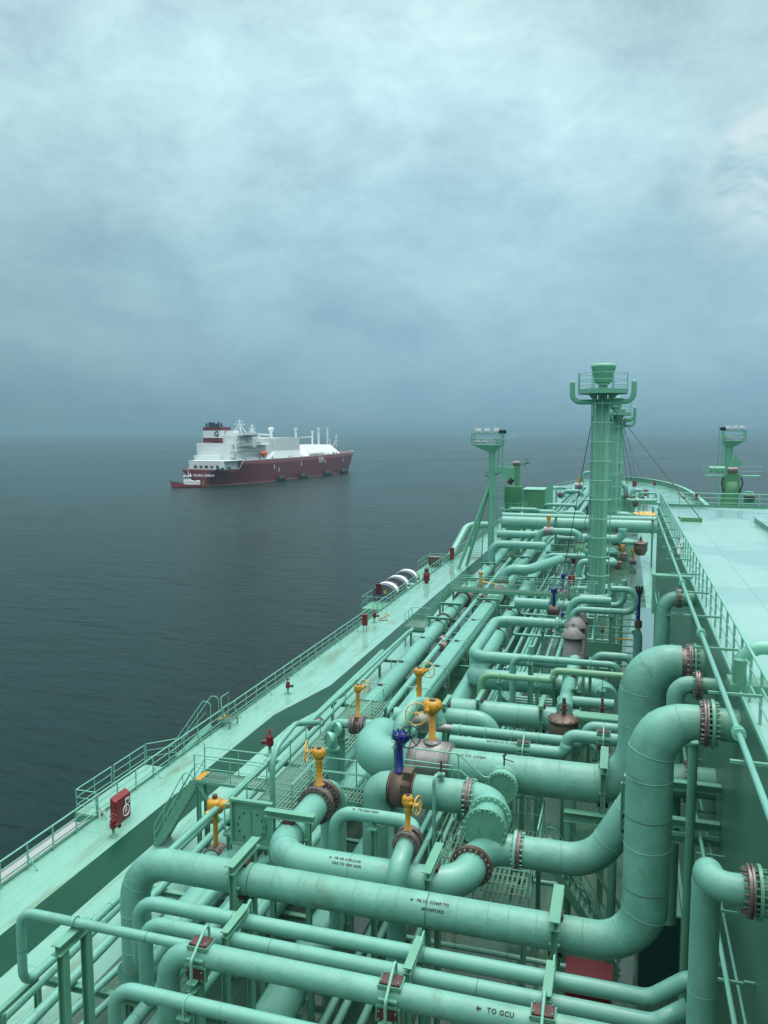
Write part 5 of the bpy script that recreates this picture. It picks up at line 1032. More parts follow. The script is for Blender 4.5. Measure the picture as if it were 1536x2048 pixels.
goalpost('dark portal frame over the inboard header at the bottom of the view',along(l3a,l3b,1985),.55,'y',over=.16,bw=.24)
goalpost('portal frame over the inboard header glimpsed below the large foreground pipe',along(l3a,l3b,1838),.55,'y',over=.14,bw=.24)

# low cross pipes and drain lines under the rack
rnd=random.Random(21)
for k in range(14):
    y=24+k*3.9+rnd.random(); x0=-8.8+rnd.random()*3; x1=x0+3+rnd.random()*5; z=.7+rnd.random()*.9; r=.07+rnd.random()*.09
    pipe(ORDW[k]+' from near of the low small-bore pipes crossing the deck beneath the rack',[(x0,y+2.5,z),(x0,y,z),(min(x1,1.2),y,z),(min(x1,1.2),y,.05)],r,PIPE,seam=2,n=10,bendR=r*3,group='low small-bore pipes beneath the rack')
for k in range(16):
    y=28+k*4.2; x=-7.2+rnd.random()*6.6; h_=1.2+rnd.random()*1.6
    t=thing('valve',ORDW[k]+' from near of the small dark valves on standpipes among the deck piping','valve',(x,y,0),'small dark valves on standpipes'); b=MB(); b.cyl((x,y,0),(x,y,h_),.07,PIPE,n=10); b.cyl((x,y,h_*.55),(x,y,h_*.6),.16,STEEL,n=12); b.build('standpipe',t)
    b=MB(); b.lathe((x,y,h_),(0,0,1),[(-.05,.08),(0,.15),(.2,.15),(.26,.08),(.3,.04),(.5,.035)],(BROWN,BLUE,RUST,STEEL)[k%4],12); b.build('body',t); handwheel(t,(x,y,h_+.5),(0,0,1),.17,(BROWN,BLUE,RUST,RED)[k%4],k=.018)
for k in range(12):
    y=84+k*4.1; x=-8.5+rnd.random()*6; z=1.6+rnd.random()*1.6; r=.16+rnd.random()*.26
    pipe(ORDW[k]+' from near of the short green pipes crowded between the first two vent masts',[(x-1.5,y,.2),(x-1.5,y,z),(x+1.5+rnd.random()*2,y,z),(x+2,y+2,z)],r,PIPE,seam=0,n=14,bendR=r*2,group='short green pipes between the first and second vent masts')
for k in range(5): upost(('leftmost','second','third','fourth','rightmost')[k]+' slim post under the two gas pipes behind the fat compressor pipe',mv(V(r8[0]),'x',px=920+k*52),.22,'x',zb=0)
for k,px_q in enumerate((1000,1075,1150,1205)): upost(('leftmost','second','third','rightmost')[k]+' slim post under the light green stepped pipe',mv(PZ(1010,1353,5.6),'x',px=px_q),.165,'x',zb=0)
c=mv(V(r2[0]),'x',px=1110); goalpost('slim frame on the fat low cross pipe',c,.6,'x',over=.06,bw=.2); c=mv(V(r2[0]),'x',px=1025); goalpost('left slim frame on the fat low cross pipe',c,.6,'x',over=.06,bw=.2)

for k in range(9):
    x=-8.3+k*.78; y0=44+rnd.random()*6; y1=100+rnd.random()*40
    pipe(ORDW[k]+' from the left of the thin longitudinal pipes left of the vent masts',[(x,y0,.05),(x,y0,.9+.1*(k%3)),(x,y1,.9+.1*(k%3)),(x,y1,.05)],.085+.03*(k%3),PIPE,seam=4,n=8,bendR=.3,group='thin longitudinal deck pipes left of the vent masts')
for k in range(8):
    y=100+k*6.5; t=thing('pipe_support',ORDW[k]+' from near of the low frames carrying thin pipes between the vent masts','pipe support',(-6,y,0),'low frames between the vent masts'); b=MB(); b.ibeam((-9,y,2.9),(-3,y,2.9),.25,.25,STEEL); b.build('beam',t)
    for x in(-8.8,-6,-3.2): b=MB(); b.box((x,y,1.38),(.2,.2,2.76),STEEL); b.build('leg',t)
for k,(x,y) in enumerate(((-3.2,88),(-3.4,93),(-.4,97),(.2,104),(-4,108),(0,112))):
    globe_valve(('nearest','second','third','fourth','fifth','farthest')[k]+' brown valve on deck between the first and second vent masts',V((x,y,2.2)),.5,.5,m=(BROWN,RUST)[k%2])
# ================================================================ light masts, cranes, rails gear
def floodlight(parent,c,face=(0,-1,-.2),s=.45):
    b=MB(); b.box(V(c)+V((0,0,s*.1)),(s,s*.7,s*.75),WHITE); b.box(V(c)+V((0,-s*.05,-s*.34)),(s*.98,s*.72,s*.14),BLK); b.build('floodlight',parent)
def light_mast(label,x,y,ztop,struts,mir=1,r=.33,w_=3.8,z0=0):
    t=thing('light_mast',label,'light mast',(x,y,z0)); zp=ztop-1.5
    b=MB(); b.cyl((x,y,z0),(x,y,zp-.8),r,MAST,n=20); b.lathe((x,y,zp-.85),(0,0,1),[(0,r),(.8,1.5),(.82,.01)],MAST,4) if 0 else None; b.build('pole',t)
    o=-.55*mir; hx=w_/2; vs=[V((x+o-hx,y-1,zp)),V((x+o+hx,y-1,zp)),V((x+o+hx,y+1,zp)),V((x+o-hx,y+1,zp)),V((x-r,y-r,zp-.95)),V((x+r,y-r,zp-.95)),V((x+r,y+r,zp-.95)),V((x-r,y+r,zp-.95))]
    b=MB(); b.add(vs,[(0,1,2,3),(4,7,6,5),(0,4,5,1),(1,5,6,2),(2,6,7,3),(3,7,4,0)],MAST); b.build('basket_floor',t)
    b=MB()
    for k in(.7,1.35):
        b.tube([v+V((0,0,k)) for v in vs[:4]],.06,MAST,n=6,closed=True)
    for v in vs[:4]: b.box(v+V((0,0,.68)),(.16,.16,1.36),MAST)
    b.bar(vs[0]+V((0,0,1.38)),vs[1]+V((0,0,1.38)),.3,.14,MAST,(0,0,1)); b.build('basket',t)
    for q in(-.30,.0,.32): floodlight(t,(x+o+q*w_,y-.9,zp+1.85),s=.62)
    for q in(-.34,-.1,.36): floodlight(t,(x+o+q*w_,y-.6,zp+.45),s=.6)
    for q in(.46,.58):
        b=MB(); b.cyl((x+o+q*w_*mir,y-1.0,zp+1.65),(x+o+q*w_*mir,y-.6,zp+1.65),.27,NAVY,n=14); b.build('round_lamp',t)
    for s_ in struts: b=MB(); b.cyl(V((x,y,ztop*.66)),s_,.2,MAST,n=12); b.build('strut',t)
    b=MB(); xl=x+mir*1.1
    for q in(-.28,.28): b.cyl((xl+q,y-.2,z0+1),(xl+q,y-.2,ztop+.6),.035,MAST,n=5)
    k=z0+1.2
    while k<ztop: b.cyl((xl-.28,y-.2,k),(xl+.28,y-.2,k),.022,MAST,n=5); k+=.4
    b.build('ladder',t); b=MB(); k=z0+3
    while k<ztop-.5: b.tube([(xl-.45,y-.2,k),(xl-.45,y-.9,k),(xl+.45,y-.9,k),(xl+.45,y-.2,k)],.035,MAST,n=5); k+=1.7
    for q in(-.45,.0,.45): b.cyl((xl+q,y-.9,z0+3),(xl+q,y-.9,ztop-.8),.03,MAST,n=5)
    b.build('cage',t); 
    for z_ in(5.5,ztop*.8): b=MB(); b.box((x+mir*.5,y-.2,z_),(.9,.08,.08),MAST); b.build('bracket',t)
    return t
DL=105; xl=U(980,DL)-1.2; yl=DL/.958+xl*.298; 
light_mast('left light mast with a basket of white floodlights and slanting struts',PZ(981,1137,0).x,PZ(981,1137,0).y,PY(975,866,PZ(981,1137,0).y).z,[PZ(917,1137,0),PZ(933,1131,0)],mir=1,r=.40)
pr=PZ(1449,1110,0); light_mast('right light mast behind the raised deck with a basket of floodlights',pr.x,pr.y,PY(1450,860,pr.y).z,[PZ(1420,1090,0),PZ(1432,1100,0)],mir=-1,r=.5,w_=2.9)
# cranes
def crane(label,px_q,Y,ptop,r,jib,mir):
    P=PY(px_q,ptop,Y); x,y,zt=P.x,P.y,P.z; t=thing('deck_crane',label,'crane',(x,y,0))
    b=MB(); b.cyl((x,y,0),(x,y,zt-3.8 if mir>0 else zt-1.2),r*(.88 if mir>0 else 1),CRANE,n=28); b.build('pedestal',t)
    b=MB(); b.lathe((x,y,0),(0,0,1),[(zt-3.8,r*.88),(zt-3.7,r*1.05),(zt,r*1.05),(zt+.15,r*1.1),(zt+.2,.01)],CRANE,28) if mir>0 else b.lathe((x,y,0),(0,0,1),[(zt-1.2,r),(zt,r*.95),(zt+.02,.01)],CRANE,28); b.build('turret',t)
    b=MB()
    if mir>0:
        b.box((x+r*.45,y,zt+1.9),(r*.55,1.0,3.8),CRANE); b.box((x-r*.55,y,zt+2.3),(r*1.4,1.2,2.2),MAST); b.cyl((x-r*.5,y-.6,zt+.6),(x-r*.1,y-.6,zt+1.4),.45,BLK,n=12); b.build('housing',t)
        b=MB(); b.cyl((x-.1,y-.2,zt+4.0),(x+1.1,y-.2,zt+4.0),.45,RUST,n=18); b.build('winch',t)
        b=MB(); b.bar((x+.2,y,zt+3.7),(x+2.8,y,zt+4.2),.5,.2,CRANE,(0,0,1)); b.tube([(x+1.6,y-.5,zt+3.4),(x+2.4,y-.5,zt+4.3),(x+2.0,y-.5,zt+4.8),(x+2.6,y-.5,zt+5.0)],.06,BLK,n=6); b.build('arm',t)
        b=MB(); J=V((x-1.2,y,zt+3.2)); b.bar(J,J+V((-6,16,-2.0)),1.1,.9,MAST,(0,0,1)); b.build('jib',t)
        for k,q in enumerate((0,.33,.66)): b=MB(); b.bar(J+V((-6*q,16*q,-2*q+.7)),J+V((-6*(q+.2),16*(q+.2),-2*(q+.2)+.7)),.25,.2,RAILM,(0,0,1)); b.build('jib_step',t)
        b=MB(); n=12; b.lathe((x,y,0),(0,0,1),[(zt-3.9,r*.9),(zt-3.75,r*1.7),(zt-3.7,r*1.7),(zt-3.68,r)],STEEL,20); b.build('gallery',t)
        b=MB(); pts=[V((x+r*1.65*math.cos(2*PI*i/12),y+r*1.65*math.sin(2*PI*i/12),zt-3.7)) for i in range(12)]
        for k in(.55,1.1): b.tube([p+V((0,0,k)) for p in pts],.03,RAILM,n=5,closed=True)
        for p in pts: b.cyl(p,p+V((0,0,1.1)),.035,RAILM,n=5)
        b.build('railing',t)
    else:
        b.box((x,y,zt+.2),(r*1.7,1.4,1.6),CRANE,taper=.9); b.build('housing',t)
        b=MB(); b.cyl((x-.6,y-.5,zt+1.5),(x+.6,y-.5,zt+1.5),.45,RUST,n=18); b.build('winch',t)
        b=MB(); b.add([(x+.2,y,zt+3.7),(x+1.4,y,zt+2.1),(x-.1,y,zt+2.1),(x+.2,y+.8,zt+3.7),(x+1.4,y+.8,zt+2.1),(x-.1,y+.8,zt+2.1)],[(0,2,1),(3,4,5),(0,1,4,3),(1,2,5,4),(2,0,3,5)],MAST); b.build('post',t)
        b=MB(); b.box((x-2.1,y,zt+.75),(2.3,2,.14),MAST); b.box((x+2.3,y,zt+.75),(2.3,2,.14),MAST); b.build('platform',t)
        for s_ in(-1,1):
            b=MB(); x0=x+s_*1.0; x1=x+s_*3.5
            for k in(.6,1.25,): b.tube([(x0,y-1,zt+.8+k),(x1,y-1,zt+.8+k),(x1,y+1,zt+.8+k)],.035,RAILM,n=5)
            for q in(x0,(x0+x1)/2,x1): b.cyl((q,y-1,zt+.8),(q,y-1,zt+2.05),.04,RAILM,n=5)
            b.build('railing',t)
        b=MB(); b.cyl((x-2.7,y-.4,zt+1.6),(x-.9,y-.4,zt+1.6),.4,MAST,n=16); b.cyl((x-2.9,y-.4,zt+1.6),(x-2.7,y-.4,zt+1.6),.46,MAST,n=16); b.build('motor',t)
        for s_ in(-1,1): b=MB(); b.tube(fillet([V((x+s_*1.1,y-.6,zt+.6)),V((x+s_*1.3,y-.7,zt-.2)),V((x+s_*1.0,y-.7,zt-1.4))],.4,5),.09,BLK,n=8); b.build('hose',t)
    return t
crane('left deck crane with its jib stowed forward behind the left light mast',1027,138,974,1.45,0,1)
crane('right deck crane with rusty winch drum behind the raised deck',1463,116,963,1.12,0,-1)
# green deckhouse and cap vent behind raised deck
p=PZ(1068,1030,0); Yd=142; t=thing('deckhouse','small green deckhouse with a sloping side plate right of the left crane','deckhouse',PY(1068,1015,Yd)); A_=PY(1046,1016,Yd); B_=PY(1090,981,Yd)
b=MB(); b.box(((A_.x+B_.x)/2,Yd+3,B_.z/2+.0),(B_.x-A_.x,6,B_.z),CRANE); b.build('wall',t); b=MB(); b.box(((A_.x+B_.x)/2,Yd+3,B_.z+.08),(B_.x-A_.x+.3,6.3,.14),RAILM); b.build('roof',t)
b=MB(); c=PY(1090,981,Yd); b.add([(c.x,Yd-.3,0),(c.x+1.4,Yd-.3,0),(c.x+1.4,Yd-.3,c.z+1.6),(c.x,Yd-.3,c.z+.2),(c.x,Yd-.1,0),(c.x+1.4,Yd-.1,0),(c.x+1.4,Yd-.1,c.z+1.6),(c.x,Yd-.1,c.z+.2)],[(0,1,2,3),(7,6,5,4),(0,4,5,1),(1,5,6,2),(2,6,7,3),(3,7,4,0)],MAST); b.build('side_plate',t)
p=PY(1497,1004,95); t=thing('winch','small green winch frame with dark drum right of the right crane','winch',(p.x,p.y,0)); b=MB(); b.box((p.x,p.y,p.z/2),(1.2,1.2,p.z),STEEL); b.box((p.x,p.y,p.z+.5),(1.1,1,.9),STEEL); b.build('frame',t); b=MB(); b.cyl((p.x-.5,p.y-.55,p.z+.55),(p.x+.5,p.y-.55,p.z+.55),.32,BLK,n=16); b.build('drum',t); b=MB(); b.cyl((p.x,p.y,p.z+.95),(p.x,p.y,p.z+1.15),.45,RAILM,n=16); b.build('cap',t)
# objects on the raised deck
p=PZ(1530,1330,ZT+.6); t=thing('mooring_fitting','pale green round fitting standing on the raised deck behind the flat-post railing','fitting',(p.x,p.y,ZT)); b=MB()
b.tube([V((p.x-.0+.55*math.cos(a),p.y,ZT+.45+.55*math.sin(a))) for a in [2*PI*i/20 for i in range(20)]],.16,RAILM,n=10,closed=True); b.build('ring',t); b=MB(); b.box((p.x,p.y,ZT+.1),(1.5,.8,.2),STEEL); b.cyl((p.x-.55,p.y-.25,ZT+.2),(p.x-.55,p.y-.25,ZT+.75),.14,STEEL,n=12); b.build('base',t)
p=PZ(1507,1043,ZT); q=PZ(1590,1080,ZT); t=thing('hatch_coaming','low hatch coaming on the raised deck at the right edge of the view','hatch',p); b=MB(); b.box((p.x+3.05,p.y-5,ZT+.15),(6,10,.3),STEEL); b.build('coaming',t); b=MB(); b.box((p.x+3.05,p.y-5,ZT+.33),(6.2,10.2,.05),TOPD); b.build('lid',t)
p=PZ(1362,1093,ZT+.6); b=MB(); R_=Matrix.Rotation(.3,3,'Y'); b.box((XT+.06,PX(1362,1093,XT+.06).y,ZT+.55),(.03,1.1,.9),WHITE,R_); t=thing('notice_board','tilted white notice board on the flat-post railing','notice',(XT,p.y,ZT)); b.build('board',t); b=MB(); yy_=PX(1362,1093,XT+.06).y; 
for dy,dz in((.2,.25),(-.1,0),(.15,-.25)): b.box((XT+.035-.3*dz,yy_+dy,ZT+.55+dz),(.02,.3,.08),INK,R_)
b.build('print',t)
# hydrants
def hydrant(label,p,s=1,arm=(1,0,0)):
    t=thing('hydrant',label,'hydrant',p); p=V(p); b=MB(); b.lathe(p,(0,0,1),[(0,.2*s),(.02*s,.2*s),(.03*s,.06*s),(.35*s,.06*s)],STEEL,14); b.build('foot',t)
    b=MB(); b.lathe(p,(0,0,1),[(.33*s,.06*s),(.36*s,.13*s),(.5*s,.15*s),(.6*s,.1*s),(.62*s,.13*s),(.72*s,.12*s),(.75*s,.04*s),(.88*s,.03*s)],RED,14); a=V(arm); b.cyl(p+V((0,0,.5*s)),p+V((0,0,.5*s))+a*.26*s,.07*s,RED,n=10); b.build('body',t)
    b=MB(); b.cyl(p+V((0,0,.5*s))+a*.26*s,p+V((0,0,.5*s))+a*.34*s,.09*s,BLK,n=12); b.build('cap',t); handwheel(t,p+V((0,0,.9*s)),(0,0,1),.14*s,RED,k=.015); return t
hydrant('red hydrant on deck in front of the fire hose cabinet',PZ(227,1672,0),1.05)
hydrant('small red hydrant near the outer rail above the platform',PZ(576,1387,0),1.1)
hydrant('red hydrant near the outer rail by the hose box',PZ(749,1245,0),1.3)
hydrant('red fire valve standing on the near part of the L-shaped platform edge',PZ(541,1512,1.3),1.4,(-1,0,0)) if 0 else hydrant('red fire valve on a standpipe just outboard of the L-shaped platform',V((PZ(540,1510,2.0).x,PZ(540,1510,2.0).y,2.0)),1.35,(-.8,-.4,0))
p=V((PZ(540,1510,2.0).x,PZ(540,1510,2.0).y,0)); b=MB(); b.cyl(p,p+V((0,0,2.0)),.07,PIPE,n=10); tag(b.build('standpipe'),'thin standpipe carrying the red fire valve near the platform','pipe')
# fire hose cabinet with F sign
f=PZ(242,1641,0); xc=f.x; f.z=.58; t=thing('fire_cabinet','red fire hose cabinet with a circled F hanging on the outer rail','fire cabinet',(xc,f.y,0)); b=MB(); b.box((xc,f.y,f.z),(.26,1.15,1.1),RED); 
b.add([(xc-.13,f.y-.575,f.z+.55),(xc+.13,f.y-.575,f.z+.55),(xc+.13,f.y+.575,f.z+.55),(xc-.13,f.y+.575,f.z+.55),(xc-.13,f.y-.575,f.z+.72),(xc-.13,f.y+.575,f.z+.72)],[(0,1,4),(1,2,5,4),(2,3,5),(3,0,4,5)],RED); b.build('body',t)
b=MB(); b.box((xc+.14,f.y,f.z-.02),(.02,1.06,1.0),RED); b.build('door',t)
b=MB(); b.ring((xc+.16,f.y+.2,f.z-.16),(1,0,0),.24,.024,WHITE,28,6); b.build('sign_ring',t); text_on(t,'F',V((xc+.155,f.y+.2,f.z-.16)),.34,(0,1,0),(1,0,0),m=WHITE,bold=.01); b=MB(); b.box((xc+.158,f.y+.30,f.z+.27),(.012,.30,.28),WHITE); b.build('sticker',t); b=MB(); b.box((xc+.168,f.y+.30,f.z+.25),(.01,.18,.15),BLK); b.build('sticker_mark',t)
b=MB()
for q in(-.5,.5): b.box((xc,f.y+q,(f.z-.55)/2+.002),(.06,.06,max(.01,f.z-.555)),STEEL)
b.build('leg',t)
s_=PX(204,1627,XL+.2); b=MB(); b.box((XL+.2,s_.y,s_.z),(.02,.42,.42),WHITE); t=thing('notice','small square white notice on the outer rail left of the fire cabinet','notice',(XL+.2,s_.y,s_.z)); b.build('board',t); b=MB(); b.box((XL+.215,s_.y,s_.z-.02),(.01,.2,.14),BLK); b.build('print',t)
# outboard accommodation-ladder platform
ya=PX(196,1640,XL).y; yb=PX(330,1540,XL).y
t=thing('platform','outboard platform beyond the rail at the ship side','platform',(XL-.6,ya,0)); b=MB(); b.box((XL-.62,(ya+yb)/2,-.05),(1.2,yb-ya,.1),DECK); b.box((XL-.62,ya-.02,-.3),(1.2,.05,.5),STEEL); b.build('floor',t)
ym=(ya+yb)/2
railing('near half of the hoop railing on the outboard platform',[(XL-.1,ya+.05,0),(XL-1.18,ya+.05,0),(XL-1.18,ym-.1,0)],rails=(1,.66,.33),step=1.6)
railing('far half of the hoop railing on the outboard platform',[(XL-1.18,ym+.1,0),(XL-1.18,yb-.05,0)],rails=(1,.66,.33),step=1.6); railing('end railing of the outboard platform',[(XL-1.18,yb+.1,0),(XL-.05,yb+1.2,0)],rails=(1,.66,.33),step=1.2)
# aluminium gangway stowed outboard
g0=PX(0,1800,XL-.55).y; t=thing('gangway','aluminium gangway stowed outside the rail at the lower left','gangway',(XL-.6,g0,0)); ALU=mat('aluminium',(.36,.38,.37),.45,.5)
y0=g0-3; y1=ya-.4
for x_ in(XL-.35,XL-.95):
    b=MB(); b.box((x_,(y0+y1)/2,-.12),(.1,y1-y0,.07),ALU); b.box((x_,(y0+y1)/2,-.62),(.1,y1-y0,.07),ALU)
    k=y0+.3
    while k<y1-.2: b.box((x_,k,-.37),(.05,.05,.43),ALU); k+=.62
    b.build('side_frame',t)
b=MB(); k=y0+.4
while k<y1-.3: b.box((XL-.65,k,-.6),(.5,.1,.04),GALV); k+=.4
b.box((XL-.65,(y0+y1)/2,-.09),(.34,y1-y0-.5,.05),ALU); b.build('steps',t)
for k in range(3): b=MB(); b.cyl((XL-.3,g0+2+k*3.2,-.1),(XL+.1,g0+2+k*3.2,-.1),.07,STEEL,n=10); b.build('clamp',t)
# stile over the rail with hooped handrails
ps=PX(452,1437,XL+.2); y_=ps.y; t=thing('boarding_stile','boarding stile with a small grated step, hooped handrails and a gate at the outer rail','stile',(XL,y_,0))
b=MB(); b.box((XL+.35,y_,.42),(.9,1.0,.05),GRATM); b.box((XL+.35,y_-.5,.36),(.9,.04,.14),STEEL); b.build('step',t); b=MB(); b.box((XL-.05,y_-.0,.46),(.16,.9,.03),YEL); b.build('yellow_step',t)
for q in(-.5,.5): b=MB(); b.box((XL+.7,y_+q,.18),(.07,.07,.36),STEEL); b.build('leg',t)
b=MB(); b.tube([(XL+.15,y_-.35,.5),(XL+.15,y_-.5,1.9),(XL+.15,y_+.5,1.9),(XL+.15,y_+.35,.5)],.03,RAILM,n=6); b.tube([(XL+.15,y_-.48,1.2),(XL+.15,y_+.48,1.2)],.02,RAILM,n=6); b.build('gate',t)
for q in(-.5,.5): b=MB(); b.tube(fillet([V((XL-.05,y_+q-.9,.45)),V((XL-.05,y_+q-.9,1.8)),V((XL-.5,y_+q-.9,1.95)),V((XL-1.9,y_+q-2.2,-.5))],.28,6),.028,RAILM,n=6); b.build('handrail',t)
b=MB(); b.tube([(XL-.4,y_-1.4,1.2),(XL-1.9,y_-2.7,-.9)],.02,RAILM,n=6); 
for q in(.2,.5,.8): b.tube([(XL-.5-1.4*q,y_-1.4-1.3*q,1.7-2.2*q),(XL-.5-1.4*q,y_-1.4-1.3*q,.9-2.2*q)],.018,RAILM,n=5)
b.build('side_rail',t)
b=MB(); b.bar((XL-.3,y_-.9,.3),(XL-1.9,y_-2.2,-1.4),.7,.08,STEEL,(0,0,1)); b.build('ladder_board',t)
# life raft platform outboard
zr=-.9; y0=PX(752,1230,XL-2.6).y; 
ra=PZ(760,1215,zr); yr0=ra.y-1; yr1=PZ(872,1125,zr).y
t=thing('platform','outboard life raft platform beyond the rail','platform',(XL-1.6,yr0,zr)); b=MB(); b.box((XL-1.7,(yr0+yr1)/2,zr-.1),(3.3,yr1-yr0,.2),STEEL); b.box((XL-1.7,yr0-.02,zr-.7),(3.2,.05,1.0),STEEL); b.build('floor',t)
railing('railing round the outboard life raft platform',[(XL-.1,yr0+.05,zr),(XL-3.3,yr0+.05,zr),(XL-3.3,yr0+5.5,zr)],rails=(1,.5),step=1.8,h=1.3)
railing('far railing of the outboard life raft platform',[(XL-3.3,yr1-7.5,zr),(XL-3.3,yr1-.1,zr),(XL-.1,yr1-.1,zr)],rails=(1,.5),step=1.8,h=1.3)
for k,(px_q,py,lb) in enumerate(((789,1168,'nearest'),(806,1155,'middle'),(822,1144,'farthest'))):
    c=PY(px_q,py,yr0+5.0+k*4.3); c=V((XL-2.1,yr0+5.0+k*4.3,zr)); t=thing('life_raft',f'{lb} of three covered life rafts with white arched straps','life raft',c); R_=1.35
    b=MB(); pr_=[(-R_,0)]+[(-R_*math.cos(a),.75+R_*.85*math.sin(a)) for a in [PI*i/10 for i in range(11)]]+[(R_,0)]; nn=len(pr_); vs=[c+V((p[0],-1.1,p[1])) for p in pr_]+[c+V((p[0],1.1,p[1])) for p in pr_]
    b.add(vs,[tuple(range(nn-1,-1,-1))[::-1],tuple(range(nn,2*nn))[::-1]]+[(i,i+nn,(i+1)%nn+nn,(i+1)%nn) for i in range(nn)],GREYC); b.build('cover',t)
    b=MB(); arcp=[c+V((-(R_+.05)*math.cos(a),0,.75+(R_*.85+.05)*math.sin(a))) for a in [PI*(.08+.84*i/14) for i in range(15)]]
    for i in range(14): b.bar(arcp[i],arcp[i+1],.7,.07,WHITE,V((0,0,1)) if abs((arcp[i+1]-arcp[i]).normalized().z)<.95 else V((1,0,0)))
    for v in range(0): pass
    b.build('strap',t); b=MB(); 
    for i in range(6): b.bar(arcp[i]+V((-.04,.75,.02)),arcp[i+1]+V((-.04,.75,.02)),.8,.06,BLUEC,V((0,0,1)))
    b.build('canvas',t); b=MB(); b.box(c+V((.2,-1.12,1.1)),(.32,.02,.42),YELP); b.build('label_plate',t)
redbox('dark red double-door locker on the near end of the life raft platform',757,1178,.6,.5,1.1,.3,m=REDB,post=False)
p=V((XL-1.9,yr1-3.4,zr)); t=thing('crate','rusty brown crate at the far end of the life raft platform','crate',p); b=MB(); b.box(p+V((0,0,.9)),(1.7,1.3,.9),BROWN); b.box(p+V((0,0,1.38)),(1.8,1.4,.06),RUST); b.build('body',t); b=MB(); b.box(p+V((0,0,.22)),(1.5,1.1,.44),BLK); b.build('skid',t)
for k,(px_q,py) in enumerate(((826,1158),(833,1148),(822,1150))):
    p=V((XL-.9,yr0+9+k*2.2,zr+.5)); t=thing('canister',('nearest','middle','farthest')[k]+' pale canister lying by the rail near the life rafts','canister',p); b=MB(); b.cyl(p+V((-.55,0,0)),p+V((.55,0,0)),.34,RAILM,n=16); b.build('shell',t); b=MB(); b.box(p+V((0,0,-.42)),(.9,.5,.14),STEEL); b.build('cradle',t)
# hose lying on deck
h0=PZ(757,1240,.06); b=MB(); b.tube([h0,h0+V((.8,.3,0)),PZ(770,1228,.06),PZ(778,1229,.06),PZ(771,1232,.06),PZ(758,1238,.06)],.06,mat('hose_paint',(.35,.30,.22),.7),n=6); tag(b.build('hose'),'pale hose lying looped on deck near the outer rail','hose')
# diagonal ladder and fat slanting pipe by the light mast
pp=[PZ(905,1108,.5),PZ(918,1068,4.5),PZ(940,1042,5)]; pipe('fat slanting pipe rising by the rail at the left light mast',[PZ(900,1115,.4),PY(935,1050,PZ(900,1115,.4).y+8),PY(985,1050,PZ(900,1115,.4).y+8)],.5,PIPE,bendR=1.5,seam=3)
p=PZ(951,1118,0); q=PY(955,1058,p.y+.5); stairs('steep ladder stairs at the foot of the left light mast',q,p,1.7,(1,0,0),rails=False,yel=True)
# yellow actuator beneath the platform end at left
p=PZ(430,1612,3.9); t=thing('valve','pale yellow motor actuator on a slim yellow stem left of the hatch plate','valve',p); b=MB(); b.lathe(p,(0,0,1),[(-.25,.2),(-.2,.3),(.15,.3),(.25,.26),(.3,.1),(.31,.01)],YEL,18); b.cyl(p+V((0,-.1,0)),p+V((.75,.25,.15)),.17,YEL,n=14); b.cyl(p+V((-.1,-.5,-.15)),p+V((.15,0,-.1)),.13,YELP,n=12); b.build('gearbox',t); b=MB(); b.cyl(p+V((0,0,.3)),p+V((0,0,.45)),.1,BROWN,n=10); b.build('cap',t); b=MB(); b.cyl(p+V((0,0,-.25)),p+V((0,0,-1.7)),.09,YEL,n=12); b.build('stem',t); b=MB(); b.cyl(p+V((0,-.3,-1.95)),p+V((0,.3,-1.95)),.42,RUST,n=24); b.build('body',t)
pipe('short bend with a rusty flange under the pale yellow actuator',[p+V((0,-.3,-1.95)),p+V((0,-1.6,-1.95)),p+V((0,-1.6,-3.2))],.36,PIPE,seam=0,bendR=.7)
HAZE=2.3e-4
# ================================================================ the other ship, tug, far boats, haze
XS=-247.5; XP=-287.5; ROTS=math.radians(4.7); XM=(XS+XP)/2
PV=V((XM,462.0,0)); RI=Matrix.Rotation(ROTS,3,'Z')
def Q_(cx,cy,x=XS):          # a point of the side plane x, in the ship's own unrotated frame
    c=RI@(CAM-PV-V((4,0,0)))+PV; d=RI@ray(330+cx/3.84,820+cy/3.84); return c+d*((x-c.x)/d.x)
SW=SEA
yst=462.0; ybow=Q_(1440,445).y+8
zmain=Q_(900,372).z; zaft=Q_(520,458).z; zb_=Q_(1452,318).z
sh=thing('gas_carrier','long dark red and white gas carrier lying ahead on the left','ship',(XM,yst,SW))
HB2=20.0; LB=Q_(1452,318,XM).y-13
def half(y,z):       # hull half breadth
    f=(z-SW)/(zmain-SW); a=1.0
    k=(y-yst)
    if k<60: a=min(a,1-(1-k/60)**2.2*(.10+.75*(1-min(1,max(0,f)))**.8))
    k=(LB+ (f-1)*6)-y
    if k<62: a=min(a,max(0,1-(1-max(0,k)/62)**(2.0+f*.8)))
    return HB2*a
def deckz(y):
    if y<Q_(600,420).y: return zaft
    return zmain+(zb_-zmain)*max(0,(y-(LB-140))/140)**1.3
ys_=[yst,yst+3,yst+8,yst+15,yst+25,yst+40]; yk=Q_(600,420).y; y=yst+40
stations=sorted(set(ys_+[yk-.1,yk+3]+[yst+40+i*12 for i in range(1,int((LB-70-yst-40)/12)+1)]+[LB-70+70*math.sin(PI/2*i/14) for i in range(15)]))
b=MB(); rows=[]; lev=(0,.12,.3,.55,.8,1.0)
for y in stations:
    zt=deckz(y) if not(yk-.2<y<yk+4) else deckz(y); r=[]
    for s_ in(-1,1):
        for l in (lev if s_<0 else lev[::-1]):
            z=SW-1+(zt-SW+1)*l; yy2=y
            if y>LB-20: yy2=y-(1-l)*(y-(LB-20))*.32
            r.append((XM-s_*-1*half(y,z) if 0 else XM+s_*half(y,z),yy2,z))
    rows.append(r)
nl=len(rows[0])
vs=[p for r in rows for p in r]; fs=[]
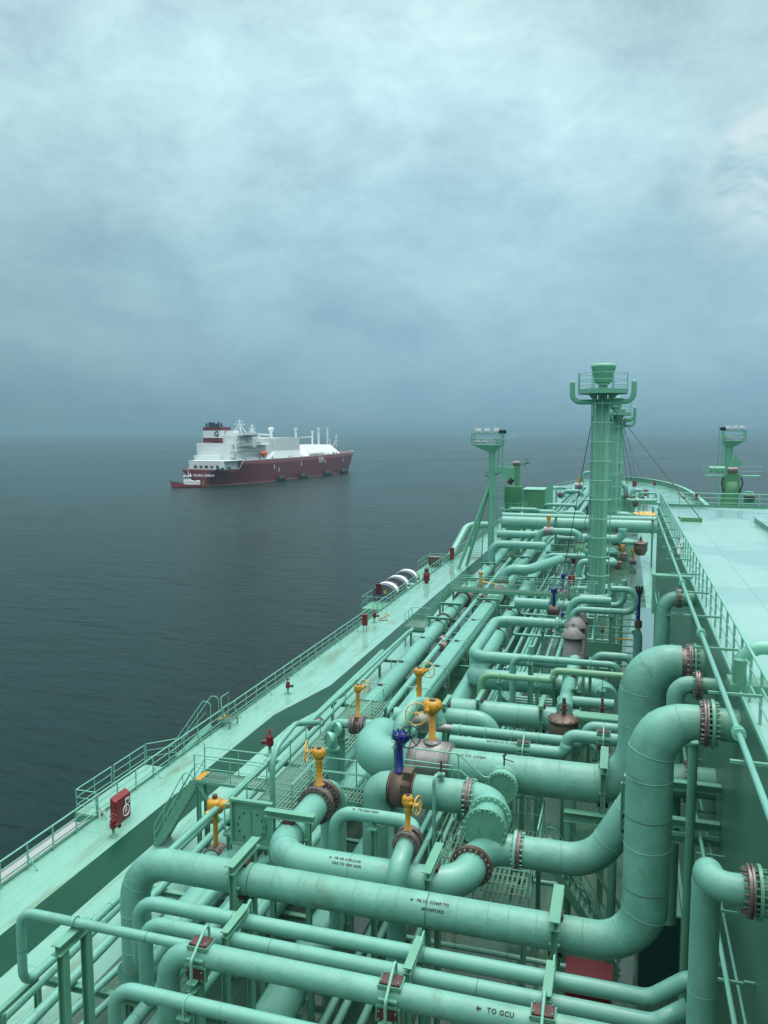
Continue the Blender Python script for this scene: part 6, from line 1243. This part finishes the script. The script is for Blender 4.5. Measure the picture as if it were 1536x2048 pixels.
for i in range(len(rows)-1):
    for j in range(nl-1): a=i*nl+j; fs.append((a,a+1,a+nl+1,a+nl))
b.add(vs,fs,HULLR,True); b.add(rows[0],[tuple(range(nl))],HULLR); b.build('hull',sh)
b=MB(); fs=[]; dv=[]
for r in rows: dv+= [(r[nl//2-1][0]+.0,r[nl//2-1][1],r[nl//2-1][2]-.15),(r[nl//2][0],r[nl//2][1],r[nl//2][2]-.15)]
b.add(dv,[(2*i,2*i+1,2*i+3,2*i+2) for i in range(len(rows)-1)],mat('far_deck_red',(.2,.05,.04),.6)); b.build('deck',sh)
b=MB()                                       # boot line
for i in range(len(rows)-1):
    a=V(rows[i][0+nl-1]); c=V(rows[i+1][nl-1])
for i in range(len(rows)-3):
    a=V((rows[i][nl//2][0],rows[i][nl//2][1],rows[i][nl//2][2])); 
    e=V(rows[i][nl//2]); g_=V(rows[i+1][nl//2]); b.bar(e+V((0,0,.25)),g_+V((0,0,.25)),.2,.5,WHITE2,(0,0,1))
b.build('bulwark_rail',sh)
b=MB()
for i in range(len(rows)-6):
    e=V((XM+half(stations[i],SW+.5)+.06,rows[i][nl-1][1],SW+.5)); g_=V((XM+half(stations[i+1],SW+.5)+.06,rows[i+1][nl-1][1],SW+.5)); b.bar(e,g_,.06,.7,mat('boot_line',(.30,.12,.11),.6),(0,0,1))
b.build('boot_line',sh)
def blk(name,cx0,cx1,ctop,cbot,x1,x0,m=WHITE2,base=None,parent=sh):
    a=Q_(cx0,cbot,x1); y0_=a.y; y1_=Q_(cx1,cbot,x1).y; zt=Q_(cx0,ctop,x1).z; zb=a.z if base is None else base
    b=MB(); b.box(((x0+x1)/2,(y0_+y1_)/2,(zt+zb)/2),(x1-x0,y1_-y0_,zt-zb),m); return b.build(name,parent),y0_,y1_,zt,zb
Z0=zaft
o,ya_,yb_,zt1,_=blk('house',455,640,392,455,-252,-279,base=Z0-.2)
o,y2a,y2b,zt2,_=blk('house',500,690,256,400,-257,-283,base=Z0)
o,y3a,y3b,zt3,_=blk('house',548,735,196,300,-255,-274,base=zmain-1)
o,y4a,y4b,zt4,_=blk('bridge',600,715,176,215,-251,-271,base=zt3-.02)
o,y5a,y5b,zt5,_=blk('house',478,540,284,400,-262,-285.5,base=Z0)
o,y6a,y6b,zt6,_=blk('house',400,455,350,455,-263,-281,base=Z0)
b=MB(); b.box((-252.5,(y3a+y3b)/2,zt3-5),(4,4,6),WHITE2); b.box((-254,y3b+4,zmain+5),(6,8,10),WHITE2); b.build('side_house',sh)
b=MB(); b.box((-262,(y3a+y3b)/2,zt3+.6),(8,(y3b-y3a)*.9,1.2),WHITE2); b.box((-264,y4a+4,zt4+.8),(10,6,1.6),WHITE2); b.build('top_house',sh)
# bridge windows and rows of cabin windows
for k,(ya2,yb2,z,x) in enumerate(((y4a+1,y4b-1,zt4-2.0,-250.97),)):
    b=MB(); y=ya2
    while y<yb2: b.box((x,y,z),(.06,1.2,1.1),GLASS); y+=1.7
    b.build('window_row',sh)
for k,z in enumerate((zt3-3,zt3-6,zt3-9)):
    b=MB(); y=y3a+2
    while y<y3b-1: b.box((-254.97,y,z),(.06,.7,.8),GLASS); y+=3.4
    b.build('window_row',sh)
for k,z in enumerate((zt2-3,zt2-7)):
    b=MB(); x=-276
    while x<-263: b.box((x,y5a-.03,z-1.5),(.8,.06,.8),GLASS); x+=3.1
    b.build('window_row',sh)
for yy3,zz3 in((y2a+5,zt2-2.6),(y2a+14,zt2-2.6),(y2a+5,zt2-9),(y2a+12,zt2-12)): b=MB(); b.box((-256.95,yy3,zz3),(.1,2.0,2.6),GLASS); b.build('opening',sh)
b=MB()
for z,x,ya2,yb2 in ((zt2-5,-254.2,y2a,y3b),(zt1+.02,-250.3,ya_,yb_+8),(zt3-6.5,-252.2,y3a,y3b),(zt2-11,-254.2,y2a,y3b+4)): b.box((x,(ya2+yb2)/2,z),(3.2,yb2-ya2,.25),WHITE2); 
b.build('gallery',sh)
b=MB()
for z,x,ya2,yb2 in ((zt2-5,-252.7,y2a,y3b),(zt1,-248.8,ya_,yb_+8),(zt3-6.5,-250.7,y3a,y3b),(zt2,-257.3,y2a,y2b)):
    for k in(.6,1.2): b.cyl((x,ya2,z+k),(x,yb2,z+k),.07,WHITE2,n=5)
b.build('gallery_rail',sh)
rnd=random.Random(31)
for k in range(9):
    z=zt3-2-k*2.6
    if z<zmain+1: break
    b=MB(); b.box((-253.6,(y3a+y3b)/2+rnd.random()*3,z),(2.2,(y3b-y3a)*(.6+.4*rnd.random()),.22),WHITE2); b.cyl((-252.6,y3a+2,z+1.1),(-252.6,y3b-2,z+1.1),.08,WHITE2,n=5); b.build('balcony',sh)
for k in range(10):
    y=y2a+2+k*4.4; b=MB(); b.box((-256.2,y,zaft+3+rnd.random()*10),(1.4,1.6+rnd.random()*2,1.5+rnd.random()*2),(WHITE2,GREYC,WHITE2)[k%3]); b.build('locker',sh)
for k in range(6):
    b=MB(); b.box((-262-rnd.random()*12,y2a+14+rnd.random()*26,zt2+1+rnd.random()),(2.5,2.5,2.2+rnd.random()*2),WHITE2); b.build('vent_box',sh)
for k in range(5):
    b=MB(); b.box((-257-k*4.2,yst+7.5,zaft+1.7),(2.0,.6,1.6),(BLK,GREYC)[k%2]); b.build('mooring_winch',sh)
# funnel
fx0,fx1=-279.0,-265.5; fa=Q_(500,252,fx1); fa=V((fx1,y2a+2,0)); fb=y2a+15
Wf=Matrix.Rotation(-ROTS,3,'Z')@(V(((fx0+fx1)/2,y2a+2,0))-PV)+PV+V((4,0,0)); zf=[mv(Wf,'z',py=820+c/3.84).z for c in (252,214,158,131)]; fzt=zf[3]; fz0=zf[0]; hgt=fzt-fz0
fn=thing('x','x','x'); bpy.data.objects.remove(fn)
b=MB(); 
for k,m_ in enumerate((HULLR,WHITE2,HULLR)): b.box(((fx0+fx1)/2,(fa.y+fb)/2,(zf[k]+zf[k+1])/2),(fx1-fx0,fb-fa.y,zf[k+1]-zf[k]),m_)
fun=b.build('funnel',sh)
b=MB(); rnd=random.Random(3)
for i in range(9): x=fx0+1.6+i*1.25; h_=2.2+rnd.random()*1.6; b.cyl((x,fa.y+2+(i%3)*1.4,fzt),(x,fa.y+2+(i%3)*1.4,fzt+h_),.62,NAVY,n=10)
b.build('exhaust',fun)
gy=(fa.y+fb)/2
# the letter G on the starboard face of the funnel and on its after face
text_on(fun,'G',V((fx1+.02,gy,fz0+hgt*.54)),5.4,(0,1,0),(1,0,0),m=NAVY,bold=.25,name='letter'); text_on(fun,'G',V((fx1-3.0,fa.y-.05,fz0+hgt*.54)),5.0,(1,0,0),(0,-1,0),m=NAVY,bold=.25,name='letter')
# ship name on the transom
text_on(sh,'GLOBAL ENERGY',V((-262.5,yst-.05,zaft-3.6)),1.9,(1,0,0),(0,-1,0),m=WHITE,bold=.08,name='ship_name');
# forward white block and cargo trunk
o,ya7,yb7,zt7,_=blk('compressor_house',850,1035,215,312,-250.5,-284.5,base=Q_(900,312,-250.5).z)
b=MB(); x0=-291; b.add([(-250.5,ya7,Q_(900,312,-250.5).z),(-250.5,yb7,Q_(900,312,-250.5).z),(-248.3,yb7,zmain),(-248.3,ya7-14,zmain),(-284.5,ya7,Q_(900,312,-250.5).z),(-284.5,yb7,Q_(900,312,-250.5).z),(-286.5,yb7,zmain),(-286.5,ya7-14,zmain)],[(0,3,2,1),(4,5,6,7),(0,4,7,3),(1,2,6,5)],WHITE2); b.build('trunk',sh)
o,y8a,y8b,zt8,_=blk('house',735,850,218,300,-253,-282,base=zmain)
def trunk(ya2,yb2,zt,name='trunk'):
    b=MB(); xs_=(-249.2,-256.5,-278.5,-285.8); pr_=[(xs_[0],zmain-.5),(xs_[1],zt),(xs_[2],zt),(xs_[3],zmain-.5)]; a=[(x,ya2-8*(z<zt),z) for x,z in pr_]; c=[(x,yb2+8*(z<zt),z) for x,z in pr_]
    b.add(a+c,[(0,1,2,3)[::-1],(4,5,6,7),(0,4,5,1),(1,5,6,2),(2,6,7,3)],WHITE2); return b.build(name,sh)
yt0=Q_(990,330,-255).y; yt1=Q_(1060,330,-255).y; trunk(yt0,yt1+4,Q_(1040,290,-259).z)
yt2=Q_(1160,300,-255).y; yt3=LB-62; ztt=Q_(1240,266,-259).z; trunk(yt2,yt3,ztt)
b=MB()
for i in range(9): y=yt1+4+i*3.0; b.cyl((-248.8,y,zmain+1.5),(-260,y+2,ztt+.5),.35,WHITE2,n=8); 
b.box((-254,(yt1+yt2)/2+2,zmain+2),(10,yt2-yt1,1.4),WHITE2); b.build('manifold',sh)
b=MB()
for i in range(4): y=yt1+12+i*2.2; b.tube([(-247.9,y,zmain+.3),(-247.2,y,zmain-2),(-247.2,y+.8,zmain-6),(-247.2,y+1.6,zmain-2),(-247.9,y+1.6,zmain+.3)],.2,WHITE2,n=6)
b.build('hose',sh)
def pole(cx,ctop,cbot,r,cap,x=-270,nm='mast'):
    p=Q_(cx,cbot,x); zt=Q_(cx,ctop,x).z; b=MB(); b.cyl((p.x,p.y,min(p.z,ztt)-2),(p.x,p.y,zt-1),r,WHITE2,n=12); b.cyl((p.x,p.y,zt-1.6),(p.x,p.y,zt),cap,WHITE2,n=12); b.build(nm,sh)
for a_ in((1005,135,210,.8,1.5),(1180,135,250,.8,1.3),(1248,135,255,.8,1.2),(1132,160,270,.8,1.3),(1268,220,265,.5,.6)): pole(*a_)
for cx,ct,cb_,wd in((575,70,165,3.2),(670,105,180,2.2)):
    p=Q_(cx,cb_,-268); zt=Q_(cx,ct,-268).z; b=MB()
    for s1 in(-1,1):
        for s2 in(-1,1): b.cyl((p.x+s1*wd,p.y+s2*wd,p.z-1),(p.x+s1*.6,p.y+s2*.6,zt-4),.35,WHITE2,n=6)
    b.cyl((p.x,p.y,zt-5),(p.x,p.y,zt),.45,WHITE2,n=8); b.box((p.x,p.y,zt-3.5),(wd*2.0,wd*1.2,.5),WHITE2); b.box((p.x,p.y,zt-1.6),(wd*1.7,.8,.5),WHITE2); b.build('radar_mast',sh)
p=Q_(815,190,-262); zt=Q_(815,135,-262).z; b=MB(); b.cyl((p.x,p.y,p.z-3),(p.x,p.y,zt-2),1.0,WHITE2,n=12); b.lathe((p.x,p.y,zt-3),(0,0,1),[(0,1),(1.5,2.2),(2.6,2.2),(3.2,.8),(3.21,.01)],WHITE2,14); e=Q_(700,182,-262); b.bar((p.x,p.y,zt-5.5),(e.x,e.y,e.z),1.0,1.0,WHITE2,(0,0,1)); b.build('crane',sh)
p=Q_(1130,205,-264); e=Q_(1040,212,-264); b=MB(); b.bar(p,e,.8,.8,WHITE2,(0,0,1)); b.build('crane_jib',sh)
p=Q_(1315,255,-271); zt=Q_(1315,185,-271).z; b=MB(); b.cyl((p.x,p.y,p.z-3),(p.x,p.y,zt),.7,WHITE2,n=10); b.box((p.x,p.y,zt-3),(3,2,.5),WHITE2); b.box((p.x,p.y,zt-6),(4,2,.5),WHITE2); b.cyl((p.x-2,p.y-3,p.z-3),(p.x,p.y,zt-5),.4,WHITE2,n=6); b.build('foremast',sh)
b=MB(); p=Q_(760,335,-251.5); b.lathe(p+V((0,-4,0)),(0,1,0),[(0,.1),(.6,1.2),(2,1.7),(6,1.7),(7.6,1.1),(8,.1)],ORANGE,14); b.build('lifeboat',sh)
rnd=random.Random(11)
def fit(c,s,m): b=MB(); b.box(c,s,m); b.build('deck_fitting',sh)
for i in range(22): y=yst+2+rnd.random()*(yk-yst-8); fit((-251-rnd.random()*6,y,zaft+.8),(1.0,1.2,1.4),(WHITE2,BLK,RAILM)[i%3])
for i in range(30): y=yk+5+rnd.random()*(LB-70-yk); fit((-248.6-rnd.random()*1.0,y,deckz(y)+.6),(.6,1.2,1.2+rnd.random()),(WHITE2,WHITE2,STEEL,BROWN)[i%4])
for i in range(12): y=yt3+8+rnd.random()*22; fit((-262-rnd.random()*10,y,deckz(y)+1),(2,2,2),(WHITE2,STEEL)[i%2])
for cx,cy in((840,435),(875,455),(1048,410),(1230,390),(1368,378)):
    p=Q_(cx,cy,XS+.1); b=MB(); b.box((XS+.12 if cx<1200 else XM+half(p.y,p.z)+.12,p.y,p.z),(.1,1.1,3.2),WHITE,taper=.5); b.build('hull_mark',sh)
sh.rotation_euler.z=-math.radians(4.7); sh.location.x+=4.0
RF=Matrix.Rotation(-ROTS,3,'Z')
# fenders
for k,(cx,cy) in enumerate(((872,508),(1040,488),(1230,460),(1355,442))):
    p=Q_(cx,cy,XS); y=p.y; xx=XM+half(y,SW+2)+2.4; t=thing('fender',['big black fender floating nearest the stern of the red ship','second big black fender counted from the stern of the red ship','third big black fender counted from the stern of the red ship','big black fender floating nearest the bow of the red ship'][k],'fender',(xx,y,SW)); b=MB(); b.lathe((xx,y-4.2,SW+1.3),(0,1,0),[(0,.3),(.4,1.6),(1.3,2.35),(7.1,2.35),(8,1.6),(8.4,.3),(8.41,.01)],BLKR,20)
    for q in(-2.5,-.8,.9,2.6): b.ring((xx,y+q,SW+1.3),(0,1,0),2.4,.25,BLKR,20,6)
    b.build('body',t); q_=Matrix.Rotation(-math.radians(4.7),3,'Z')@(V((xx,y,SW))-V((XM,yst,SW)))+V((XM+4,yst,SW)); t.location=q_; t.rotation_euler.z=-math.radians(4.7)
# tug
tp=PZ(381,974,SW); hd=V((-.90,-.43,0)).normalized(); sd2=V((0,0,1)).cross(hd)
def T(a,s_,z): return tp+hd*a+sd2*s_+V((0,0,z))
tg=thing('tugboat','small red tugboat with a white wheelhouse at the stern of the red ship','tugboat',tp)
Lh=12.0; b=MB(); rows=[]; 
def thalf(a): return 4.2*(1-max(0,(a-2)/(Lh-2))**2.2)*(1-max(0,(-a-9)/(Lh-9))*.25)
st=[-Lh,-Lh+2,-6,-2,2,5,8,10,11.2,Lh]
sheer=lambda a:1.5+max(0,a)**1.6*.045+max(0,-a-8)*.15
for a in st:
    h=thalf(a)+.05; k=sheer(a); rows.append([T(a-(.8 if a>9 else 0),-h*.7,-.8),T(a,-h,.6),T(a+(.5 if a>9 else 0),-h*1.02,k),T(a+(.5 if a>9 else 0),h*1.02,k),T(a,h,.6),T(a-(.8 if a>9 else 0),h*.7,-.8)])
n=6; b.add([p for r in rows for p in r],[(i*n+j,i*n+j+1,(i+1)*n+j+1,(i+1)*n+j) for i in range(len(rows)-1) for j in(0,1,3,4)],TUGR); b.add(rows[0],[(0,1,2,3,4,5)],TUGR); b.add(rows[-1],[(5,4,3,2,1,0)],TUGR); b.build('hull',tg)
b=MB(); b.add([p for r in rows for p in (r[2]-V((0,0,.35)),r[3]-V((0,0,.35)))],[(2*i,2*i+1,2*i+3,2*i+2) for i in range(len(rows)-1)],mat('tug_deck',(.22,.05,.03),.6)); b.build('deck',tg)
b=MB(); 
for i in range(len(rows)-1):
    for j in(2,3): b.cyl(rows[i][j],rows[i+1][j],.32 if i>5 else .2,BLKR,n=8)
b.cyl(rows[-1][2],rows[-1][3],.4,BLKR,n=8); b.build('rubber_fender',tg)
def tbox(name,a0,a1,w_,z0,z1,m=WHITE,tp_=1.0): b=MB(); R=Matrix((hd,sd2,V((0,0,1)))).transposed(); b.box(T((a0+a1)/2,0,(z0+z1)/2),(a1-a0,w_,z1-z0),m,R,taper=tp_); return b.build(name,tg)
tbox('deckhouse',-6,4,5.6,1.2,4.0); tbox('wheelhouse',-.5,4,4.6,4.0,6.9,tp_=.92); tbox('roof',-.8,4.3,5.0,6.9,7.15,WHITE)
b=MB(); R=Matrix((hd,sd2,V((0,0,1)))).transposed()
for q in(.2,1.5,2.8):
    for s_ in(-1,1): b.box(T(q,s_*2.22,5.9),(.95,.1,1.0),GLASS,R)
for q in(-1.4,0,1.4):
    b.box(T(4.0,q,5.9),(.12,1.0,1.0),GLASS,R); b.box(T(-.5,q,5.9),(.12,1.0,1.0),GLASS,R)
b.build('window',tg)
for s_ in(-1.3,1.3): b=MB(); b.cyl(T(-3,s_,4),T(-3,s_,6.3),.5,BLK,n=10); b.build('funnel',tg)
b=MB(); b.cyl(T(1.2,0,7.1),T(1.2,0,11.8),.14,WHITE,n=8); b.box(T(1.2,0,9.6),(.3,3,.25),WHITE,R); b.box(T(1.2,0,8.3),(.4,2.2,.4),WHITE,R); b.cyl(T(2.4,1.4,7.1),T(2.4,1.4,8.8),.3,RED,n=8); b.cyl(T(0,-1.4,7.1),T(0,-1.4,8.6),.3,WHITE,n=8); b.build('mast',tg)
b=MB(); b.tube([T(-8,-1.6,1.3),T(-8,-1.4,3.4),T(-8,1.4,3.4),T(-8,1.6,1.3)],.18,YELP,n=8); b.cyl(T(-9.6,0,1.3),T(-9.6,0,4.2),.12,YELP,n=6); b.build('tow_arch',tg); b=MB(); b.cyl(T(7,-1,1.9),T(7,1,1.9),.7,STEEL,n=12); b.build('winch',tg)
# far boats
def farboat(label,px_,L_,m,D):
    p=CAM+ray(px_,866).normalized()*D; p.z=SW; r_=V((p.y,-p.x,0)).normalized(); t=thing('distant_ship',label,'ship',p)
    R=Matrix((r_,V((-r_.y,r_.x,0)),V((0,0,1)))).transposed()
    b=MB(); h=L_*.09; b.box(p+V((0,0,h/2)),(L_,L_*.15,h),m,R,taper=1.06); b.build('hull',t); b=MB(); b.box(p-r_*L_*.12+V((0,0,h*1.6)),(L_*.34,L_*.12,h*1.3),m,R,taper=.8); b.box(p-r_*L_*.1+V((0,0,h*2.7)),(L_*.16,L_*.1,h),m,R,taper=.8); b.build('superstructure',t)
    b=MB(); b.cyl(p-r_*L_*.1+V((0,0,h*3)),p-r_*L_*.1+V((0,0,h*5.6)),L_*.012,m,n=6); b.cyl(p-r_*L_*.2+V((0,0,h*2)),p-r_*L_*.2+V((0,0,h*4.6)),L_*.01,m,n=6); b.build('mast',t)
farboat('tiny white ship on the horizon right of the left light mast',1030,62,WHITE,6000); farboat('tiny grey ship on the horizon right of the right light mast',1481,50,SHIPGREY,6500)
# haze
hz=MB(); Rz=13500; zt_,zb2=34,SEA-1.0; nn=64
ringp=[(Rz*math.cos(2*PI*i/nn),Rz*math.sin(2*PI*i/nn)) for i in range(nn)]
hz.add([(x,y,zb2) for x,y in ringp]+[(x,y,zt_) for x,y in ringp],[(i,(i+1)%nn,nn+(i+1)%nn,nn+i) for i in range(nn)]+[tuple(range(nn-1,-1,-1)),tuple(range(nn,2*nn))],None)
m=bpy.data.materials.new('sea_haze'); m.use_nodes=True; t=m.node_tree; t.nodes.remove(t.nodes['Principled BSDF']); pv=t.nodes.new('ShaderNodeVolumePrincipled'); pv.inputs['Density'].default_value=HAZE; pv.inputs['Color'].default_value=(.255,.425,.49,1); pv.inputs['Anisotropy'].default_value=.0
t.links.new(pv.outputs[0],t.nodes['Material Output'].inputs['Volume']); hz.mats=[m]; hz.m=[0]*len(hz.f); ho=hz.build('haze'); tag(ho,'thin sea haze',kind='stuff')
